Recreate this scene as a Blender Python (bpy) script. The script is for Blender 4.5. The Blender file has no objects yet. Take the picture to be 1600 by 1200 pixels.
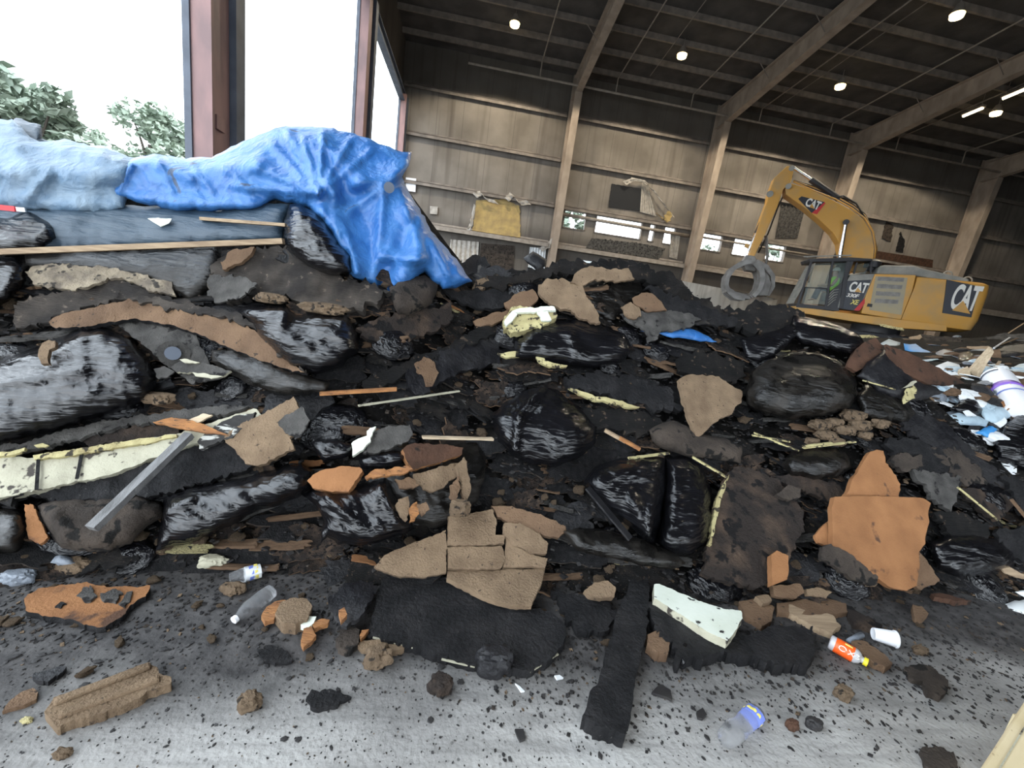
import bpy, bmesh, math, random
import numpy as np
from mathutils import Vector, Matrix, noise
from mathutils.geometry import delaunay_2d_cdt
random.seed(7)
sc = bpy.context.scene
col = sc.collection

# ---------------------------------------------------------------- camera
F, CX, CY, H = 650.0, 800.0, 600.0, 1.45          # focal length in pixels of a 1600x1200 frame, eye height
def _n(v):
    v = np.array(v, float); return v/np.linalg.norm(v)
_Z = -_n([380-CX, -(3640-CY), -F])
_xv = 735.0
_yv = CY+((_xv-CX)*_Z[0]-F*_Z[2])/_Z[1]
_Y = _n([_xv-CX, -(_yv-CY), -F]); _X = np.cross(_Y, _Z)
R = np.array([_X, _Y, _Z])
cam = bpy.data.cameras.new('camera'); camo = bpy.data.objects.new('camera', cam); col.objects.link(camo)
cam.sensor_fit = 'HORIZONTAL'; cam.sensor_width = 36.0; cam.lens = F/1600*36.0
cam.clip_start = 0.05; cam.clip_end = 500
camo.matrix_world = Matrix.Translation((0, 0, H)) @ Matrix([list(r) for r in R]).to_4x4()
sc.camera = camo
# ---------------------------------------------------------------- sky and exposure
w = bpy.data.worlds.new('sky'); sc.world = w; w.use_nodes = True
nt = w.node_tree; nt.nodes.clear()
wo = nt.nodes.new('ShaderNodeOutputWorld'); wb = nt.nodes.new('ShaderNodeBackground')
wtc = nt.nodes.new('ShaderNodeTexCoord'); wsep = nt.nodes.new('ShaderNodeSeparateXYZ'); wr = nt.nodes.new('ShaderNodeValToRGB')
nt.links.new(wtc.outputs['Generated'], wsep.inputs[0]); nt.links.new(wsep.outputs['Z'], wr.inputs[0])
wr.color_ramp.elements[0].position = 0.0; wr.color_ramp.elements[0].color = (0.86, 0.93, 1.0, 1)
wr.color_ramp.elements[1].position = 0.7; wr.color_ramp.elements[1].color = (0.80, 0.90, 1.0, 1)
nt.links.new(wr.outputs[0], wb.inputs[0]); wb.inputs[1].default_value = 4.2
nt.links.new(wb.outputs[0], wo.inputs[0])
sun = bpy.data.lights.new('sun', 'SUN'); sun.energy = 0.8; sun.angle = 0.6; sun.color = (1, .97, .92)
suno = bpy.data.objects.new('sun', sun); col.objects.link(suno)
suno.rotation_euler = Vector((-0.25, -0.75, 0.62)).to_track_quat('Z', 'Y').to_euler()
sc.view_settings.view_transform = 'Standard'; sc.view_settings.look = 'None'
sc.view_settings.gamma = 1; sc.view_settings.exposure = 0.33
sc.view_settings.use_curve_mapping = False

def ray(px, py): return R @ np.array([px-CX, -(py-CY), -F])
def atY(px, py, Y): r = ray(px, py); return Vector(r*Y/r[1]+[0, 0, H])
def atX(px, py, X): r = ray(px, py); return Vector(r*X/r[0]+[0, 0, H])
def atZ(px, py, Z=0.0): r = ray(px, py); return Vector(r*(Z-H)/r[2]+[0, 0, H])
CAMP = Vector((0, 0, H))

# ---------------------------------------------------------------- materials
def mat(name, c1, c2=None, scale=6.0, lo=.4, hi=.6, rough=.8, rough2=None, bump=.0, bscale=40.0, c3=None, s3=30.0, t3=.62, metal=0.0,
        stretch=(1, 1, 1), spec=.5, detail=6.0, coat=0.0, bstretch=None, trans=0.0, emit=None, estr=0.0, alpha=1.0, bdist=.02, dist=0.0, crumple=0.0, cscale=5.0):
    m = bpy.data.materials.new(name); m.use_nodes = True
    t = m.node_tree; N = t.nodes; L = t.links
    b = N['Principled BSDF']
    b.inputs['Roughness'].default_value = rough; b.inputs['Metallic'].default_value = metal
    b.inputs['Specular IOR Level'].default_value = spec
    b.inputs['Coat Weight'].default_value = coat
    b.inputs['Coat Roughness'].default_value = .15
    b.inputs['Transmission Weight'].default_value = trans
    b.inputs['Base Color'].default_value = (*c1, 1)
    if emit: b.inputs['Emission Color'].default_value = (*emit, 1); b.inputs['Emission Strength'].default_value = estr
    tc = N.new('ShaderNodeTexCoord')
    def noise_node(sca, st, det=detail):
        mp = N.new('ShaderNodeMapping'); mp.inputs['Scale'].default_value = st
        L.new(tc.outputs['Object'], mp.inputs[0])
        n = N.new('ShaderNodeTexNoise'); n.inputs['Scale'].default_value = sca; n.inputs['Detail'].default_value = det
        n.inputs['Distortion'].default_value = dist
        L.new(mp.outputs[0], n.inputs[0]); return n
    out = None
    if c2:
        n = noise_node(scale, stretch)
        r = N.new('ShaderNodeValToRGB'); r.color_ramp.elements[0].position = lo; r.color_ramp.elements[1].position = hi
        r.color_ramp.elements[0].color = (*c1, 1); r.color_ramp.elements[1].color = (*c2, 1)
        L.new(n.outputs[0], r.inputs[0]); out = r.outputs[0]
        if rough2 is not None:
            mr = N.new('ShaderNodeMapRange'); mr.inputs[1].default_value = lo; mr.inputs[2].default_value = hi
            mr.inputs[3].default_value = rough; mr.inputs[4].default_value = rough2
            L.new(n.outputs[0], mr.inputs[0]); L.new(mr.outputs[0], b.inputs['Roughness'])
    if c3:
        n3 = noise_node(s3, stretch, 4.0)
        r3 = N.new('ShaderNodeValToRGB'); r3.color_ramp.elements[0].position = t3; r3.color_ramp.elements[1].position = t3+.05
        r3.color_ramp.elements[0].color = (0, 0, 0, 1); r3.color_ramp.elements[1].color = (1, 1, 1, 1)
        L.new(n3.outputs[0], r3.inputs[0])
        mx = N.new('ShaderNodeMix'); mx.data_type = 'RGBA'
        L.new(r3.outputs[0], mx.inputs[0])
        if out: L.new(out, mx.inputs[6])
        else: mx.inputs[6].default_value = (*c1, 1)
        mx.inputs[7].default_value = (*c3, 1); out = mx.outputs[2]
    if out: L.new(out, b.inputs['Base Color'])
    if bump:
        n = noise_node(bscale, bstretch or stretch, 12.0); n.inputs['Roughness'].default_value = .62
        bp = N.new('ShaderNodeBump'); bp.inputs['Strength'].default_value = bump; bp.inputs['Distance'].default_value = bdist
        L.new(n.outputs[0], bp.inputs['Height']); L.new(bp.outputs[0], b.inputs['Normal'])
    if crumple:
        # sharp creases between facets, as in crushed plastic film
        wn = N.new('ShaderNodeTexNoise'); wn.inputs['Scale'].default_value = 2.5; wn.inputs['Detail'].default_value = 3; L.new(tc.outputs['Object'], wn.inputs[0])
        vm = N.new('ShaderNodeVectorMath'); vm.operation = 'MULTIPLY_ADD'; L.new(wn.outputs['Color'], vm.inputs[0]); vm.inputs[1].default_value = (.55, .55, .55)
        mp = N.new('ShaderNodeMapping'); mp.inputs['Scale'].default_value = bstretch or (1, 1, 1); L.new(tc.outputs['Object'], mp.inputs[0]); L.new(mp.outputs[0], vm.inputs[2])
        hs = None
        for sc_, am in ((cscale, 1.0), (cscale*2.7, .35)):
            v = N.new('ShaderNodeTexVoronoi'); v.inputs['Scale'].default_value = sc_; L.new(vm.outputs[0], v.inputs['Vector'])
            mu = N.new('ShaderNodeMath'); mu.operation = 'MULTIPLY_ADD'; L.new(v.outputs['Distance'], mu.inputs[0]); mu.inputs[1].default_value = am
            if hs: L.new(hs, mu.inputs[2])
            else: mu.inputs[2].default_value = 0
            hs = mu.outputs[0]
        b2 = N.new('ShaderNodeBump'); b2.inputs['Strength'].default_value = crumple; b2.inputs['Distance'].default_value = .05
        L.new(hs, b2.inputs['Height'])
        if bump: L.new(bp.outputs[0], b2.inputs['Normal'])
        L.new(b2.outputs[0], b.inputs['Normal'])
    return m
M = {}
M['fiber'] = mat('brown fibreboard', (.20, .125, .075), (.115, .07, .043), 5, .35, .7, .9, bump=.9, bscale=90, c3=(.05, .036, .028), s3=30, t3=.65, bdist=.012, spec=.25)
M['fiber_tan'] = mat('tan fibreboard', (.27, .19, .12), (.155, .105, .066), 8, .3, .7, .92, bump=1.0, bscale=90, c3=(.07, .05, .036), s3=42, t3=.66, bdist=.014, spec=.25)
M['fiber_orange'] = mat('orange fibreboard', (.33, .155, .066), (.21, .095, .040), 5, .3, .7, .9, bump=.6, bscale=80, c3=(.085, .045, .028), s3=7, t3=.60, bdist=.008, spec=.25)
M['fiber_red'] = mat('reddish fibreboard', (.095, .048, .030), (.045, .025, .017), 5, .35, .65, .9, bump=.8, bscale=50, bdist=.012, c3=(.02, .015, .012), s3=12, t3=.6, spec=.25)
M['fiber_dark'] = mat('soot stained fibreboard', (.026, .020, .017), (.105, .070, .048), 5, .45, .70, .9, bump=1.0, bscale=45, c3=(.008, .007, .007), s3=12, t3=.55, bdist=.02, spec=.25)
M['felt'] = mat('black roofing felt', (.005, .005, .006), (.020, .019, .020), 9, .4, .72, .8, bump=1.0, bscale=45, c3=(.07, .065, .06), s3=60, t3=.69, bdist=.02, rough2=.6, spec=.3)
M['felt_smooth'] = mat('worn black membrane', (.006, .006, .008), (.020, .019, .020), 4, .4, .7, .42, bump=.8, bscale=16, bdist=.02, rough2=.65, c3=(.07, .06, .055), s3=70, t3=.70, spec=.45)
M['bark'] = mat('layered torn felt', (.007, .0065, .0065), (.034, .028, .024), 3.5, .45, .68, .8, bump=1.0, bscale=14, bstretch=(1, 5, 9), bdist=.06, c3=(.12, .085, .06), s3=20, t3=.63, rough2=.6, spec=.3)
M['felt_grey'] = mat('grey felt', (.040, .038, .036), (.10, .095, .088), 8, .35, .65, .9, bump=1.0, bscale=80, bdist=.01, c3=(.012, .011, .011), s3=12, t3=.58, spec=.3)
M['felt_brown'] = mat('brown grey felt', (.030, .024, .020), (.085, .066, .052), 6, .35, .68, .92, bump=1.0, bscale=60, bdist=.016, c3=(.010, .009, .008), s3=12, t3=.56, spec=.3)
M['foam'] = mat('cream insulation foam', (.42, .40, .30), (.28, .26, .19), 7, .4, .75, .75, bump=.6, bscale=60, bdist=.01, c3=(.04, .032, .025), s3=16, t3=.59)
M['foam_yellow'] = mat('yellow foam', (.52, .46, .23), (.32, .26, .12), 14, .4, .7, .85, bump=1.0, bscale=70, bdist=.012, c3=(.04, .032, .02), s3=26, t3=.56)
M['foam_white'] = mat('white foam board', (.76, .80, .70), (.62, .66, .55), 6, .4, .75, .7, bump=.25, bscale=50, bdist=.004, c3=(.02, .02, .018), s3=22, t3=.645)
M['bag'] = mat('black bin bag plastic', (.0035, .0035, .0042), (.008, .008, .010), 3, .3, .7, .10, rough2=.24, bump=.22, bscale=9, bstretch=(.6, 1, 5), bdist=.03, spec=.6, dist=1.6, crumple=.33, cscale=5)
M['bag_dusty'] = mat('dusty bin bag plastic', (.006, .0055, .005), (.028, .024, .020), 5, .42, .75, .24, rough2=.6, bump=.4, bscale=9, bstretch=(.7, 1, 4), bdist=.03, spec=.5, dist=1.4, c3=(.05, .043, .037), s3=46, t3=.70, crumple=.28, cscale=4.5)
M['tarp'] = mat('blue tarpaulin', (.028, .125, .37), (.055, .19, .46), 5, .35, .7, .34, rough2=.5, bump=.35, bscale=22, bdist=.015, c3=(.05, .08, .14), s3=5, t3=.66, dist=1.0, crumple=.22, cscale=9)
M['tarp_old'] = mat('dusty blue tarpaulin', (.09, .17, .27), (.20, .28, .36), 4, .35, .65, .42, rough2=.55, bump=.5, bscale=12, bdist=.03, dist=1.0, crumple=.3, cscale=7)
M['slate_haze'] = mat('slate blue and haze tint', (.030, .055, .085), (.055, .085, .115), 3, .35, .65, .40, bump=.5, bscale=6, bdist=.04, bstretch=(.7, 1, 4), crumple=.2, cscale=4)  # slate colour, also used as blue lens haze over black plastic
M['bark_pale'] = mat('pale flaking roofing', (.035, .030, .027), (.12, .10, .083), 5, .4, .66, .8, bump=1.0, bscale=14, bstretch=(1, 4, 8), bdist=.05, c3=(.20, .16, .125), s3=20, t3=.64, spec=.3)
M['dust_panel'] = mat('dusty louvre panel', (.42, .35, .22), (.36, .32, .24), 4, .35, .65, .8)
M['flaked'] = mat('felt streaked with white flakes', (.02, .019, .018), (.05, .046, .042), 6, .4, .6, .85, bump=1.0, bscale=30, bdist=.02, stretch=(.5, 1, 2), c3=(.50, .50, .46), s3=16, t3=.52)
M['faced'] = mat('flaking tan facing', (.30, .25, .18), (.14, .115, .09), 10, .4, .62, .85, bump=1.0, bscale=30, bdist=.02, c3=(.04, .035, .03), s3=18, t3=.58, spec=.3)
M['wood'] = mat('weathered timber', (.42, .31, .20), (.27, .19, .12), 4, .35, .65, .8, bump=.5, bscale=20, stretch=(1, 12, 12), bdist=.01)
M['wood_pale'] = mat('pale split timber', (.58, .47, .33), (.42, .32, .21), 4, .35, .65, .8, bump=.5, bscale=20, stretch=(2, 8, 8), bdist=.01)
M['wood_orange'] = mat('orange splintered wood', (.47, .21, .07), (.28, .12, .045), 5, .35, .65, .8, bump=.9, bscale=25, stretch=(2, 8, 8), bdist=.015, c3=(.08, .045, .025), s3=12, t3=.62)
M['wood_grey'] = mat('grey timber', (.20, .20, .20), (.10, .10, .10), 5, .35, .65, .75, bump=.7, bscale=25, stretch=(6, 2, 2), bdist=.01)
M['dirt'] = mat('black debris dirt', (.0035, .0033, .0033), (.018, .0155, .0135), 7, .4, .70, .9, bump=1.0, bscale=22, bdist=.08, rough2=.7, spec=.2)
M['crumb'] = mat('black crumbs', (.012, .011, .012), (.030, .027, .025), 12, .4, .68, .7)
M['crumb_brown'] = mat('brown crumbs', (.13, .092, .060), (.22, .155, .10), 10, .4, .68, .95, bump=1.0, bscale=50, bdist=.02, c3=(.035, .028, .022), s3=30, t3=.57, spec=.2)
M['rust'] = mat('rusty red painted steel', (.34, .20, .19), (.22, .14, .14), 3, .35, .65, .6, stretch=(1, 1, .4))
M['steel_grey'] = mat('blue grey steel', (.11, .13, .17), (.075, .09, .12), 3, .35, .65, .6)
M['steel'] = mat('dusty building steel', (.42, .34, .27), (.30, .24, .19), 2.5, .35, .65, .75, stretch=(1, 1, .5))
M['girt'] = mat('sooty girt steel', (.27, .23, .195), (.17, .145, .125), 3, .35, .65, .75)
M['roofskin'] = mat('sooty roof insulation', (.062, .056, .052), (.10, .09, .082), 1.2, .35, .65, .9, bump=.3, bscale=3, bdist=.1)
M['pipe'] = mat('dusty pipe', (.36, .31, .26), (.25, .215, .18), 4, .35, .65, .7)
M['dark'] = mat('dark recess', (.012, .013, .016), rough=.8)
M['vinyl'] = mat('torn vinyl facing', (.52, .48, .43), (.33, .30, .26), 6, .35, .65, .6, bump=.8, bscale=14, bdist=.03)
M['insul'] = mat('yellow fibreglass batt', (.50, .36, .14), (.36, .26, .12), 3, .35, .65, .95, bump=.6, bscale=16, bdist=.03)
M['conc_wall'] = mat('pale push wall concrete', (.60, .59, .55), (.36, .34, .31), 1.5, .4, .75, .85, stretch=(3, 1, .35))
M['yellow'] = mat('dusty yellow machine paint', (.60, .31, .06), (.42, .29, .145), 1.6, .45, .8, .42, rough2=.7, bump=.05, bscale=20)
M['machine_black'] = mat('machine black paint', (.018, .018, .022), (.045, .043, .045), 3, .4, .7, .45, rough2=.7)
M['decal'] = mat('dark decal', (.022, .025, .035), rough=.45)
M['machine_grey'] = mat('dusty grey cover', (.22, .22, .20), (.33, .31, .27), 3, .35, .65, .75)
M['white'] = mat('white decal', (.80, .78, .72), rough=.5)
M['red'] = mat('red decal', (.55, .03, .03), rough=.5)
M['chrome'] = mat('cylinder rod', (.75, .75, .77), rough=.2, metal=1.0)
M['grapple'] = mat('worn grey steel', (.27, .26, .245), (.15, .14, .13), 3, .35, .65, .6, bump=.3, bscale=15)
M['hose'] = mat('black rubber hose', (.02, .018, .016), rough=.55)
M['hiviz'] = mat('green hi vis fabric', (.28, .65, .05), rough=.8)
M['skin'] = mat('skin', (.32, .19, .13), rough=.6)
M['navy'] = mat('dark trousers', (.03, .035, .05), rough=.9)
M['louvre'] = mat('grey dust louvre', (.20, .19, .18), (.30, .285, .26), 6, .35, .65, .8)
M['cream_paint'] = mat('cream dusty panel', (.62, .52, .33), (.52, .42, .24), 6, .35, .7, .75, c3=(.30, .22, .12), s3=40, t3=.66)
M['paper'] = mat('white paper', (.78, .80, .80), (.62, .65, .68), 6, .4, .7, .7)
M['plastic_white'] = mat('white plastic', (.82, .83, .86), rough=.35)
M['plastic_blue'] = mat('blue plastic', (.06, .32, .70), (.04, .22, .55), 8, .4, .7, .4, bump=.5, bscale=20)
M['plastic_pale'] = mat('pale blue plastic film', (.45, .58, .66), (.25, .33, .40), 6, .4, .7, .4, bump=.7, bscale=15)
M['plastic_grey'] = mat('grey plastic film', (.22, .25, .29), (.10, .11, .13), 6, .4, .7, .35, bump=.8, bscale=15)
M['label_orange'] = mat('orange label', (.85, .11, .015), rough=.4)
M['cap_yellow'] = mat('yellow cap', (.85, .70, .03), rough=.4)
M['label_blue'] = mat('blue label', (.16, .22, .60), rough=.4)
M['label_purple'] = mat('purple print', (.25, .13, .55), rough=.4)
M['label_yellow'] = mat('yellow print', (.75, .65, .15), rough=.4)
M['redplastic'] = mat('red plastic', (.65, .03, .04), rough=.4)
M['pet'] = mat('clear bottle plastic', (.92, .93, .95), rough=.12, trans=.92, bump=.6, bscale=40, bdist=.01)
M['pet'].node_tree.nodes['Principled BSDF'].inputs['IOR'].default_value = 1.2
M['milky'] = mat('milky bottle plastic', (.66, .66, .68), rough=.3, trans=.3)
M['glass'] = mat('cab glass', (.75, .85, .82), rough=.03, trans=.95); M['glass'].node_tree.nodes['Principled BSDF'].inputs['IOR'].default_value = 1.15
M['leaf'] = mat('green leaves', (.26, .32, .25), (.36, .42, .33), 1.5, .4, .6, .7)  # greens greyed and lightened, flare haze put into the leaf colour
M['trunk'] = mat('tree bark', (.10, .085, .07), rough=.9)
M['lampglow'] = mat('lamp glow', (1, .9, .6), emit=(1, .78, .36), estr=7)
M['tubeglow'] = mat('tube glow', (1, .9, .7), emit=(1, .85, .55), estr=5)
M['asphalt'] = mat('yard ground', (.25, .25, .24), (.17, .17, .16), .6, .4, .6, .9)

def ground_material():
    m = bpy.data.materials.new('dusty concrete floor'); m.use_nodes = True
    N = m.node_tree.nodes; L = m.node_tree.links; b = N['Principled BSDF']
    tc = N.new('ShaderNodeTexCoord')
    def nz(scale, st=(1, 1, 1), rot=0, det=8, dist=0):
        mp = N.new('ShaderNodeMapping'); mp.inputs['Scale'].default_value = st; mp.inputs['Rotation'].default_value = (0, 0, rot)
        L.new(tc.outputs['Object'], mp.inputs[0]); n = N.new('ShaderNodeTexNoise'); n.inputs['Scale'].default_value = scale
        n.inputs['Detail'].default_value = det; n.inputs['Distortion'].default_value = dist; L.new(mp.outputs[0], n.inputs[0]); return n
    def ramp(src, p0, p1, c0, c1):
        r = N.new('ShaderNodeValToRGB'); r.color_ramp.elements[0].position = p0; r.color_ramp.elements[1].position = p1
        r.color_ramp.elements[0].color = (*c0, 1); r.color_ramp.elements[1].color = (*c1, 1); L.new(src, r.inputs[0]); return r.outputs[0]
    def mix(f, a, c):
        x = N.new('ShaderNodeMix'); x.data_type = 'RGBA'; L.new(f, x.inputs[0]); L.new(a, x.inputs[6])
        if isinstance(c, tuple): x.inputs[7].default_value = (*c, 1)
        else: L.new(c, x.inputs[7])
        return x.outputs[2]
    base = ramp(nz(2.2, (1, 1, 1)).outputs[0], .35, .68, (.31, .30, .285), (.45, .44, .42))
    st = ramp(nz(3.0, (.7, 6, 1), -.25, 8, .4).outputs[0], .46, .68, (0, 0, 0), (.75, .75, .75))
    c = mix(st, base, (.22, .215, .205))
    fine = ramp(nz(60).outputs[0], .56, .72, (0, 0, 0), (.55, .55, .55))
    c = mix(fine, c, (.16, .15, .14))
    # soot dirt tracked out from the heap foot (worn patch with its own outline)
    sp = N.new('ShaderNodeSeparateXYZ'); L.new(tc.outputs['Object'], sp.inputs[0])
    pn = nz(1.6, (1, 1, 1), 0, 10)
    ad = N.new('ShaderNodeMath'); ad.operation = 'MULTIPLY_ADD'; L.new(pn.outputs[0], ad.inputs[0]); ad.inputs[1].default_value = .8; L.new(sp.outputs['Y'], ad.inputs[2])
    xx = N.new('ShaderNodeMath'); xx.operation = 'MULTIPLY_ADD'; L.new(sp.outputs['X'], xx.inputs[0]); xx.inputs[1].default_value = -.07; L.new(ad.outputs[0], xx.inputs[2])
    mr = N.new('ShaderNodeMapRange'); mr.inputs[1].default_value = 1.42; mr.inputs[2].default_value = 1.80; L.new(xx.outputs[0], mr.inputs[0])
    c = mix(mr.outputs[0], c, ramp(nz(14).outputs[0], .35, .7, (.028, .026, .026), (.085, .08, .078)))
    # crushed black flecks
    v = N.new('ShaderNodeTexVoronoi'); v.inputs['Scale'].default_value = 24; L.new(tc.outputs['Object'], v.inputs['Vector'])
    fl = ramp(v.outputs['Distance'], .10, .16, (1, 1, 1), (0, 0, 0))
    dn = ramp(nz(5).outputs[0], .45, .6, (0, 0, 0), (1, 1, 1))
    mm = N.new('ShaderNodeMath'); mm.operation = 'MULTIPLY'; L.new(fl, mm.inputs[0]); L.new(dn, mm.inputs[1])
    c = mix(mm.outputs[0], c, (.03, .028, .027))
    # expansion joint
    L.new(c, b.inputs['Base Color']); b.inputs['Roughness'].default_value = .8
    bp = N.new('ShaderNodeBump'); bp.inputs['Strength'].default_value = .5; bp.inputs['Distance'].default_value = .01
    L.new(nz(50).outputs[0], bp.inputs['Height']); L.new(bp.outputs[0], b.inputs['Normal'])
    return m
M['floor'] = ground_material()

def wall_material():
    m = bpy.data.materials.new('sooty insulated wall panel'); m.use_nodes = True
    N = m.node_tree.nodes; L = m.node_tree.links; b = N['Principled BSDF']
    tc = N.new('ShaderNodeTexCoord')
    n = N.new('ShaderNodeTexNoise'); n.inputs['Scale'].default_value = .45; n.inputs['Detail'].default_value = 8; L.new(tc.outputs['Object'], n.inputs[0])
    r = N.new('ShaderNodeValToRGB'); r.color_ramp.elements[0].position = .35; r.color_ramp.elements[1].position = .68
    r.color_ramp.elements[0].color = (.15, .130, .108, 1); r.color_ramp.elements[1].color = (.275, .245, .212, 1); L.new(n.outputs[0], r.inputs[0])
    # vertical soot streaks
    mp = N.new('ShaderNodeMapping'); mp.inputs['Scale'].default_value = (2.2, 1, .12); L.new(tc.outputs['Object'], mp.inputs[0])
    n2 = N.new('ShaderNodeTexNoise'); n2.inputs['Scale'].default_value = 1.3; n2.inputs['Detail'].default_value = 6; L.new(mp.outputs[0], n2.inputs[0])
    r2 = N.new('ShaderNodeValToRGB'); r2.color_ramp.elements[0].position = .52; r2.color_ramp.elements[1].position = .75
    r2.color_ramp.elements[0].color = (0, 0, 0, 1); r2.color_ramp.elements[1].color = (.8, .8, .8, 1); L.new(n2.outputs[0], r2.inputs[0])
    mx = N.new('ShaderNodeMix'); mx.data_type = 'RGBA'; L.new(r2.outputs[0], mx.inputs[0]); L.new(r.outputs[0], mx.inputs[6]); mx.inputs[7].default_value = (.11, .09, .075, 1)
    # vertical facing seams every 1.35 m
    sp = N.new('ShaderNodeSeparateXYZ'); L.new(tc.outputs['Object'], sp.inputs[0])
    pp = N.new('ShaderNodeMath'); pp.operation = 'PINGPONG'; pp.inputs[1].default_value = .67; L.new(sp.outputs['X'], pp.inputs[0])
    lt = N.new('ShaderNodeMath'); lt.operation = 'LESS_THAN'; lt.inputs[1].default_value = .012; L.new(pp.outputs[0], lt.inputs[0])
    sm = N.new('ShaderNodeMath'); sm.operation = 'MULTIPLY'; sm.inputs[1].default_value = .5; L.new(lt.outputs[0], sm.inputs[0])
    m2 = N.new('ShaderNodeMix'); m2.data_type = 'RGBA'; L.new(sm.outputs[0], m2.inputs[0]); L.new(mx.outputs[2], m2.inputs[6]); m2.inputs[7].default_value = (.06, .05, .045, 1)
    # darker band under the eave and darker strip low on the wall
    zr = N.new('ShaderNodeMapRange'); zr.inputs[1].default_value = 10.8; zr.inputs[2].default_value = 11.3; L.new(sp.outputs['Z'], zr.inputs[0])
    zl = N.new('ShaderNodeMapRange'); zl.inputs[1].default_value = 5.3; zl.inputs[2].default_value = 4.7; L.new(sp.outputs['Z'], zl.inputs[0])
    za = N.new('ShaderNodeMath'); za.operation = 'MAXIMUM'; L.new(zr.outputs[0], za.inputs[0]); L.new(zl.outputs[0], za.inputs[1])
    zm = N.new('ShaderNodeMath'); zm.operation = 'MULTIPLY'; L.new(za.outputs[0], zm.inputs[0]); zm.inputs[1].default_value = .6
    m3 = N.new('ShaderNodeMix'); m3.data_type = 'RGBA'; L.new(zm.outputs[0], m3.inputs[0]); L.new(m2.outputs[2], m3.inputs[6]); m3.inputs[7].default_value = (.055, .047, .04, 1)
    L.new(m3.outputs[2], b.inputs['Base Color']); b.inputs['Roughness'].default_value = .8
    bp = N.new('ShaderNodeBump'); bp.inputs['Strength'].default_value = .3; bp.inputs['Distance'].default_value = .1; L.new(n.outputs[0], bp.inputs['Height']); L.new(bp.outputs[0], b.inputs['Normal'])
    return m
M['wall'] = wall_material()

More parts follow.
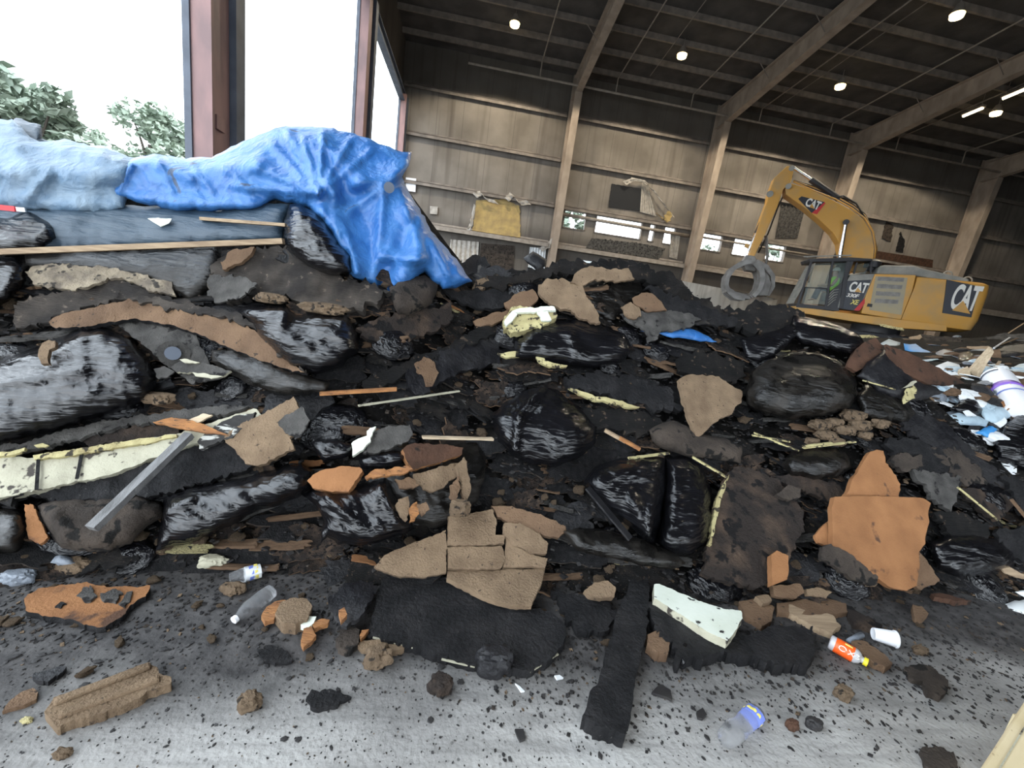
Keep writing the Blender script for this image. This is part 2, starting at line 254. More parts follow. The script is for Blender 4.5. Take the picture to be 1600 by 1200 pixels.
# ---------------------------------------------------------------- mesh helpers
class MB:
    def __init__(s): s.v = []; s.f = []; s.m = []
    def add(s, vs, fs, mi=0):
        k = len(s.v); s.v += [Vector(p) for p in vs]
        for f in fs: s.f.append([i+k for i in f]); s.m.append(mi)
    def box(s, c, d, rot=None, mi=0):
        c = Vector(c); h = Vector(d)/2
        vs = [Vector((x*h.x, y*h.y, z*h.z)) for x in (-1, 1) for y in (-1, 1) for z in (-1, 1)]
        if rot is not None: vs = [rot @ p for p in vs]
        s.add([c+p for p in vs], [(0, 1, 3, 2), (4, 6, 7, 5), (0, 4, 5, 1), (2, 3, 7, 6), (0, 2, 6, 4), (1, 5, 7, 3)], mi)
    def beam(s, a, b, w, h, up=(0, 0, 1), mi=0):
        a = Vector(a); b = Vector(b); d = (b-a); l = d.length; d.normalize()
        x = d.cross(Vector(up))
        if x.length < 1e-4: x = d.cross(Vector((0, 1, 0)))
        x.normalize(); z = x.cross(d)
        rot = Matrix((x, d, z)).transposed()
        s.box((a+b)/2, (w, l, h), rot, mi)
    def ibeam(s, a, b, w, h, t=.03, up=(0, 0, 1), h2=None, mi=0):
        # tapered I section: web depth h at a and h2 at b, top edge fixed
        a = Vector(a); b = Vector(b); h2 = h if h2 is None else h2
        d = (b-a).normalized(); x = d.cross(Vector(up)).normalized(); z = x.cross(d)
        def slab4(p, q, off0, off1, th, ww):
            vs = []
            for P, o in ((p, off0), (q, off1)):
                for sx in (-ww/2, ww/2):
                    for sz in (0, -th): vs.append(P+x*sx+z*(o+sz))
            s.add(vs, [(0, 2, 3, 1), (4, 5, 7, 6), (0, 4, 6, 2), (1, 3, 7, 5), (0, 1, 5, 4), (2, 6, 7, 3)], mi)
        slab4(a, b, 0, 0, t, w); slab4(a, b, -h+t, -h2+t, t, w)
        vs = []
        for P, hh in ((a, h), (b, h2)):
            for sx in (-t/2, t/2):
                for zz in (-t, -hh+t): vs.append(P+x*sx+z*zz)
        s.add(vs, [(0, 2, 3, 1), (4, 5, 7, 6), (0, 4, 6, 2), (1, 3, 7, 5), (0, 1, 5, 4), (2, 6, 7, 3)], mi)
    def tube(s, pts, r, n=8, mi=0, cap=True):
        pts = [Vector(p) for p in pts]; rings = []; k = len(s.v)
        rr = r if isinstance(r, (list, tuple)) else [r]*len(pts)
        prev = None
        for i, p in enumerate(pts):
            d = (pts[min(i+1, len(pts)-1)]-pts[max(i-1, 0)]).normalized()
            if prev is None:
                x = d.cross(Vector((0, 0, 1)));
                if x.length < 1e-3: x = d.cross(Vector((0, 1, 0)))
            else: x = prev-d*prev.dot(d)
            x.normalize(); prev = x; y = d.cross(x)
            s.v += [p+(x*math.cos(2*math.pi*j/n)+y*math.sin(2*math.pi*j/n))*rr[i] for j in range(n)]
        for i in range(len(pts)-1):
            for j in range(n):
                a = k+i*n+j; b = k+i*n+(j+1) % n
                s.f.append([a, b, b+n, a+n]); s.m.append(mi)
        if cap:
            s.f.append([k+j for j in range(n)][::-1]); s.m.append(mi)
            e = k+(len(pts)-1)*n; s.f.append([e+j for j in range(n)]); s.m.append(mi)
    def prism(s, front, back, mi=0, mside=None):
        n = len(front); k = len(s.v); s.v += [Vector(p) for p in front]+[Vector(p) for p in back]
        s.f.append([k+i for i in range(n)]); s.m.append(mi); s.f.append([k+n+i for i in range(n)][::-1]); s.m.append(mi)
        for i in range(n):
            j = (i+1) % n; s.f.append([k+j, k+i, k+n+i, k+n+j]); s.m.append(mi if mside is None else mside)
    def build(s, name, mats, parent=None, smooth=False, origin=None, bevel=0, autosm=None):
        if not isinstance(mats, (list, tuple)): mats = [mats]
        if parent is not None: off = Vector(parent.get('_base', (0, 0, 0)))
        else:
            if origin is None:
                xs = [v.x for v in s.v]; ys = [v.y for v in s.v]; zs = [v.z for v in s.v]
                origin = Vector(((min(xs)+max(xs))/2, (min(ys)+max(ys))/2, min(zs)))
            off = Vector(origin)
        me = bpy.data.meshes.new(name)
        me.from_pydata([tuple(v-off) for v in s.v], [], s.f)
        for m_ in mats: me.materials.append(m_)
        me.polygons.foreach_set('material_index', s.m)
        if smooth: me.polygons.foreach_set('use_smooth', [True]*len(s.f))
        bm = bmesh.new(); bm.from_mesh(me); bmesh.ops.recalc_face_normals(bm, faces=bm.faces[:]); bm.to_mesh(me); bm.free()
        me.update()
        if autosm is not None:
            me.set_sharp_from_angle(angle=autosm)
        o = bpy.data.objects.new(name, me); col.objects.link(o)
        if bevel:
            bv = o.modifiers.new('bevel', 'BEVEL'); bv.width = bevel; bv.segments = 2; bv.limit_method = 'ANGLE'
        if parent is not None: o.parent = parent; o['_base'] = tuple(off)
        else: o.location = off; o['_base'] = tuple(off)
        return o
def tag(o, label=None, cat=None, group=None, kind=None):
    if label: o['label'] = label
    if cat: o['category'] = cat
    if group: o['group'] = group
    if kind: o['kind'] = kind
    return o
def thing(name, loc, label, cat, group=None):
    o = bpy.data.objects.new(name, None); col.objects.link(o); o.location = loc; o.empty_display_size = .2
    o['_base'] = tuple(loc); return tag(o, label, cat, group)
def struct(o): o['kind'] = 'structure'; return o
def copy_tree(o, parent=None):
    c = o.copy(); col.objects.link(c)
    if parent is not None: c.parent = parent
    for ch in list(o.children): copy_tree(ch, c)
    return c
def nz(x, y, z=0.0): return noise.noise(Vector((x, y, z)))
def fbm(x, y, z=0.0, o=4):
    a = 0; s_ = 1; t = 0
    for _ in range(o): a += s_*noise.noise(Vector((x, y, z))); t += s_; s_ *= .5; x *= 2.03; y *= 2.03; z += 7.1
    return a/t
def ridged(x, y, z=0.0, o=3):
    a = 0; s_ = 1; t = 0
    for _ in range(o): a += s_*(1-2*abs(noise.noise(Vector((x, y, z))))); t += s_; s_ *= .5; x *= 2.1; y *= 2.1; z += 3.3
    return a/t

def plain(name, mb, m, label, cat, group=None, **kw):
    return tag(mb.build(name, m, **kw), label, cat, group)
# ================================================================ THE SETTING
ROOF0 = 12.95          # roof underside at the side wall
def roofz(y): return ROOF0+(24-y)*.083
DX0, DX1, DZ = -4.0, 17.0, 6.8
XL, XR, YB, YF = -4.5, 46.0, 24.3, -9.0
mb = MB(); mb.add([(-14, -20, 0), (XR, -20, 0), (XR, YB, 0), (-14, YB, 0), (-14, -20, -.3), (XR, -20, -.3), (XR, YB, -.3), (-14, YB, -.3)],
       [(0, 1, 2, 3), (4, 7, 6, 5), (0, 4, 5, 1), (1, 5, 6, 2), (2, 6, 7, 3), (3, 7, 4, 0)])
struct(mb.build('floor', M['floor'], origin=(0, 0, 0)))
mb = MB(); mb.box((-40, 30, -.6), (260, 260, .5)); o = mb.build('ground', M['asphalt']); struct(o)
# side wall, built around the strip of window openings
wins = []   # (px0,px1,pytop,pybot) -> openings on Y=24.3
def W(px, py, Y=24.15): return atY(px, py, Y)
for (a, b) in ((879, 915), (929, 1004), (1014, 1024), (1037, 1056), (1085, 1130), (1145, 1171), (1197, 1229)):
    pass
WZ0, WZ1 = 5.48, 6.45
spans = []
for (a, b, yy) in ((879, 915, 352), (929, 1004, 358), (1014, 1024, 362), (1037, 1056, 366), (1085, 1130, 376), (1145, 1180, 386), (1197, 1229, 392)):
    spans.append((W(a, yy).x, W(b, yy).x))
mb = MB()
def wallbox(x0, x1, z0, z1): mb.box(((x0+x1)/2, 24.3, (z0+z1)/2), (x1-x0, .2, z1-z0))
flapx0, flapx1 = W(955, 300).x, W(1003, 300).x       # black torn hole
wallbox(XL, XR, 0, WZ0); wallbox(XL, XR, WZ1, 13.2)
prev = XL
for a, b in spans: wallbox(prev, a, WZ0, WZ1); prev = b
wallbox(prev, XR, WZ0, WZ1)
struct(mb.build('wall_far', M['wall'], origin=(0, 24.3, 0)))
mb = MB()
mb.box((XR+.1, 7.6, 8.0), (.2, 33.4, 16)); struct(mb.build('added_wall_right', M['wall']))  # unseen end wall, added to close the hall for the light
# unseen wall added behind the camera; its doorway shapes the daylight and highlights
mb = MB()
for x0, x1, z0, z1 in ((XL, DX0, 0, DZ), (DX1, XR, 0, DZ), (XL, XR, DZ, 15.8)): mb.box(((x0+x1)/2, YF-.1, (z0+z1)/2), (x1-x0, .2, z1-z0))
struct(mb.build('added_wall_back', M['wall'], origin=(0, YF, 0)))
# gable wall: only the band above the header is still clad
mb = MB()
hz = 10.35
mb.add([(XL, YF, hz), (XL, YB, hz), (XL, YB, 13.2), (XL, YF, 15.85), (XL-.15, YF, hz), (XL-.15, YB, hz), (XL-.15, YB, 13.2), (XL-.15, YF, 15.85)],
       [(0, 1, 2, 3), (4, 7, 6, 5), (0, 4, 5, 1), (1, 5, 6, 2), (2, 6, 7, 3), (3, 7, 4, 0)])
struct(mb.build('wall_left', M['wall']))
mb = MB(); mb.ibeam((XL+.15, YF, hz+.1), (XL+.15, 24.1, hz+.1), .25, .40); struct(mb.build('trim_1', M['steel_grey']))
# roof skin
mb = MB()
mb.add([(XL-.2, YF, roofz(YF)), (XR, YF, roofz(YF)), (XR, YB, roofz(YB)), (XL-.2, YB, roofz(YB))]+[(XL-.2, YF, roofz(YF)+.2), (XR, YF, roofz(YF)+.2), (XR, YB, roofz(YB)+.2), (XL-.2, YB, roofz(YB)+.2)],
       [(0, 1, 2, 3), (4, 7, 6, 5), (0, 4, 5, 1), (1, 5, 6, 2), (2, 6, 7, 3), (3, 7, 4, 0)])
struct(mb.build('ceiling', M['roofskin']))
# purlins: Z sections running along X
y = 23.2; k = 0
while y > YF:
    mb = MB(); z = roofz(y)
    mb.box(((XL+XR)/2, y, z-.11), (XR-XL, .02, .22)); mb.box(((XL+XR)/2, y+.04, z-.22), (XR-XL, .09, .015))
    o = mb.build('roof_purlin', M['girt']); o['kind'] = 'structure'
    y -= 1.5
# portal frames
frames = [4.25, 12.3, 20.4, 29.2, 37.6]
for i, x in enumerate(frames):
    mb = MB()
    # tapered column: inner flange leans into the hall
    zt = 12.9
    mb.prism([(x-.02, 24.05, 0), (x-.02, 24.05, zt), (x-.02, 23.0, zt), (x-.02, 23.62, 0)], [(x+.02, 24.05, 0), (x+.02, 24.05, zt), (x+.02, 23.0, zt), (x+.02, 23.62, 0)])
    mb.beam((x, 24.06, 0), (x, 24.06, zt), .36, .03, up=(0, 1, 0)); mb.beam((x, 23.6, 0), (x, 22.98, zt-1.2), .36, .03, up=(0, 1, 0))
    mb.beam((x, 22.98, zt-1.2), (x, 23.98, zt-1.18), .34, .03)
    o = mb.build('steel_column', M['steel'])
    tag(o, 'tapered brown steel column on the far wall, %s' % ['left of the black torn wall panel', 'right of the torn panel and low windows', 'just behind the excavator boom', 'above and behind the excavator tail', 'at the far right end of the hall'][i], 'column')
    mb = MB()
    a = Vector((x, 23.9, roofz(23.9)-.24)); b = Vector((x, YF+.2, roofz(YF+.2)-.24))
    m1 = a.lerp(b, .30)
    mb.ibeam(a, m1, .34, 1.10, .03, h2=.62); mb.ibeam(m1, b, .34, .62, .03)
    o = mb.build('roof_rafter', M['steel'])
    tag(o, 'brown steel rafter rising overhead from the column %s' % ['nearest the gable corner', 'right of the torn panel', 'behind the excavator boom', 'behind the excavator tail', 'at the far right end'][i], 'rafter')
    # fly braces
    for y in (20.2, 17.2, 14.2, 11.2, 8.2):
        mbb = MB(); zz = roofz(y)
        mbb.tube([(x+.05, y, zz-.75), (x+.75, y, zz-.1)], .018, 5); mbb.tube([(x-.05, y, zz-.75), (x-.75, y, zz-.1)], .018, 5)
        ob = mbb.build('fly_brace', M['girt'], parent=o)
# gable columns
for i, (y0, y1) in enumerate(((7.45, 8.35), (15.9, 17.0), (23.55, 24.1))):
    t = thing('gable_column', (XL, (y0+y1)/2, 0), ['wide rusty red steel column dividing the open left side, nearest', 'grey steel column in the open left side behind the blue tarp', 'rusty red corner column where open side meets far wall'][i], 'column')
    yc = (y0+y1)/2; d = (y1-y0)
    mb = MB(); mb.box((XL+.14, y0+d*.36, hz/2), (.30, d*.60, hz)); mb.build('web', M['rust'], t)
    mb = MB(); mb.box((XL+.22, y0+.03, hz/2), (.28, .06, hz)); mb.build('flange', M['rust'], t)
    mb = MB(); mb.box((XL+.03, y0+.02, hz/2), (.10, .10, hz)); mb.build('edge_strip', M['steel_grey'], t)
    mb = MB(); mb.box((XL+.17, y1-d*.17, hz/2), (.44, d*.30, hz)); mb.build('flange', M['steel_grey'], t)
    mb = MB(); mb.box((XL+.31, y0+d*.30, 3.45), (.05, .22, .20)); mb.build('bracket', M['rust'], t)
# girts on the far wall, one length per bay
bays = [(XL+.1, 4.0), (4.5, 12.05), (12.55, 20.15), (20.65, 28.95), (29.45, 37.4), (37.8, XR-.1)]
bn = ['left bay of the far wall', 'bay of the far wall with the black torn panel', 'bay of the far wall behind the grapple', 'bay of the far wall behind the excavator body', 'bay of the far wall right of the excavator', 'last bay of the far wall']
for (x0, x1), nm in zip(bays, bn):
    for z, zn in ((11.02, 'top'), (8.85, 'middle'), (6.55, 'lower'), (4.55, 'lowest')):
        mb = MB(); mb.box(((x0+x1)/2, 24.08, z), (x1-x0, .22, .02)); mb.box(((x0+x1)/2, 23.98, z-.07), (x1-x0, .02, .16)); mb.box(((x0+x1)/2, 24.17, z+.06), (x1-x0, .02, .14))
        if z < 5: mb.box(((x0+x1)/2, 23.9, z-.14), (x1-x0, .14, .22))
        o = mb.build('wall_girt', M['pipe'] if z < 5 else M['girt']); tag(o, '%s horizontal steel girt in the %s' % (zn, nm), 'girt')
# window bars (the open strips have a rail across them)
for i, (a, b) in enumerate(spans):
    mb = MB(); z = 6.12
    mb.box(((a+b)/2, 24.28, WZ0+.02), (b-a, .24, .05)); mb.box(((a+b)/2, 24.28, WZ1-.02), (b-a, .24, .05))
    mb.box((a+.02, 24.28, (WZ0+WZ1)/2), (.05, .24, WZ1-WZ0)); mb.box((b-.02, 24.28, (WZ0+WZ1)/2), (.05, .24, WZ1-WZ0))
    struct(mb.build('window_%d' % (i+1), M['girt']))
mb = MB(); mb.tube([(4.5, 24.05, 6.14), (12.0, 24.05, 6.10)], .09, 8); plain('rail', mb, M['pipe'], 'pale rail crossing the low window openings left of the second column', 'rail', smooth=True)
mb = MB(); mb.tube([(12.5, 24.05, 6.14), (20.2, 24.05, 6.14)], .06, 8); plain('rail', mb, M['pipe'], 'pale rail crossing the low window openings behind the excavator stick', 'rail', smooth=True)

# sprinkler main with branch pipes
mb = MB(); mb.tube([(-1.3, 23.1, 12.02), (12, 23.1, 12.02), (XR-.2, 23.1, 12.02)], .055, 8)
plain('sprinkler_main_pipe', mb, M['pipe'], 'long pale sprinkler main running under the roof along the far wall', 'pipe', smooth=True)
BR = [(842, 135), (963, 140), (1080, 165), (1188, 182), (1298, 205), (1403, 222), (1508, 240)]
for i, (px, py) in enumerate(BR):
    p = atY(px, py, 23.1); x = p.x
    y1 = 22.9; z1 = roofz(y1)-.35
    mb = MB(); mb.tube([(x, 23.1, 12.02), (x, 23.1, z1-.02), (x, y1, z1), (x, YF+.5, roofz(YF+.5)-.35)], .032, 6)
    plain('sprinkler_branch_pipe', mb, M['pipe'], 'thin pale sprinkler branch pipe under the roof, %s from the left' % ['first', 'second', 'third', 'fourth', 'fifth', 'sixth', 'seventh'][i], 'pipe', group='sprinkler branch pipes', smooth=True)
# two thinner conduits
for i, ((px, py), yy) in enumerate((((1010, 150), 22.5), ((1215, 190), 22.5))):
    x = atY(px, py, 22.5).x
    mb = MB(); mb.tube([(x, 22.5, roofz(22.5)-.3), (x, YF+.5, roofz(YF+.5)-.3)], .02, 6)
    plain('conduit', mb, M['girt'], ['thin dark conduit under the roof above the black torn panel', 'thin dark conduit under the roof above the excavator stick'][i], 'conduit')
# lamps
lampn = ['above the gable corner', 'over the torn black wall panel', 'above the excavator boom', 'nearest the top right corner of the view', 'at right beside the tube lights']
for i, (px, py) in enumerate(((804, 41), (1065, 90), (1312, 138), (1494, 28), (1555, 180))):
    r = ray(px, py)
    # ray hits plane z = roofz(y)-.75
    s_ = (ROOF0+24*.083-.75-H)/(r[2]+.083*r[1]); p = Vector(r*s_+[0, 0, H])
    t = thing('high_bay_lamp', p, 'glowing yellow high bay lamp in the roof %s' % lampn[i], 'lamp', 'high bay lamps')
    mb = MB(); mb.tube([p+Vector((0, 0, .12)), p+Vector((0, 0, .22)), p+Vector((0, 0, .42))], [.22, .18, .10], 16); mb.build('housing', M['girt'], t, smooth=True, autosm=.6)
    mb = MB(); mb.tube([p+Vector((0, 0, 0.0)), p+Vector((0, 0, .11))], [.19, .21], 20); mb.build('lens', M['lampglow'], t, smooth=True, autosm=.6)
    mb = MB(); mb.tube([p+Vector((0, 0, .42)), Vector((p.x, p.y, roofz(p.y)))], .015, 6); mb.build('hanger', M['girt'], t)
    l = bpy.data.lights.new('lamp_light', 'SPOT'); l.energy = 1500; l.color = (1, .88, .68); l.spot_size = 2.6; l.shadow_soft_size = .25
    lo = bpy.data.objects.new('lamp_light', l); col.objects.link(lo); lo.location = (0, 0, -.02); lo.parent = t
for i, (px, py) in enumerate(((1521, 172), (1586, 143))):
    r = ray(px, py); s_ = (ROOF0+24*.083-.55-H)/(r[2]+.083*r[1]); p = Vector(r*s_+[0, 0, H])
    t = thing('tube_light', p, ['short glowing tube light left of its pair at the upper right', 'glowing tube light cut by the right edge of the view'][i], 'lamp')
    mb = MB(); mb.beam(p+Vector((0, -.42, .03)), p+Vector((0, .42, -.04)), .22, .1); mb.build('housing', M['girt'], t)
    mb = MB(); mb.tube([p+Vector((0, -.38, -.05)), p+Vector((0, .38, -.11))], .07, 10); mb.build('tube', M['tubeglow'], t, smooth=True)
    for q in (.3, -.3):
        mb = MB(); mb.tube([p+Vector((0, q, 0)), Vector((p.x, p.y+q, roofz(p.y+q)))], .012, 5); mb.build('hanger', M['girt'], t)

# ---- torn pieces on the far wall
def wallpoly(name, pts, m, label, cat, Y=24.17, th=.04, parent=None, rough=0, seed=0):
    ps = []
    for i in range(len(pts)):
        a = pts[i]; b = pts[(i+1) % len(pts)]; n = max(1, int(math.hypot(b[0]-a[0], b[1]-a[1])/3)) if rough else 1
        for k in range(n):
            t_ = k/n; ps.append((a[0]+(b[0]-a[0])*t_+(rough*nz(a[0]*.3+k*.7, seed+i, 1) if k else 0), a[1]+(b[1]-a[1])*t_+(rough*nz(a[1]*.3+k*.7, seed+i, 5) if k else 0)))
    mb = MB(); mb.prism([atY(x, y, Y-th) for x, y in ps], [atY(x, y, Y) for x, y in ps])
    # back face must follow the front (same size), so shift it straight back
    n = len(ps)
    for i in range(n): mb.v[n+i] = mb.v[i]+Vector((0, th, 0))
    o = mb.build(name, m, parent)
    if label: tag(o, label, cat)
    return o
wallpoly('insulation_batt', [(744, 313), (788, 311), (812, 322), (813, 371), (738, 362), (742, 335)], M['insul'], 'yellow fibreglass batt showing through the torn wall facing', 'insulation', rough=2)
def strip(name, pts, wpx, m, label, cat, Y=24.0, seed=0):
    # crumpled hanging strip of facing
    mb = MB(); P = []
    for i in range(len(pts)-1):
        for k in range(6):
            t_ = k/6; P.append((pts[i][0]*(1-t_)+pts[i+1][0]*t_, pts[i][1]*(1-t_)+pts[i+1][1]*t_))
    P.append(pts[-1]); n = len(P); vs = []
    for i, (x, y) in enumerate(P):
        for j in range(4):
            o = (j/3-.5)*wpx*(1+.5*nz(i*.7, seed)); vs.append(atY(x+o*.7+1.5*nz(i*.9, j, seed), y+o*.7, Y-.12*nz(i*.5, j*1.3, seed+3)-.1))
    fs = [(i*4+j, i*4+j+1, i*4+j+5, i*4+j+4) for i in range(n-1) for j in range(3)]
    k = len(vs); vs += [v+Vector((0, .03, 0)) for v in vs]
    fs += [tuple(q+k for q in f[::-1]) for f in fs]
    mb.add(vs, fs); return plain(name, mb, m, label, cat, smooth=True)
strip('torn_facing', [(742, 306), (752, 301), (760, 312), (776, 316)], 9, M['vinyl'], 'crumpled pale facing strip curled along the top of the yellow batt', 'facing', seed=1)
strip('torn_facing', [(792, 312), (800, 303), (812, 318), (826, 316)], 9, M['vinyl'], 'twisted pale facing strip at the right top of the yellow batt', 'facing', seed=2)
strip('torn_facing', [(742, 320), (736, 350), (730, 363)], 5, M['vinyl'], 'thin pale facing strip hanging down left of the yellow batt', 'facing', seed=3)
strip('torn_facing', [(1003, 283), (1020, 296), (1035, 316), (1050, 336)], 12, M['vinyl'], 'pale torn facing flap drooping right of the black wall panel', 'facing', seed=4)
strip('torn_facing', [(976, 286), (990, 280), (1010, 284)], 7, M['vinyl'], 'pale rolled facing strip above the black wall panel', 'facing', seed=5)
strip('torn_facing', [(1028, 335), (1040, 345), (1048, 332)], 10, M['insul'], 'yellowed torn tuft above the low windows', 'facing', seed=6)
strip('torn_facing', [(868, 372), (856, 384), (845, 390)], 8, M['vinyl'], 'crumpled pale facing wrapped at the foot of the leftmost column', 'facing', seed=7)
wallpoly('dark_wall_opening', [(956, 287), (1003, 295), (1000, 330), (951, 323)], M['dark'], 'dark square panel torn open high on the far wall', 'panel', th=.03, rough=1)
def corr(name, pts, m, label, step=5):
    # corrugated sheet clipped to a quad (top-left, top-right, bottom-right, bottom-left)
    tl, tr, br, bl = pts; mb = MB(); n = 24; vs = []
    for i in range(n+1):
        t_ = i/n; a = (tl[0]+(tr[0]-tl[0])*t_, tl[1]+(tr[1]-tl[1])*t_); b = (bl[0]+(br[0]-bl[0])*t_, bl[1]+(br[1]-bl[1])*t_)
        d = .05*(1 if i % 4 < 2 else 0)
        vs += [atY(*a, 24.16-d), atY(*b, 24.16-d)]
    k = len(vs); vs += [v+Vector((0, .02, 0)) for v in vs]
    fs = [(2*i, 2*i+1, 2*i+3, 2*i+2) for i in range(n)]; fs += [tuple(q+k for q in f[::-1]) for f in fs]
    mb.add(vs, fs); return plain(name, mb, m, label, 'metal sheet')
corr('corrugated_sheet', [(1003, 285), (1012, 288), (1026, 338), (1000, 331)], M['vinyl'], 'narrow pale corrugated sheet beside the black wall panel')
corr('corrugated_sheet', [(1222, 318), (1258, 325), (1246, 372), (1212, 372)], M['felt_grey'], 'grey corrugated sheet exposed right of the excavator stick')
corr('corrugated_sheet', [(704, 374), (748, 378), (746, 418), (700, 414)], M['vinyl'], 'pale corrugated sheet low on the wall right of the tarp')
corr('corrugated_sheet', [(828, 386), (853, 388), (850, 430), (824, 428)], M['paper'], 'white corrugated sheet low beside the leftmost column')
corr('corrugated_sheet', [(1048, 365), (1063, 368), (1058, 405), (1046, 402)], M['vinyl'], 'pale corrugated sheet between window and second column')
wallpoly('doorway_shade', [(752, 380), (804, 384), (802, 425), (748, 420)], M['felt_brown'], 'brown plate coloured as a shadowed opening low on the far wall left of the column', 'opening', th=.03)  # flat plate, the opening's shade is put into its brown
wallpoly('soot_panel', [(1386, 345), (1396, 352), (1392, 378), (1378, 372)], M['felt_brown'], 'dark torn patch on the wall right of the excavator boom', 'patch', th=.03, rough=3)
wallpoly('soot_panel', [(1408, 362), (1414, 378), (1411, 395), (1400, 392)], M['felt'], 'small black torn hole on the wall right of the boom', 'patch', th=.03, rough=3)
wallpoly('soot_panel', [(1370, 392), (1458, 406), (1456, 428), (1366, 414)], M['fiber_red'], 'reddish brown board low on the wall behind the excavator', 'board', th=.03)
wallpoly('hanging_sheet', [(925, 372), (1000, 380), (1040, 388), (1028, 408), (985, 398), (915, 388)], M['felt_grey'], 'grey limp sheet hanging below the long window opening', 'sheet', th=.05, rough=3)
wallpoly('wall_box', [(634, 277), (650, 279), (649, 300), (634, 298)], M['plastic_white'], 'small white wall box beside the tarp corner', 'box', th=.15)
wallpoly('wall_box', [(672, 322), (684, 323), (683, 335), (672, 334)], M['vinyl'], 'small pale switch box on the far wall right of the tarp', 'box', th=.1)
# push wall
mb = MB(); Yp = 19.0
tops = [(985, 425), (1040, 434), (1120, 449), (1190, 462), (1215, 468)]
fr = [atY(x, y, Yp+i*.35) for i, (x, y) in enumerate(tops)]
mb.prism(fr+[Vector((fr[-1].x, fr[-1].y, 0)), Vector((fr[0].x, fr[0].y, 0))], [v+Vector((.1, .4, 0)) for v in fr]+[Vector((fr[-1].x+.1, fr[-1].y+.4, 0)), Vector((fr[0].x+.1, fr[0].y+.4, 0))])
plain('push_wall', mb, M['conc_wall'], 'pale streaked concrete push wall below the grapple', 'wall')

# ---- trees outside
def tree(px, py_top, spread_px, Y, X=None, label='', seed=0, n=5200, H0=None, lw=.22):
    rnd = random.Random(seed); top = atY(px, py_top, Y); R_ = spread_px/F*Y
    t = thing('broadleaf_tree', (top.x, Y, -.35), label, 'tree')
    hgt = top.z+.35
    mb = MB(); blobs = []
    c0 = Vector((top.x, Y, -.35))
    mb.tube([c0, c0+Vector((.2, 0, hgt*.35)), c0+Vector((0, .1, hgt*.7))], [.32, .24, .1], 8)
    for i in range(22):
        a = rnd.uniform(0, 6.28); rr = R_*math.sqrt(rnd.random())*.8; zz = hgt*(rnd.uniform(.35, .97))
        zz = min(zz, hgt*(1.0-.28*(rr/R_)**2))
        p = Vector((top.x+rr*math.cos(a), Y+rr*math.sin(a)*.6, zz-.35-R_*.14)); blobs.append((p, R_*rnd.uniform(.18, .34)))
        st = c0+Vector((0, 0, hgt*rnd.uniform(.25, .6)))
        mb.tube([st, st.lerp(p, .5)+Vector((0, 0, .2)), p], [.1, .06, .02], 5)
    mb.build('trunk', M['trunk'], t, smooth=True)
    mb = MB()
    for i in range(n):
        p, r_ = rnd.choice(blobs)
        d = Vector((rnd.gauss(0, 1), rnd.gauss(0, 1), rnd.gauss(0, .8))).normalized()*r_*(rnd.random()**.4)
        q = p+d; s_ = lw*rnd.uniform(.5, 1.2)
        u = Vector((rnd.gauss(0, 1), rnd.gauss(0, 1), rnd.gauss(0, .6))).normalized(); v = u.cross(Vector((rnd.gauss(0, 1), rnd.gauss(0, 1), rnd.gauss(0, 1)))).normalized()
        mb.add([q-u*s_, q+v*s_*.5, q+u*s_, q-v*s_*.5], [(0, 1, 2, 3)])
    o = mb.build('foliage', M['leaf'], t); return t
tree(8, 92, 80, 17, label='green leafy tree at the left edge beyond the open side', seed=1)
tree(112, 165, 45, 40, label='low green tree between two taller ones beyond the open side', seed=5, n=3500)
tree(228, 128, 80, 27, label='wide green tree left of the nearest rusty column, outside', seed=2, n=6500)
tree(352, 205, 24, 38, label='small tree top just right of the nearest rusty column', seed=3, n=1500)
tree(892, 318, 32, 34, label='leafy tree seen through the leftmost low window opening', seed=4, n=2500)
tree(1115, 372, 30, 36, label='pale tree top seen through the window left of the grapple', seed=6, n=500)
tree(1214, 365, 30, 36, label='pale tree top seen through the window right of the stick', seed=7, n=700)
# ================================================================ EXCAVATOR
EXA = atY(1536, 500, 12.5); EXD = Vector((-math.cos(math.radians(25)), math.sin(math.radians(25)), 0)); EXN = Vector((math.sin(math.radians(25)), math.cos(math.radians(25)), 0))
def S(px, py, v=0.0):
    # the point of the machine's vertical plane v metres in from its near side, seen at this pixel
    r = Vector(ray(px, py)); o = EXA+EXN*v
    s_ = (o-CAMP).dot(EXN)/r.dot(EXN); return CAMP+r*s_
def UVZ(u, v, z): return Vector((EXA.x, EXA.y, 0))+EXD*u+EXN*v+Vector((0, 0, z))
def uz(px, py, v=0.0): p = S(px, py, v); return ((p-EXA).dot(EXD), p.z)
EXG = 1.0
ex = thing('excavator', (UVZ(2.2, 1.4, 0).x, UVZ(2.2, 1.4, 0).y, EXG), 'large yellow tracked excavator with raised boom and grapple behind the heap', 'excavator')
def ext(name, pts, v0, v1, m, parent=ex, bevel=0.0, pix=True, vref=None):
    vr = v0 if vref is None else vref
    P = [uz(x, y, vr) for x, y in pts] if pix else pts
    mb = MB(); mb.prism([UVZ(u, v0, z) for u, z in P], [UVZ(u, v1, z) for u, z in P]); return mb.build(name, m, parent, bevel=bevel)
deckz = uz(1350, 492)[1]; 
u_tail = 0.0; u_front = uz(1243, 480)[0]
# deck and lower rail
ext('deck', [(1243, 478), (1300, 486), (1407, 499), (1480, 508), (1480, 518), (1407, 513), (1330, 502), (1245, 488)], .02, 2.7, M['yellow'], bevel=.02)
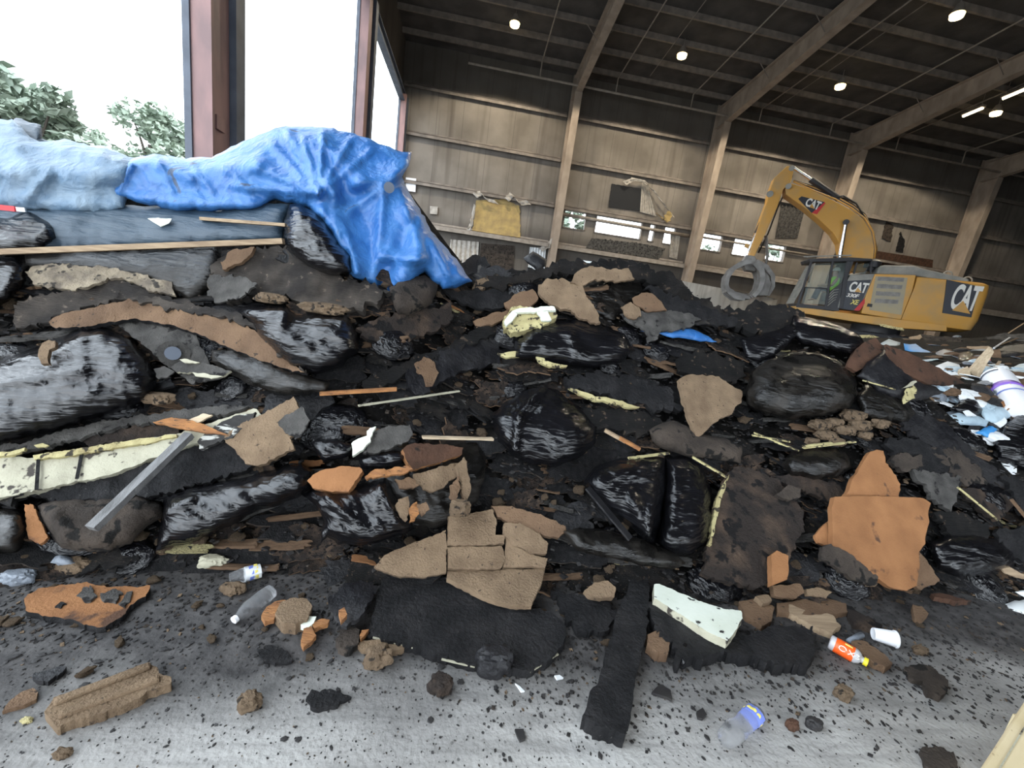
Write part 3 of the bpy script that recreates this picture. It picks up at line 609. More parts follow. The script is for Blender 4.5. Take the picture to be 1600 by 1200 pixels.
# engine house with louvred door
body = ext('engine_house', [(1367, 428), (1432, 430), (1427, 452), (1408, 500), (1346, 490), (1352, 463)], 0, 2.75, M['yellow'], bevel=.03)
ext('dusty_panel', [(1368, 432), (1418, 434), (1408, 492), (1358, 484)], -.008, .01, M['dust_panel'], parent=body, vref=0)
for i in range(4):
    y0 = 432+i*11.5; x0 = 1372-i*1.5; x1 = 1413-i*3.0
    ext('louvre', [(x0, y0), (x1, y0+2), (x1-1.5, y0+8.5), (x0-1.5, y0+6.5)], -.015, .01, M['louvre'], parent=body, vref=0)
ext('door_latch', [(1356, 474), (1363, 475), (1362, 480), (1354, 479)], -.02, .01, M['machine_black'], parent=body, vref=0)
ext('hood', [(1369, 428), (1372, 420), (1380, 414), (1430, 415), (1445, 420), (1500, 432), (1516, 436), (1514, 446), (1480, 440), (1432, 431)], .12, 2.65, M['machine_grey'], bevel=.06, vref=.12)
mb = MB(); a = S(1360, 424, .5); mb.tube([a, a+Vector((0, 0, .12)), a+Vector((0, 0, .13)), a+Vector((0, 0, .34)), a+Vector((0, 0, .42))], [.12, .12, .25, .25, .12], 14); mb.build('air_precleaner', M['machine_black'], ex, smooth=True, autosm=.7)
for q in ((1480, 431), (1511, 440)):
    mb = MB(); c = S(*q, .8)
    mb.tube([c+EXD*(.13*math.cos(k*math.pi/6))+Vector((0, 0, .02+.14*math.sin(k*math.pi/6))) for k in range(7)], .025, 6); mb.build('lifting_eye', M['machine_grey'], ex, smooth=True)
# counterweight: rounded in plan, chamfered below
zt = uz(1480, 436)[1]; zb = uz(1480, 517)[1]; zm = uz(1480, 507)[1]
u0 = uz(1432, 440)[0]; u1 = uz(1409, 500)[0]
def plan(uf, inset, n=8):
    # outline of the counterweight in plan from front-left round the tail to front-right
    P = [(uf, inset)]
    r = 1.0; ut = inset
    for k in range(n+1):
        a = k/n*math.pi/2; P.append((ut+.3-.3*math.sin(a), inset+.3-.3*math.cos(a)))
    for k in range(n+1):
        a = (1-k/n)*math.pi/2; P.append((ut+r-r*math.sin(a), 2.75-inset-r*.55+r*.55*math.cos(a)))
    P.append((uf, 2.75-inset)); return P
mb = MB(); levels = [(zb, .30, u1-.05), (zb+.12, .06, u1), (zm+.25, 0, u1), (zt-.35, 0, u0), (zt-.06, .03, u0), (zt, .12, u0)]
rings = [[UVZ(u, v, z) for u, v in plan(uf, ins)] for z, ins, uf in levels]; n = len(rings[0]); vs = [p for r_ in rings for p in r_]
fs = []
for i in range(len(rings)-1):
    for j in range(n): fs.append((i*n+j, i*n+(j+1) % n, (i+1)*n+(j+1) % n, (i+1)*n+j))
fs.append(tuple(range(n))[::-1]); fs.append(tuple((len(rings)-1)*n+j for j in range(n)))
mb.add(vs, fs); cw = mb.build('counterweight', M['yellow'], ex, smooth=True, autosm=.5)
# --- decals as thin raised plates
def lettering(name, s, m, parent, org, ux, uy, h, shear=0.0, wide=1.0, extr=.012, off=.0):
    cu = bpy.data.curves.new(name, 'FONT'); cu.body = s; cu.size = 1; cu.extrude = .001; cu.offset = off; cu.shear = shear; cu.space_character = .92
    to = bpy.data.objects.new('tmp', cu); col.objects.link(to); dg = bpy.context.evaluated_depsgraph_get(); dg.update()
    me = bpy.data.meshes.new_from_object(to.evaluated_get(dg)); col.objects.unlink(to); bpy.data.objects.remove(to); bpy.data.curves.remove(cu)
    xs = [v.co.x for v in me.vertices]; ys = [v.co.y for v in me.vertices]; x0 = min(xs); y0 = min(ys); hh = max(ys)-y0
    base = Vector(parent['_base']); nn = ux.cross(uy).normalized()
    for v in me.vertices:
        p = org+ux*((v.co.x-x0)/hh*h*wide)+uy*((v.co.y-y0)/hh*h)+nn*(v.co.z/.001*extr*.5)
        v.co = p-base
    me.materials.append(m); o = bpy.data.objects.new(name, me); col.objects.link(o); o.parent = parent; o['_base'] = tuple(base); return o
ux = -EXD; uyv = Vector((0, 0, 1))
def cat_logo(parent, quad, v, tx, ty, hpx, wide, shear, tri):
    lettering('white_lettering', 'CAT', M['white'], parent, S(tx, ty, v-.012), ux, uyv, hpx, shear=shear, wide=wide, extr=.02, off=.028)
    ext('yellow_triangle', tri, v-.035, v-.012, M['yellow'], parent=parent, vref=v)
side = ext('side_panel', [(1322, 440), (1330, 429), (1367, 428), (1352, 463), (1341, 486), (1309, 482), (1314, 462)], .0, .9, M['machine_grey'], bevel=.02)
dp = ext('dark_decal', [(1323, 439), (1361, 437), (1351, 461), (1341, 486), (1311, 482), (1317, 460)], -.01, .005, M['decal'], parent=ex, vref=0)
cat_logo(dp, None, -.01, 1325.5, 455.5, .36, .60, .12, [(1335, 456), (1340, 449.5), (1345.5, 457)])
lettering('white_numbers', '330F', M['white'], dp, S(1322, 463.5, -.02), ux, uyv, .13, shear=.2, wide=1.15, off=.02)
lettering('orange_letters', 'XE', M['label_yellow'], dp, S(1328, 475, -.02), ux, uyv, .17, shear=.2, wide=.8, off=.02)
ext('red_stripe', [(1351, 466), (1351, 474), (1343, 485.5), (1334, 485)], -.02, -.01, M['red'], parent=dp, vref=-.01)
# counterweight decal set on its near flank
dp2 = ext('dark_decal', [(1479, 437), (1527, 447), (1524, 470), (1517, 496), (1472, 489), (1476, 462)], -.02, .004, M['decal'], parent=cw, vref=0)
cat_logo(dp2, None, -.02, 1482, 482.5, .84, .34, .05, [(1487, 485), (1504, 470), (1515, 490.5)])
# --- cab (near left corner, 1 m wide)
cabq = dict(bl=(1244, 478), tl=(1266, 408), tr=(1327, 406), br=(1309, 483))
def cabline(name, a, b, m, v=.02, wd=.07, parent=None):
    mb = MB(); A = S(*a, v); B = S(*b, v); mb.beam(A, B, wd, wd, up=EXN); return mb.build(name, m, parent, bevel=.01)
cab = ext('cab_roof', [(1264, 404), (1330, 402), (1364, 404), (1364, 408), (1266, 410)], .0, 1.05, M['machine_black'], bevel=.03)
for v in (.04, .98):
    cabline('cab_pillar', (1246, 478), (1268, 408), M['machine_black'], v, .07, ex)
    cabline('cab_pillar', (1290, 480), (1301, 408), M['machine_black'], v, .07, ex)
    cabline('cab_pillar', (1313, 482), (1325, 408), M['machine_black'], v, .12, ex)
ext('cab_floor', [(1244, 474), (1311, 481), (1311, 486), (1244, 480)], .0, 1.05, M['machine_black'])
ext('cab_rear_panel', [(1324, 408), (1334, 408), (1322, 440), (1312, 482), (1306, 482)], .02, 1.0, M['machine_black'])
ext('rear_window', [(1336, 412), (1358, 412), (1352, 428), (1332, 428)], .05, .07, M['glass'])
cabline('window_frame', (1334, 428), (1339, 410), M['machine_black'], .05, .05, ex); cabline('window_frame', (1360, 427), (1362, 408), M['machine_black'], .05, .05, ex)
ext('door_glass', [(1252, 474), (1271, 412), (1299, 411), (1289, 476)], .04, .05, M['glass'])
ext('side_glass', [(1303, 411), (1323, 410), (1316, 440), (1298, 452)], .04, .05, M['glass'])
cabline('door_bar', (1255, 449), (1293, 451), M['machine_black'], .03, .04, ex)
hatch = ext('vent_panel', [(1297, 455), (1316, 441), (1309, 482), (1291, 480)], .03, .07, M['machine_black'])
for i in range(5):
    t_ = i/4; a = (1296-t_*3, 460+t_*18); mb = MB(); A = S(a[0], a[1], .02); B = S(a[0]+7+t_*2, a[1]-7-t_*1, .02); C_ = S(a[0]+15-t_*2, a[1]-8-t_*2, .02)
    mb.tube([A, B, C_], .018, 5); mb.build('vent_rib', M['machine_grey'], hatch, smooth=True)
mb = MB()
for k in range(5): mb.beam(S(1262+k*16, 402, .1), S(1262+k*16, 402, .95), .03, .03)
mb.beam(S(1256, 401, .1), S(1330, 399, .1), .04, .04); mb.beam(S(1256, 401, .95), S(1330, 399, .95), .04, .04); mb.build('roof_guard', M['machine_grey'], ex)
mb = MB()
for k in range(7):
    v = .05+k*.15; mb.beam(UVZ(u_front+.10, v, uz(1244, 474)[1]), UVZ(u_front-.25, v, uz(1266, 410)[1]), .03, .03, up=EXN)
for k in range(4):
    t_ = (k+.5)/4; z = uz(1244, 474)[1]*(1-t_)+uz(1266, 410)[1]*t_; mb.beam(UVZ(u_front+.10-.35*t_, .05, z), UVZ(u_front+.10-.35*t_, .98, z), .03, .03)
mb.build('front_guard', M['machine_grey'], ex)
mb = MB(); mb.box(UVZ(uz(1300, 470)[0]-.15, .5, uz(1300, 470)[1]+.05), (.5, .5, .14)); b_ = UVZ(uz(1312, 470)[0]-.1, .5, uz(1300, 470)[1]+.45); mb.box(b_, (.14, .5, .8)); mb.build('seat', M['machine_black'], ex, bevel=.03)
# --- boom, stick, cylinders (in the middle of the machine)
VB = 1.15
boom = ext('boom', [(1227, 290), (1231, 287), (1239, 287), (1264, 295), (1302, 313), (1330, 328), (1349, 342), (1361, 362), (1366, 388), (1364, 410), (1350, 425), (1316, 425), (1315, 400), (1312, 380), (1302, 364), (1280, 343), (1258, 325), (1228, 304)], VB-.01, VB+.50, M['yellow'], bevel=.02)
bd = ext('dark_decal', [(1247, 311), (1252, 307), (1288, 316), (1275, 334), (1268, 333)], VB-.03, VB, M['decal'], parent=boom, vref=VB)
lettering('white_lettering', 'CAT', M['white'], boom, S(1256.5, 321, VB-.045), (S(1276, 328, VB)-S(1256, 321, VB)).normalized(), ((S(1276, 328, VB)-S(1256, 321, VB)).cross(EXN)).normalized()*-1 if False else (EXN.cross(S(1276, 328, VB)-S(1256, 321, VB))).normalized()*-1, .30, wide=.68, extr=.02, off=.028, shear=-.1)
ext('yellow_triangle', [(1264, 324), (1268, 318.5), (1272, 327)], VB-.06, VB-.045, M['yellow'], parent=boom, vref=VB)
ext('red_stripe', [(1288, 316), (1289, 318), (1276, 335), (1268, 333)], VB-.035, VB-.02, M['red'], parent=boom, vref=VB)
stick = ext('stick', [(1230, 259), (1236, 260), (1240, 268), (1236, 284), (1224, 296), (1214, 325), (1196, 365), (1178, 402), (1170, 402), (1176, 380), (1190, 338), (1199, 314), (1201, 302), (1210, 278)], VB-.05, VB+.45, M['yellow'], bevel=.02)
def cyl(name, a, b, v, r1, r2, frac, m1, m2, parent=ex):
    A = S(*a, v); B = S(*b, v); C_ = A.lerp(B, frac)
    mb = MB(); mb.tube([A, C_], r1, 12); o = mb.build(name, m1, parent, smooth=True, autosm=.7)
    mb = MB(); mb.tube([C_, B], r2, 10); mb.build('rod', m2, o, smooth=True, autosm=.7); return o
cyl('stick_cylinder', (1311, 311), (1240, 262), VB+.25, .11, .06, .62, M['machine_black'], M['chrome'])
cyl('boom_cylinder', (1311, 410), (1322, 347), VB-.15, .10, .06, .12, M['machine_black'], M['chrome'])
cyl('boom_cylinder', (1311, 410), (1322, 347), VB+.65, .10, .06, .12, M['machine_black'], M['chrome'])
cyl('grapple_cylinder', (1204, 318), (1169, 392), VB+.05, .09, .055, .62, M['machine_black'], M['chrome'])
for k in range(4):
    v = VB+.05+k*.12; off = k*2.2
    P = [(1240, 284-off*.3), (1270, 297-off), (1305, 311-off), (1332, 326-off), (1351, 341-off), (1364, 362), (1368+off*.3, 390), (1366, 404)]
    mb = MB(); mb.tube([S(x, y, v) for x, y in P], .028, 6); mb.build('hydraulic_hose', M['hose'] if k % 2 else M['yellow'], ex, smooth=True)
for k in range(2):
    mb = MB(); mb.tube([S(1300, 309, VB+.1+k*.3), S(1318, 306+k*3, VB+.1+k*.3), S(1338, 318, VB+.1+k*.3), S(1352, 342, VB+.1+k*.3)], .03, 6); mb.build('hydraulic_hose', M['hose'], ex, smooth=True)
mb = MB(); mb.tube([S(1234, 262, VB+.4), S(1238, 275, VB+.5), S(1232, 288, VB+.5), S(1215, 325, VB+.48), S(1200, 365, VB+.45), S(1185, 395, VB+.4)], .03, 6); mb.build('hydraulic_hose', M['hose'], ex, smooth=True)
for q, r_ in (((1237, 263), .16), ((1203, 303), .2), ((1232, 291), .17)):
    mb = MB(); mb.tube([S(*q, VB-.09), S(*q, VB+.55)], r_*.6, 12); mb.build('pivot_pin', M['machine_grey'], ex, smooth=True, autosm=.7)
mb = MB(); mb.tube([S(1322, 347, VB-.22), S(1322, 347, VB+.72)], .1, 12); mb.build('pivot_pin', M['machine_black'], ex, smooth=True, autosm=.7)
# --- grapple
gp = ext('grapple_head', [(1166, 398), (1180, 400), (1186, 412), (1180, 424), (1166, 422), (1160, 410)], VB-.1, VB+.5, M['grapple'], bevel=.03)
def arc_plate(name, pts, w_, v0, v1, parent):
    # curved tine: centre line in pixels, w_ = width in pixels
    L_ = []; R2 = []
    for i, (x, y) in enumerate(pts):
        a = pts[max(i-1, 0)]; b = pts[min(i+1, len(pts)-1)]; dx, dy = b[0]-a[0], b[1]-a[1]; d = math.hypot(dx, dy); k = w_*(1-.45*i/(len(pts)-1))/2
        L_.append((x-dy/d*k, y+dx/d*k)); R2.append((x+dy/d*k, y-dx/d*k))
    mb = MB()
    for i in range(len(pts)-1):
        q = [L_[i], L_[i+1], R2[i+1], R2[i]]; P = [uz(x, y, VB) for x, y in q]
        mb.prism([UVZ(u, v0, z) for u, z in P], [UVZ(u, v1, z) for u, z in P])
    bm_o = mb.build(name, M['grapple'], parent); return bm_o
left_arc = [(1170, 410), (1155, 414), (1142, 422), (1134, 434), (1132, 446), (1136, 458), (1146, 466), (1160, 468)]
for v in (-.1, .45, 1.0): arc_plate('grapple_tine', left_arc, 8, VB+v-.5, VB+v-.36, ex)
right_arc = [(1176, 412), (1186, 424), (1188, 438), (1184, 452), (1174, 464)]
for v in (-.1, .45, 1.0): arc_plate('grapple_tine', right_arc, 10, VB+v-.4, VB+v-.26, ex)
far_arc = [(1180, 410), (1196, 418), (1206, 432), (1206, 448), (1198, 462)]
for v in (.2, .75): arc_plate('grapple_tine', far_arc, 9, VB+v-.4, VB+v-.26, ex)
P = [(1184, 420), (1200, 428), (1206, 444), (1200, 462), (1184, 462), (1190, 440)]
ext('grapple_shell', P, VB-.3, VB+.9, M['grapple'], bevel=.02)
ext('grapple_shell', [(1134, 456), (1150, 464), (1172, 468), (1170, 462), (1150, 456), (1138, 448)], VB-.4, VB+.7, M['grapple'])
mb = MB(); mb.tube([S(1197, 368, VB+.4), S(1199, 400, VB+.5), S(1194, 428, VB+.5)], [.07, .05, .05], 8); mb.build('grapple_link', M['grapple'], ex, smooth=True)
mb = MB(); mb.beam(S(1164, 383, VB+.1), S(1180, 391, VB+.1), .12, .12); mb.build('link_arm', M['yellow'], ex)
# --- undercarriage
zt_ = zb-.12
mb = MB(); mb.tube([UVZ(2.3, 1.38, EXG+.5), UVZ(2.3, 1.38, zb+.05)], .75, 24); mb.build('slew_ring', M['machine_black'], ex, smooth=True, autosm=.7)
for v0 in (-.05, 2.15):
    mb = MB(); n = 10; P = []
    r_ = .42; ua, ub = .5, 4.1
    for k in range(n+1): a = -math.pi/2+math.pi*k/n; P.append((ub+r_*math.cos(a), EXG+.45+r_*math.sin(a)))
    for k in range(n+1): a = math.pi/2+math.pi*k/n; P.append((ua+r_*math.cos(a), EXG+.45+r_*math.sin(a)))
    mb.prism([UVZ(u, v0, z) for u, z in P], [UVZ(u, v0+.6, z) for u, z in P]); tr = mb.build('track', M['machine_black'], ex, bevel=.02)
    mb = MB()
    for k in range(15): mb.box(UVZ(.6+k*.25, v0+.3, EXG+.89), (.16, .16, .04))
    mb.build('track_shoe', M['machine_black'], tr)
# --- operator, seated behind the door glass
def skin_body(name, joints, edges, m, base, root=0, sub=2):
    me = bpy.data.meshes.new(name); me.from_pydata([tuple(Vector(p)-Vector(base)) for p, r_ in joints], edges, [])
    o = bpy.data.objects.new(name, me); col.objects.link(o); o.location = base; o['_base'] = tuple(base)
    sk = o.modifiers.new('skin', 'SKIN'); sk.use_smooth_shade = True
    for i, (p, r_) in enumerate(joints):
        me.skin_vertices[0].data[i].radius = (r_, r_)
    me.skin_vertices[0].data[root].use_root = True
    ss = o.modifiers.new('sub', 'SUBSURF'); ss.levels = sub; ss.render_levels = sub
    me.materials.append(m); return o
hu, hz_ = uz(1307, 427, .5); base = UVZ(hu, .5, hz_-.85)
hp = UVZ(hu-.05, .5, hz_-.68); ch = UVZ(hu-.02, .5, hz_-.28); nk = UVZ(hu, .5, hz_-.13); hd = UVZ(hu+.02, .5, hz_+.02)
kneeL = UVZ(hu+.42, .38, hz_-.62); kneeR = UVZ(hu+.42, .62, hz_-.62); ftL = UVZ(hu+.50, .38, hz_-1.02); ftR = UVZ(hu+.50, .62, hz_-1.02)
toL = UVZ(hu+.66, .38, hz_-1.05); toR = UVZ(hu+.66, .62, hz_-1.05)
shL = UVZ(hu-.02, .30, hz_-.22); shR = UVZ(hu-.02, .70, hz_-.22); elL = UVZ(hu+.12, .26, hz_-.48); elR = UVZ(hu+.12, .74, hz_-.48); haL = UVZ(hu+.38, .32, hz_-.46); haR = UVZ(hu+.38, .68, hz_-.46)
fiL = UVZ(hu+.46, .33, hz_-.47); fiR = UVZ(hu+.46, .67, hz_-.47)
J = [(hp, .13), (ch, .15), (nk, .055), (hd, .10), (hd+Vector((0, 0, .09)), .08), (shL, .07), (elL, .05), (haL, .035), (fiL, .025), (shR, .07), (elR, .05), (haR, .035), (fiR, .025), (kneeL, .075), (ftL, .05), (toL, .04), (kneeR, .075), (ftR, .05), (toR, .04)]
E_ = [(0, 1), (1, 2), (2, 3), (3, 4), (1, 5), (5, 6), (6, 7), (7, 8), (1, 9), (9, 10), (10, 11), (11, 12), (0, 13), (13, 14), (14, 15), (0, 16), (16, 17), (17, 18)]
person = skin_body('person', J, E_, M['skin'], base); tag(person, 'person in a green high visibility vest sitting in the excavator cab', 'person')
mb = MB()
def ringb(c, a, b, n=12): return [c+EXD*(a*math.cos(2*math.pi*k/n))+EXN*(b*math.sin(2*math.pi*k/n)) for k in range(n)]
def loft(rings, mb, cap=True):
    n = len(rings[0]); vs = [p for r_ in rings for p in r_]; fs = [(i*n+j, i*n+(j+1) % n, (i+1)*n+(j+1) % n, (i+1)*n+j) for i in range(len(rings)-1) for j in range(n)]
    if cap: fs += [tuple(range(n))[::-1], tuple((len(rings)-1)*n+j for j in range(n))]
    mb.add(vs, fs)
loft([ringb(hp+Vector((0, 0, -.08)), .19, .22), ringb(hp.lerp(ch, .5), .18, .23), ringb(ch, .19, .25), ringb(ch+Vector((0, 0, .1)), .13, .22), ringb(nk, .08, .10)], mb); mb.build('vest', M['hiviz'], person, smooth=True)
for k_, f_ in ((kneeL, ftL), (kneeR, ftR)):
    mb = MB(); mb.tube([hp.lerp(k_, .2), k_, f_], [.11, .09, .07], 10); mb.build('trouser_leg', M['navy'], person, smooth=True)
mb = MB(); loft([ringb(hd+Vector((0, 0, .06)), .13, .12), ringb(hd+Vector((0, 0, .12)), .12, .11), ringb(hd+Vector((0, 0, .19)), .06, .06)], mb); mb.build('hard_hat', M['white'], person, smooth=True)
mb = MB(); mb.beam(hd+EXD*.09+Vector((0, 0, .0)), hd+EXD*.13+Vector((0, 0, -.03)), .03, .03); mb.build('nose', M['skin'], person)
# ================================================================ THE HEAP
TOE = [(-400, 900), (0, 900), (200, 880), (400, 885), (560, 900), (700, 905), (850, 910), (900, 930), (1100, 935), (1300, 935), (1450, 925), (1600, 935), (1950, 960)]
CREST = [(-400, 205), (0, 212), (100, 225), (190, 248), (260, 262), (330, 262), (400, 235), (470, 222), (560, 235), (620, 265), (660, 320), (700, 375), (740, 425), (790, 425), (850, 420), (920, 412), (1000, 417), (1060, 446), (1120, 478), (1180, 497), (1240, 500), (1300, 515), (1340, 535), (1400, 568), (1450, 612), (1500, 655), (1550, 705), (1600, 750), (1950, 900)]
CRY = [(-400, 3.5), (0, 3.5), (450, 3.6), (750, 3.6), (1000, 3.7), (1150, 3.6), (1250, 3.4), (1350, 3.15), (1450, 2.95), (1600, 2.6), (1950, 2.3)]
def itp(T, x):
    if x <= T[0][0]: return T[0][1]
    for (a, b), (c, d) in zip(T, T[1:]):
        if x <= c: return b+(d-b)*(x-a)/(c-a)
    return T[-1][1]
TY = [(x, atZ(x, itp(TOE, x)).y) for x in range(-400, 1951, 50)]
def D(px, py):
    yt = itp(TOE, px); yc = itp(CREST, px)
    if py >= yt: return atZ(px, py).y
    t = min((yt-py)/(yt-yc), 1.25); a = itp(TY, px); b = itp(CRY, px)
    return a+(b-a)*(.75*t+.25*t*t)
def P3(px, py, lift=0.0, back=0.0):
    p = atY(px, py, D(px, py)+back); d = p-CAMP; l = d.length
    return CAMP+d*((l-lift)/l)
def grid_solid(name, rows, m):
    pass
nr = 34; xs = list(range(-380, 1941, 20)); vs = []
for i, px in enumerate(xs):
    yt = itp(TOE, px); yc = itp(CREST, px)+8
    for j in range(nr):
        t = j/(nr-1); py = yt+10+(yc-yt-10)*t
        b = .10+.10*fbm(px*.012, py*.015, 2)+.05*ridged(px*.04, py*.06, 5)
        if t < .05: b = 0.02
        p = P3(px, py, 0, max(b, .0))
        if j == 0: p.z = -.02
        vs.append(p)
    top = vs[-1]
    for k, (dy, zf) in enumerate(((.5, .97), (1.1, .85), (1.9, .55), (2.6, .25), (3.2, -.02))):
        vs.append(Vector((top.x*(1+dy*.1), top.y+dy, max(top.z, .3)*zf+.08*fbm(px*.02, k, 9)*(zf > 0))))
NR = nr+5; fs = []
for i in range(len(xs)-1):
    for j in range(NR-1): a = i*NR+j; fs.append((a, a+NR, a+NR+1, a+1))
mb = MB(); mb.add(vs, fs)
tag(mb.build('debris_heap', M['dirt'], smooth=True, origin=(0, 3, 0)), 'black dirt and shredded roofing filling the gaps of the long waste heap', 'debris', kind='stuff')

# second heap of mixed rubbish to the right and the mound under the excavator
D2T = [(-200, 14.0), (495, 13), (528, 10.5), (540, 8.0), (556, 5.6), (575, 4.5), (600, 3.75), (640, 3.45), (700, 3.15), (780, 2.95)]
def D2(px, py):
    y = itp(D2T, py); return y
def P2(px, py, lift=0.0):
    p = atY(px, py, D2(px, py)); d = p-CAMP; l = d.length; return CAMP+d*((l-lift)/l)
ys2 = [780, 740, 700, 665, 640, 620, 600, 588, 575, 565, 556, 548, 540, 534, 528]; xs = list(range(1300, 1901, 20)); vs = []
for px in xs:
    for py in ys2:
        yy = py
        if px < 1420: yy = max(py, 528)
        if px > 1540 and py < 575: yy = py-(px-1540)*.12
        p = P2(px, yy, -.08-.08*fbm(px*.02, py*.03, 3)); 
        vs.append(p)
    top = vs[-1]
    vs.append(Vector((top.x+1, top.y+2.0, top.z*.9))); vs.append(Vector((top.x+2, top.y+5, top.z*.6))); vs.append(Vector((top.x+2.5, top.y+7, 0)))
NR = len(ys2)+3; fs = []
for i in range(len(xs)-1):
    for j in range(NR-1): a = i*NR+j; fs.append((a, a+NR, a+NR+1, a+1))
mb = MB(); mb.add(vs, fs)
tag(mb.build('rubbish_heap', M['dirt'], smooth=True, origin=(6, 6, 0)), 'dark loose rubbish filling the second heap at the right', 'debris', kind='stuff')
mb = MB(); vs = []; n = 24
c = UVZ(2.3, 1.4, 0)
for i in range(n+1):
    for j in range(n+1):
        x = c.x-6+12*i/n; y = c.y-4.5+9*j/n; d = math.hypot((x-c.x)/6, (y-c.y)/4.5); z = EXG*min(1, max(0, (1-d)*2.4))+.12*fbm(x*.8, y*.8, 4)*(d < .95)
        if d < .45: z = EXG-.01
        vs.append(Vector((x, y, max(z, 0))))
fs = [(i*(n+1)+j, (i+1)*(n+1)+j, (i+1)*(n+1)+j+1, i*(n+1)+j+1) for i in range(n) for j in range(n)]
mb.add(vs, fs); tag(mb.build('rubbish_mound', M['dirt'], smooth=True), 'dark rubbish mound the yellow excavator stands on', 'debris', kind='stuff')

# ---------------------------------------------------------------- shape builders in the heap
def resample(poly, step, jag, seed, closed=True):
    out = []; n = len(poly)
    for i in range(n):
        a = poly[i]; b = poly[(i+1) % n]; L_ = math.hypot(b[0]-a[0], b[1]-a[1]); k = max(1, int(L_/step))
        for q in range(k):
            t = q/k; x = a[0]+(b[0]-a[0])*t; y = a[1]+(b[1]-a[1])*t
            if jag:
                x0, y0 = x, y
                x += jag*1.3*nz(x0*.08, y0*.08, seed)+jag*.9*nz(x0*.3, y0*.3, seed+9)+jag*.5*nz(x0*.8, y0*.8, seed+5); y += jag*1.3*nz(x0*.08, y0*.08, seed+4)+jag*.9*nz(x0*.3, y0*.3, seed+13)+jag*.5*nz(x0*.8, y0*.8, seed+8)
            out.append((x, y))
    return out
def cdt(poly, step, seed=0):
    A = sum(poly[i][0]*poly[(i+1) % len(poly)][1]-poly[(i+1) % len(poly)][0]*poly[i][1] for i in range(len(poly)))
    if A < 0: poly = poly[::-1]
    P = np.array(poly); n = len(P); x0, y0 = P.min(0); x1, y1 = P.max(0)
    gx = np.arange(x0+step*.5, x1, step); gy = np.arange(y0+step*.5, y1, step)
    pts = [(x+(step*.5 if k % 2 else 0), y) for k, y in enumerate(gy) for x in gx]
    if pts:
        Q = np.array(pts); Q = Q+np.random.RandomState(seed).uniform(-.2, .2, Q.shape)*step
        d = dist_edge(Q, P); inside = pip(Q, P); Q = Q[(d > step*.45) & inside]
    else: Q = np.zeros((0, 2))
    V = [Vector(p) for p in P]+[Vector(q) for q in Q]
    r = delaunay_2d_cdt(V, [], [list(range(n))], 1, 1e-5)
    vo, eo, fo = r[0], r[1], r[2]
    VV = np.array([tuple(v) for v in vo]); return VV, [list(f) for f in fo], P
def dist_edge(Q, P):
    d = np.full(len(Q), 1e9)
    for i in range(len(P)):
        a = P[i]; b = P[(i+1) % len(P)]; ab = b-a; l2 = (ab**2).sum()+1e-9
        t = np.clip(((Q-a)@ab)/l2, 0, 1); d = np.minimum(d, np.sqrt(((Q-(a+t[:, None]*ab))**2).sum(1)))
    return d
def pip(Q, P):
    ins = np.zeros(len(Q), bool); n = len(P)
    for i in range(n):
        a = P[i]; b = P[(i+1) % n]
        c = ((a[1] > Q[:, 1]) != (b[1] > Q[:, 1])) & (Q[:, 0] < (b[0]-a[0])*(Q[:, 1]-a[1])/((b[1]-a[1])+1e-12)+a[0]); ins ^= c
    return ins
SEED = [0]
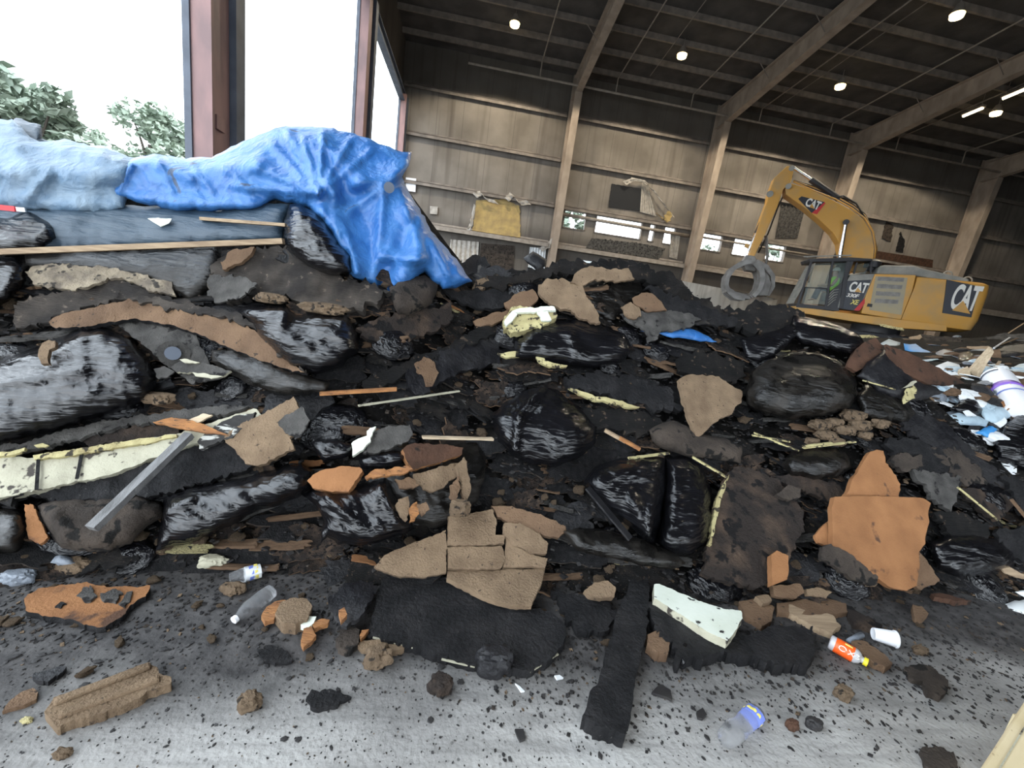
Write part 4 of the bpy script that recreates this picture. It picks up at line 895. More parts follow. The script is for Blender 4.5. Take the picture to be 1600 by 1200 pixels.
def slab(name, label, cat, poly, m, th=.02, lift=.05, step=14, jag=3.0, bump=.008, edge=None, group=None, dt=0.0, db=0.0, surf=None, follow=.0, sag=0.0, parent=None, bfreq=.03, smooth=True, ground=None, kind=None):
    SEED[0] += 1; sd = SEED[0]*1.7
    surf = surf or D
    if m in ('felt', 'bark', 'bark_pale', 'fiber_dark', 'felt_brown', 'felt_smooth', 'felt_grey'): jag *= 1.6
    pl = resample(poly, 4 if jag else 30, jag, sd)
    V, Fc, P = cdt(pl, step, SEED[0])
    y0 = V[:, 1].min(); y1 = V[:, 1].max()
    if ground is not None:
        W3 = [atZ(x, y, ground+th) for x, y in V]; nrm = Vector((0, 0, 1))
        W3 = [p+Vector((0, 0, bump*(fbm(p.x*9, p.y*9, sd)+.3))) for p in W3]
        back = [Vector((p.x, p.y, ground-.004)) for p in W3]
    else:
        pts = np.array([tuple(atY(x, y, surf(x, y))) for x, y in P]); c = pts.mean(0)
        U_, S_, Vt = np.linalg.svd(pts-c); nrm = Vector(Vt[2]); cv = Vector(c)
        if nrm.dot(CAMP-cv) < 0: nrm = -nrm
        # keep planes from turning edge-on
        view = (CAMP-cv).normalized()
        if nrm.dot(view) < .35: nrm = (nrm+view*.45).normalized()
        W3 = []
        de = dist_edge(V, P); dm = max(de.max(), 1)
        for k, (x, y) in enumerate(V):
            r = Vector(ray(x, y)); s_ = (cv-CAMP).dot(nrm)/r.dot(nrm); p = CAMP+r*s_
            if follow: p = p.lerp(atY(x, y, surf(x, y)), follow)
            d = p-CAMP; l = d.length; ty = (y-y0)/max(y1-y0, 1)
            lf = lift+dt*(1-ty)+db*ty+bump*fbm(x*bfreq, y*bfreq, sd)*2+bump*.6*fbm(x*bfreq*4, y*bfreq*4, sd)+sag*(de[k]/dm)
            W3.append(CAMP+d*((l-lf)/l))
        back = [p-nrm*th*(1+.3*nz(p.x*8, p.y*8, sd)) for p in W3]
    cnt = {}
    for f in Fc:
        for i in range(len(f)):
            e = tuple(sorted((f[i], f[(i+1) % len(f)]))); cnt.setdefault(e, []).append((f[i], f[(i+1) % len(f)]))
    n = len(W3); mb = MB(); mb.v = list(W3)+back
    for f in Fc: mb.f.append(list(f)); mb.m.append(0)
    for f in Fc: mb.f.append([q+n for q in f[::-1]]); mb.m.append(0)
    for e, l_ in cnt.items():
        if len(l_) == 1: a, b = l_[0]; mb.f.append([b, a, a+n, b+n]); mb.m.append(1 if edge else 0)
    mats = [M[m]]+([M[edge]] if edge else [])
    o = mb.build(name, mats, parent, smooth=smooth, autosm=.9)
    if parent is None: tag(o, label, cat, group, kind)
    elif label: o['label'] = label
    return o
def bag(name, label, cat, poly, m='bag', bulge=.14, lift=.03, step=8, jag=2.0, wr=.018, wdir=20, wf=.05, an=5.0, group=None, surf=None, ridges=(), prof=.7, parent=None, flat=0.0, back=.6, radial=None):
    SEED[0] += 1; sd = SEED[0]*2.3; surf = surf or D
    pl = resample(poly, 8, jag, sd); V, Fc, P = cdt(pl, step, SEED[0])
    pts = np.array([tuple(atY(x, y, surf(x, y))) for x, y in P]); c = pts.mean(0)
    U_, S_, Vt = np.linalg.svd(pts-c); nrm = Vector(Vt[2]); cv = Vector(c)
    if nrm.dot(CAMP-cv) < 0: nrm = -nrm
    view = (CAMP-cv).normalized()
    if nrm.dot(view) < .45: nrm = (nrm+view*.6).normalized()
    de = dist_edge(V, P); dm = max(de.max(), 1); ca, sa = math.cos(math.radians(wdir)), math.sin(math.radians(wdir))
    fr = []; bk = []
    for k, (x, y) in enumerate(V):
        r = Vector(ray(x, y)); s_ = (cv-CAMP).dot(nrm)/r.dot(nrm); p = CAMP+r*s_
        p = p.lerp(atY(x, y, surf(x, y)), .5)
        d = p-CAMP; l = d.length; u = d/l
        q = min(1, de[k]/(dm*prof)); h = math.sqrt(max(0, 1-(1-q)**2))
        a = x*ca+y*sa; b = -x*sa+y*ca
        if radial: 
            ang = math.atan2(y-radial[1], x-radial[0]); rr = math.hypot(x-radial[0], y-radial[1]); a = rr/an*1.5; b = ang*90
        wv = ridged(a*wf/an+nz(x*.01, y*.01, sd)*.6, b*wf, sd, 3)*wr+fbm(x*.018, y*.018, sd+3)*wr*1.6
        e = min(1, de[k]/12)
        f_ = bulge*h+wv*(.25+.75*e)
        for (x1, y1, x2, y2, am, wd) in ridges:
            ax, ay = x2-x1, y2-y1; l2 = ax*ax+ay*ay; t = max(0, min(1, ((x-x1)*ax+(y-y1)*ay)/l2)); dd = math.hypot(x-x1-t*ax, y-y1-t*ay)
            f_ += am*math.exp(-(dd/wd)**2)
        fr.append(p-u*(lift+f_)); bk.append(p-u*(lift-bulge*back*h-.004+(wv*(.25+.75*e) if flat else 0)-0) if not flat else p-u*(lift+f_)+u*flat)
    cnt = {}
    for f in Fc:
        for i in range(3):
            ed = tuple(sorted((f[i], f[(i+1) % 3]))); cnt.setdefault(ed, []).append((f[i], f[(i+1) % 3]))
    n = len(fr); mb = MB(); mb.v = fr+bk
    for f in Fc: mb.f.append(list(f)); mb.m.append(0)
    for f in Fc: mb.f.append([q+n for q in f[::-1]]); mb.m.append(0)
    for ed, l_ in cnt.items():
        if len(l_) == 1: a, b = l_[0]; mb.f.append([b, a, a+n, b+n]); mb.m.append(0)
    o = mb.build(name, M[m], parent, smooth=True)
    if parent is None: tag(o, label, cat, group)
    elif label: o['label'] = label
    return o
def beam3(name, label, cat, a, b, w_, h_, m, la=.1, lb=.1, surf=None, jag=0, group=None, parent=None, segs=8):
    surf = surf or D
    def pt(q, l): p = atY(q[0], q[1], surf(*q)); d = p-CAMP; return CAMP+d*((d.length-l)/d.length)
    A = pt(a, la); B = pt(b, lb); mb = MB(); d = (B-A).normalized(); x = d.cross(Vector((0, 0, 1))).normalized(); z = x.cross(d)
    SEED[0] += 1; rings = []
    for i in range(segs+1):
        t = i/segs; c = A.lerp(B, t); ww = w_/2*(1+jag*nz(i*.8, SEED[0])); hh = h_/2*(1+jag*nz(i*.8, SEED[0], 5)); c = c+z*(jag*.01*nz(i, SEED[0], 8))
        rings.append([c+x*ww+z*hh, c-x*ww+z*hh, c-x*ww-z*hh, c+x*ww-z*hh])
    loft(rings, mb); o = mb.build(name, M[m], parent)
    if parent is None: tag(o, label, cat, group)
    return o
def rock(name, label, cat, cx, cy, wpx, hpx, m, lift=.03, surf=None, flat=.6, seed=0, group=None, ground=False, rough=.35, parent=None):
    surf = surf or D
    p = atZ(cx, cy, .0) if ground else atY(cx, cy, surf(cx, cy)); dist = (p-CAMP).length; sc_ = dist/math.hypot(F, math.hypot(cx-CX, cy-CY)); rx = wpx/2*sc_*1.05*1.0; rz = hpx/2*sc_
    fac = (F/math.hypot(F, math.hypot(cx-CX, cy-CY)));
    if ground: c = Vector((p.x, p.y, rz*.6))
    else: d = p-CAMP; c = CAMP+d*((dist-lift)/dist)
    bm = bmesh.new(); bmesh.ops.create_icosphere(bm, subdivisions=4, radius=1)
    r = Vector(ray(cx, cy)).normalized(); right = Vector((1, 0, 0)); up = Vector((0, 0, 1))
    ry = (rx+rz)*.5*flat*1.2
    vs = [Vector(v.co) for v in bm.verts]; fs = [[v.index for v in f.verts] for f in bm.faces]; bm.free()
    out = []
    for v in vs:
        k = 1+rough*1.6*fbm(v.x*1.2, v.y*1.2, v.z*1.2+seed*3.1)+.30*fbm(v.x*3, v.y*3, v.z*3+seed)+.08*ridged(v.x*6, v.y*6, v.z*6+seed)
        k *= .92 if abs(v.z) > .6 else 1
        v = v*k; v.z = max(-.75, min(.75, v.z))
        out.append(c+right*v.x*rx+Vector((0, 1, 0))*v.y*ry+up*v.z*rz*1.15)
    mb = MB(); mb.add(out, fs); o = mb.build(name, M[m], parent, smooth=True, autosm=.6)
    if parent is None: tag(o, label, cat, group)
    return o
# ================================================================ FILL OF THE HEAP (scraps one could pick out, copies of a few torn shapes)
rnd = random.Random(11)
def local_scrap(seed, th=.05, ragged=.35, layers=1, n=44):
    r2 = random.Random(seed); mb = MB()
    for L_ in range(layers):
        off = (r2.uniform(-.08, .08), r2.uniform(-.08, .08)); z0 = -L_*th*1.6
        pl = []
        for k in range(n):
            a = 2*math.pi*k/n; sx, sy = math.cos(a), math.sin(a); m_ = max(abs(sx), abs(sy))**.8
            q = (1/m_)*(1+ragged*(nz(sx*1.6, sy*1.6, seed+L_*5)+.6*nz(sx*5, sy*5, seed+L_*5)+.35*nz(sx*13, sy*13, seed+L_*5)))
            pl.append((sx*q*.5*(1-.05*L_)+off[0], sy*q*.30+off[1]))
        V, Fc, P = cdt(pl, .12, seed)
        def zf(x, y): return .09*fbm(x*2.2+seed, y*2.2, seed)+.03*fbm(x*9, y*9, seed)
        top = [Vector((x, y, z0+zf(x, y))) for x, y in V]; bot = [p-Vector((0, 0, th)) for p in top]
        cnt = {}; k0 = len(mb.v); m = len(top); mb.v += top+bot
        for f in Fc:
            mb.f.append([q+k0 for q in f]); mb.m.append(0); mb.f.append([q+k0+m for q in f[::-1]]); mb.m.append(0)
            for i in range(3):
                e = tuple(sorted((f[i], f[(i+1) % 3]))); cnt.setdefault(e, []).append((f[i], f[(i+1) % 3]))
        for e, l_ in cnt.items():
            if len(l_) == 1: a_, b_ = l_[0]; mb.f.append([b_+k0, a_+k0, a_+k0+m, b_+k0+m]); mb.m.append(1)
    return mb
def mesh_only(mb, name, mats):
    o = mb.build(name, mats, origin=(0, 0, 0), smooth=True, autosm=.8); me = o.data; bpy.data.objects.remove(o); return me
def local_rock(seed):
    bm = bmesh.new(); bmesh.ops.create_icosphere(bm, subdivisions=3, radius=.5); mb = MB()
    vs = []
    for v in bm.verts:
        c = v.co*(1+.9*fbm(v.co.x*2.4, v.co.y*2.4, v.co.z*2.4+seed)+.25*fbm(v.co.x*8, v.co.y*8, v.co.z*8+seed)); c.z = max(-.28, min(.3, c.z*.8)); vs.append(c.copy())
    fs = [[v.index for v in f.verts] for f in bm.faces]; bm.free(); mb.add(vs, fs); return mb
def local_crumple(seed):
    bm = bmesh.new(); bmesh.ops.create_icosphere(bm, subdivisions=4, radius=.5); mb = MB(); vs = []
    for v in bm.verts:
        c = v.co; k = 1+.35*fbm(c.x*2, c.y*2, c.z*2+seed)+.16*ridged(c.x*2.0, c.y*7, c.z*3+seed)
        c = Vector((c.x*k, c.y*k*.75, c.z*k*.5)); vs.append(c)
    fs = [[v.index for v in f.verts] for f in bm.faces]; bm.free(); mb.add(vs, fs); return mb
SC = {}
KIND = [('felt', 'roofing_scrap', 'torn scrap of black roofing felt lodged among the heap layers', 'felt scraps in the heap', 'scrap', ['felt', 'felt_brown']),
        ('bark', 'layered_felt_scrap', 'flaking layered scrap of dark roofing with brown flecks in the heap', 'layered roofing scraps in the heap', 'scrap', ['bark', 'felt']),
        ('fiber_dark', 'fibreboard_scrap', 'soot stained brown fibreboard scrap lodged in the heap', 'soot stained fibreboard scraps', 'scrap', ['fiber_dark', 'fiber']),
        ('felt_smooth', 'membrane_scrap', 'scrap of worn shiny black membrane in the heap', 'membrane scraps in the heap', 'scrap', ['felt_smooth', 'felt']),
        ('fiber', 'brown_board_chip', 'small plain brown fibreboard chip in the heap', 'brown board chips in the heap', 'chip', ['fiber', 'fiber_dark'])]
for ki, (k, nm, lb, gp_, ct, ms) in enumerate(KIND):
    SC[k] = [mesh_only(local_scrap(20+ki*7+v, th=(.035 if k != 'fiber' else .07), layers=(3 if k == 'bark' else 1), ragged=.3+.1*v), nm, [M[x] for x in ms]) for v in range(4)]
CR = [mesh_only(local_crumple(v*5.3), 'crumpled_film', [M['bag']]) for v in range(4)]
RK = [mesh_only(local_rock(v*3.7), 'clod', [M['crumb_brown']]) for v in range(4)]
def slope_dir(px):
    # how the layers run in the picture: rising to the right at left, falling at right
    return math.radians(itp([(0, 9), (350, 6), (700, 4), (1000, -6), (1200, -18), (1400, -33), (1600, -38)], px))
def place(me, name, px, py, size, lift, tilt_up, spin, label, cat, group, surf=None, squash=1.0):
    surf = surf or D
    p0 = atY(px, py, surf(px, py)); e = 6
    a = atY(px+e, py, surf(px+e, py)); b = atY(px, py-e, surf(px, py-e))
    tx = (a-p0).normalized(); ty = (b-p0).normalized(); nn = tx.cross(ty).normalized()
    if nn.dot(CAMP-p0) < 0: nn = -nn
    nn = (nn*(1-tilt_up)+Vector((0, 0, 1))*tilt_up+Vector((rnd.uniform(-.25, .25), rnd.uniform(-.2, .2), rnd.uniform(-.2, .2)))).normalized()
    xa = Vector((math.cos(spin), 0, math.sin(spin))); xa = (xa-nn*xa.dot(nn)).normalized(); ya = nn.cross(xa)
    d = p0-CAMP; p = CAMP+d*((d.length-lift)/d.length)
    o = bpy.data.objects.new(name, me); col.objects.link(o)
    o.matrix_world = Matrix.Translation(p) @ Matrix((xa, ya, nn)).transposed().to_4x4() @ Matrix.Diagonal((size, size*squash, size*.8, 1))
    return tag(o, label, cat, group)
NF = 980; cntk = {k[0]: 0 for k in KIND}
W_ = [.36, .22, .22, .12, .08]; lim = 285
for i in range(NF):
    px = rnd.uniform(-60, 1640); t = rnd.random()**.95
    yt = itp(TOE, px); yc = itp(CREST, px); py = yt+(yc-yt)*t*(.985 if px < 700 or 760 < px < 1020 else .93)
    if px < 700 and py < 400: continue
    ki = rnd.choices(range(5), W_)[0]; k, nm, lb, gp_, ct, ms = KIND[ki]
    if cntk[k] >= lim: continue
    cntk[k] += 1
    size = rnd.uniform(.08, .42) if k != 'fiber' else rnd.uniform(.06, .16)
    if px > 1250: size *= .75
    place(rnd.choice(SC[k]), nm, px, py, size, rnd.uniform(-.05, .045), rnd.uniform(0, .65), slope_dir(px)+rnd.gauss(0, .22), lb, ct, gp_, squash=rnd.uniform(.6, 1.2))
TH = {m_: [mesh_only(local_scrap(140+v, th=.06, ragged=.25), nm, [M[m_]]) for v in range(3)] for m_, nm in (('fiber', 'board_edge'), ('foam_yellow', 'foam_edge'), ('wood_orange', 'wood_splinter'), ('felt_grey', 'felt_edge'))}
for i in range(150):
    px = rnd.uniform(-20, 1620); t = rnd.random(); yt = itp(TOE, px); yc = itp(CREST, px); py = yt+(yc-yt)*t*.93
    if px < 720 and py < 420: continue
    m_, nm, lb, g_ = rnd.choices([('fiber', 'board_edge', 'thin brown fibreboard edge poking from the dark heap layers', 'thin board edges in the heap'), ('foam_yellow', 'foam_edge', 'thin cream foam edge between dark heap layers', 'thin foam edges in the heap'), ('wood_orange', 'wood_splinter', 'thin orange wood splinter in the dark heap', 'wood splinters in the heap'), ('felt_grey', 'felt_edge', 'thin grey felt edge between dark heap layers', 'thin grey felt edges in the heap')], [.38, .12, .12, .38])[0]
    place(rnd.choice(TH[m_]), nm, px, py, rnd.uniform(.12, .40)*(.6 if m_ != 'fiber' and m_ != 'felt_grey' else 1), rnd.uniform(.0, .06), rnd.uniform(.2, .8), slope_dir(px)+rnd.gauss(0, .25), lb, 'scrap', g_, squash=rnd.uniform(.12, .35))
for i in range(70):
    px = rnd.uniform(-20, 1620); t = rnd.random(); yt = itp(TOE, px); yc = itp(CREST, px); py = yt+(yc-yt)*t*.95
    if px < 700 and py < 400: continue
    place(rnd.choice(CR), 'crumpled_film', px, py, rnd.uniform(.12, .34), rnd.uniform(-.04, .03), rnd.uniform(0, .3), slope_dir(px)+rnd.gauss(0, .3), 'glossy crumple of black plastic film wedged between heap layers', 'plastic film', 'crumpled film in the heap')
for i in range(170):
    px = rnd.uniform(-20, 1620); t = rnd.random(); yt = itp(TOE, px); yc = itp(CREST, px); py = yt+(yc-yt)*t*.95
    if px < 700 and py < 420: continue
    place(rnd.choice(RK), 'clod', px, py, rnd.uniform(.025, .07), rnd.uniform(.03, .07), .5, rnd.uniform(0, 3), 'small brown clod of crumbled board resting on the dark heap', 'clod', 'clods on the heap')
# loose crumbs lying over the heap and its foot
def chips(name, label, pts, mats, smin, smax, seed):
    r2 = random.Random(seed); mb = MB()
    for p, sc_ in pts:
        s_ = r2.uniform(smin, smax)*sc_
        a = r2.uniform(0, 6.28); c, s2 = math.cos(a)*s_, math.sin(a)*s_; hh = s_*r2.uniform(.25, .6); tx, ty = r2.uniform(-.4, .4), r2.uniform(-.4, .4)
        q = [Vector((c, s2, 0)), Vector((-s2*.7, c*.6, 0)), Vector((-c*.9, -s2, 0)), Vector((s2*.6, -c*.8, 0))]
        q = [p+v+Vector((0, 0, v.x*tx+v.y*ty)) for v in q]; top = [v+Vector((r2.uniform(-.2, .2)*s_, r2.uniform(-.2, .2)*s_, hh)) for v in q]
        mb.add(q+top, [(3, 2, 1, 0), (4, 5, 6, 7), (0, 1, 5, 4), (1, 2, 6, 5), (2, 3, 7, 6), (3, 0, 4, 7)], r2.choices(range(len(mats)), [.84, .11, .05][:len(mats)])[0])
    return tag(mb.build(name, mats, origin=(0, 0, 0)), label, 'debris', kind='stuff')
pts = []
for i in range(9000):
    px = rnd.uniform(-60, 1650); t = rnd.random(); yt = itp(TOE, px); yc = itp(CREST, px); py = yt+(yc-yt)*t
    if px < 720 and py < 430: continue
    pts.append((P3(px, py, rnd.uniform(-.06, .06)), 1))
chips('heap_crumbs', 'loose crumbs of black roofing scattered over the heap', pts, [M['crumb'], M['felt_brown'], M['crumb_brown']], .006, .022, 3)
pts = []
while len(pts) < 6500:
    px = rnd.uniform(-100, 1800); py = itp(TOE, px)-15+abs(rnd.gauss(0, 1))*95
    if py > 1300 or py < itp(TOE, px)-12: continue
    p = atZ(px, py, 0); pts.append((p, 1 if py < 1010 else .6))
for i in range(1700):
    p = atZ(rnd.uniform(-100, 1700), rnd.uniform(1000, 1250), 0); pts.append((p, .42))
for i in range(1100):
    p = atZ(rnd.uniform(760, 1700), 980+abs(rnd.gauss(0, 1))*80, 0); pts.append((p, 1.15))
chips('floor_crumbs', 'fine black crumbs strewn over the concrete floor before the heap', pts, [M['crumb'], M['felt_brown'], M['crumb_brown']], .003, .011, 4)
# larger flakes on the floor, one object each
FL = [mesh_only(local_rock(40+v*2.1), 'roofing_flake', [M['crumb']]) for v in range(5)]
for i in range(235):
    px = rnd.uniform(0, 1600)
    py = 975+abs(rnd.gauss(0, 1))*95 if i % 3 else rnd.uniform(960, 1195)
    if py > 1198: continue
    p = atZ(px, py, 0); s_ = rnd.uniform(.010, .030)*(1.4 if rnd.random() < .12 else 1)
    if py > 1080: s_ *= .55
    o = bpy.data.objects.new('roofing_flake', rnd.choice(FL)); col.objects.link(o); o.location = p+Vector((0, 0, s_*.09)); o.rotation_euler = (0, 0, rnd.uniform(0, 6.3)); o.scale = (s_, s_*rnd.uniform(.4, .9), s_*.35)
    tag(o, 'small flat black flake of roofing lying on the concrete floor', 'flake', 'black flakes on the floor')
FB = [mesh_only(local_rock(90+v*2.1), 'brown_crumb', [M['crumb_brown']]) for v in range(4)]
for i in range(60):
    px = rnd.uniform(0, 1600); py = 905+abs(rnd.gauss(0, 1))*60
    p = atZ(px, py, 0); s_ = rnd.uniform(.02, .06)
    o = bpy.data.objects.new('brown_crumb', rnd.choice(FB)); col.objects.link(o); o.location = p+Vector((0, 0, s_*.2)); o.rotation_euler = (0, 0, rnd.uniform(0, 6.3)); o.scale = (s_, s_*rnd.uniform(.5, .9), s_*.6)
    tag(o, 'small brown crumb of fibreboard at the foot of the heap', 'crumb', 'brown crumbs at the heap foot')
# ================================================================ PIECES ONE CAN NAME, upper left
B = bag
# blue tarps
bag('old_tarp', 'faded dusty blue tarpaulin draped over the left end of the heap', 'tarp', [(-60, 188), (20, 187), (48, 213), (62, 220), (100, 218), (165, 232), (210, 246), (242, 262), (225, 280), (200, 300), (195, 326), (150, 334), (90, 330), (30, 326), (-60, 320)], 'tarp_old', bulge=.10, lift=.05, step=7, jag=2, wr=.035, wdir=8, wf=.035, an=4, flat=.012,
    ridges=[(-60, 262, 190, 268, .16, 22), (30, 225, 160, 245, .06, 10), (100, 232, 230, 262, .05, 8), (-20, 200, 40, 250, .05, 12), (40, 310, 75, 275, .05, 8)])
bag('slate_sheet', 'dark slate sheet poking up behind the faded tarp at left', 'sheet', [(14, 192), (25, 184), (64, 196), (66, 216), (90, 226), (40, 228)], 'slate_haze', bulge=.05, lift=-.1, step=8, wr=.01)
bag('teal_scrap', 'teal scrap of tarp between the faded and the bright tarp', 'sheet', [(135, 228), (165, 227), (205, 250), (195, 258), (165, 245)], 'plastic_pale', bulge=.02, lift=.09, step=6, wr=.01, flat=.008)
bag('blue_tarp', 'bright blue tarpaulin crumpled over the top of the heap', 'tarp',
    [(165, 302), (170, 275), (185, 258), (210, 246), (240, 240), (290, 248), (330, 245), (362, 230), (395, 214), (430, 199), (470, 196), (520, 200), (560, 211), (600, 226), (628, 238), (643, 237), (640, 258), (628, 276), (634, 292), (655, 325), (675, 362), (694, 382), (712, 405), (738, 440), (712, 450), (694, 452), (678, 440), (664, 425), (656, 430), (632, 448), (607, 459), (580, 446), (545, 428), (543, 400), (522, 370), (505, 345), (480, 325), (455, 317), (430, 313), (400, 326), (330, 330), (270, 328), (220, 318)],
    'tarp', bulge=.15, lift=.06, step=5, jag=2, wr=.020, wdir=60, wf=.06, an=6, flat=.010, prof=.4,
    ridges=[(498, 303, 425, 225, .04, 5), (498, 303, 448, 210, .04, 4), (498, 303, 470, 205, .05, 4), (498, 303, 505, 205, .05, 4), (498, 303, 545, 222, .05, 5), (498, 303, 580, 235, .04, 5), (498, 303, 420, 270, .04, 5), (498, 303, 360, 290, .03, 5), (520, 320, 535, 395, .05, 5), (530, 330, 560, 425, .05, 5), (600, 300, 585, 440, .05, 6), (625, 300, 640, 345, .04, 5), (350, 258, 390, 300, .03, 5), (300, 256, 330, 300, .03, 5), (250, 255, 270, 300, .03, 5), (205, 258, 185, 300, .04, 5), (655, 340, 700, 430, .05, 5), (450, 205, 520, 300, .09, 9), (480, 215, 525, 290, .08, 8), (500, 215, 560, 280, .10, 14), (555, 290, 640, 262, .11, 12), (545, 330, 640, 262, .06, 8), (400, 255, 520, 310, .07, 14), (500, 330, 560, 440, .10, 12), (555, 300, 600, 445, -.10, 22), (640, 330, 660, 400, .12, 16), (600, 400, 650, 405, .09, 10), (180, 262, 240, 250, .08, 12), (250, 258, 300, 275, .07, 10), (330, 262, 400, 262, .07, 14), (680, 380, 730, 440, .06, 10), (170, 290, 430, 310, -.05, 12), (640, 350, 600, 440, -.06, 12)])
tarp = bpy.data.objects['blue_tarp']
mb = MB(); c = P3(608, 293, .42); mb.tube([c, c+(CAMP-c).normalized()*.02], .035, 12); mb.build('grommet', M['steel_grey'], tarp)
bag('hazed_dark_sheet', 'dark sheet tinted by haze, hanging in shade between the tarps and the long plank', 'sheet', [(-60, 318), (60, 326), (160, 320), (240, 322), (330, 326), (420, 318), (455, 318), (446, 350), (440, 374), (300, 380), (100, 390), (-60, 394)], 'slate_haze', bulge=.05, lift=.03, step=9, wr=.03, wdir=5, flat=.01)  # black plastic, the haze in front of it painted in as blue
bag('bin_bag', 'wrinkled glossy black bin bag tucked under the bright blue tarp', 'bag', [(452, 320), (470, 318), (490, 332), (508, 348), (525, 372), (546, 400), (552, 424), (525, 432), (490, 420), (460, 402), (443, 378), (443, 352)], 'bag', bulge=.22, lift=.10, step=5, wr=.028, wdir=62, wf=.09, an=6)
beam3('long_plank', 'long thin pale plank lying across the heap under the tarps', 'plank', (-60, 396), (443, 377), .05, .032, 'wood', .26, .26, jag=.08)
beam3('thin_plank', 'short grey plank end behind the bright tarp and long plank', 'plank', (315, 342), (448, 352), .04, .02, 'wood', .14, .16, jag=.1)
slab('pale_green_scrap', 'pale green torn paper scrap on the dark sheet above the plank', 'scrap', [(230, 341), (268, 341), (263, 349), (256, 352), (250, 354), (240, 348)], 'foam_white', th=.004, lift=.16, jag=1.2)
beam3('red_pole', 'red pole with a pale tip at the left edge of the view', 'pole', (-40, 320), (26, 327), .03, .03, 'redplastic', .30, .26)
beam3('pale_pole_tip', 'white tip at the end of the red pole', 'tip', (26, 327), (40, 328), .025, .025, 'plastic_white', .26, .24)
bag('bin_bag', 'glossy black bag at the far left just below the tarp', 'bag', [(-60, 345), (10, 340), (40, 330), (80, 345), (90, 372), (60, 392), (-60, 400)], 'bag', bulge=.12, lift=.07, step=7, wr=.03, wdir=-30, wf=.08)
bag('bin_bag', 'glossy black bag at the left edge below the long plank', 'bag', [(-60, 398), (20, 402), (45, 415), (40, 440), (20, 465), (0, 480), (-60, 500)], 'bag', bulge=.14, lift=.08, step=7, wr=.03, wdir=-35, wf=.09)
bag('black_sheet', 'smooth black plastic sheet below the long plank', 'sheet', [(40, 398), (200, 392), (340, 386), (345, 420), (330, 450), (300, 470), (230, 440), (120, 425), (40, 420)], 'bag_dusty', bulge=.07, lift=.05, step=9, wr=.02, wdir=10, wf=.05)
slab('faced_board', 'pale tan flaking board face below the long plank at left', 'board', [(38, 422), (60, 414), (92, 411), (132, 416), (170, 417), (200, 424), (230, 431), (268, 442), (272, 460), (250, 456), (228, 452), (205, 440), (182, 434), (160, 439), (140, 446), (118, 453), (80, 449), (52, 442)], 'faced', th=.02, lift=.15, jag=3, bump=.02)
slab('roofing_slab', 'dark curled roofing slab under the flaking tan board at left', 'slab', [(20, 480), (40, 466), (80, 456), (120, 448), (150, 440), (182, 432), (215, 445), (250, 460), (320, 480), (270, 484), (205, 466), (160, 474), (110, 488), (60, 505), (22, 512)], 'bark_pale', th=.03, lift=.12, jag=4, bump=.03)
slab('curved_board', 'long curved brown fibreboard sheet with black top edge at left', 'board', [(75, 503), (95, 490), (140, 482), (200, 468), (218, 470), (262, 482), (300, 486), (345, 494), (380, 505), (405, 522), (430, 548), (478, 584), (440, 575), (400, 560), (350, 540), (320, 526), (270, 508), (210, 498), (170, 503), (125, 511), (88, 512)], 'fiber', th=.025, lift=.17, jag=2, bump=.02, edge='felt', follow=.7, step=10)
slab('felt_strip', 'black shingle strip folded over the top of the curved board', 'strip', [(205, 466), (235, 464), (300, 478), (372, 486), (410, 512), (455, 560), (478, 582), (440, 556), (395, 514), (360, 498), (300, 488), (255, 482)], 'bark_pale', th=.02, lift=.19, jag=3, bump=.02, follow=.8, step=9)
bag('bin_bag', 'large glossy stretched black bag at the left under the curved board', 'bag', [(-60, 570), (0, 562), (60, 541), (100, 522), (130, 512), (170, 513), (205, 530), (232, 560), (246, 590), (238, 620), (200, 640), (140, 655), (90, 672), (0, 692), (-60, 700)], 'bag', bulge=.24, lift=.08, step=6, wr=.022, wdir=-8, wf=.085, an=7, ridges=[(0, 600, 130, 575, .03, 10), (100, 540, 160, 520, .03, 8), (-20, 580, 80, 550, .02, 6)])
slab('brown_shard', 'small curved tan shard on top of the large left bag', 'shard', [(60, 546), (66, 537), (76, 531), (86, 533), (86, 542), (77, 546), (74, 558), (76, 568), (64, 568), (60, 556)], 'fiber_tan', th=.02, lift=.36, jag=1)
slab('rubber_sheet', 'grey rubber sheet with a round plate in the left of the heap', 'sheet', [(180, 506), (210, 500), (262, 508), (305, 520), (322, 555), (330, 575), (345, 590), (300, 600), (262, 574), (235, 548), (205, 525)], 'felt_grey', th=.015, lift=.12, jag=1.5, bump=.02)
rs = bpy.data.objects['rubber_sheet']
def disc_on(px, py, r_, lift, m, parent, name, th=.012):
    c = P3(px, py, lift); nn = (CAMP-c).normalized(); mb = MB(); mb.tube([c, c+nn*th], r_, 20); return mb.build(name, M[m], parent, smooth=True, autosm=.5)
disc_on(272, 553, .075, .17, 'felt_grey', rs, 'washer_plate'); disc_on(270, 552, .038, .185, 'steel_grey', rs, 'plate_boss', .02)
slab('edged_felt', 'small grey felt piece edged with white foam, below the round plate', 'scrap', [(266, 573), (285, 563), (330, 571), (362, 580), (350, 589), (330, 588), (300, 582), (275, 580)], 'felt_grey', th=.02, lift=.2, jag=1.5, edge='foam')
slab('foam_shard', 'white foam sliver lying on the small edged felt piece', 'foam', [(280, 562), (288, 560), (300, 564), (312, 566), (305, 569), (288, 567)], 'foam', th=.01, lift=.23, jag=1)
slab('foam_shard', 'white foam lip along the lower edge of the edged felt', 'foam', [(300, 582), (315, 583), (332, 586), (348, 588), (330, 591), (305, 588)], 'foam', th=.01, lift=.23, jag=1)
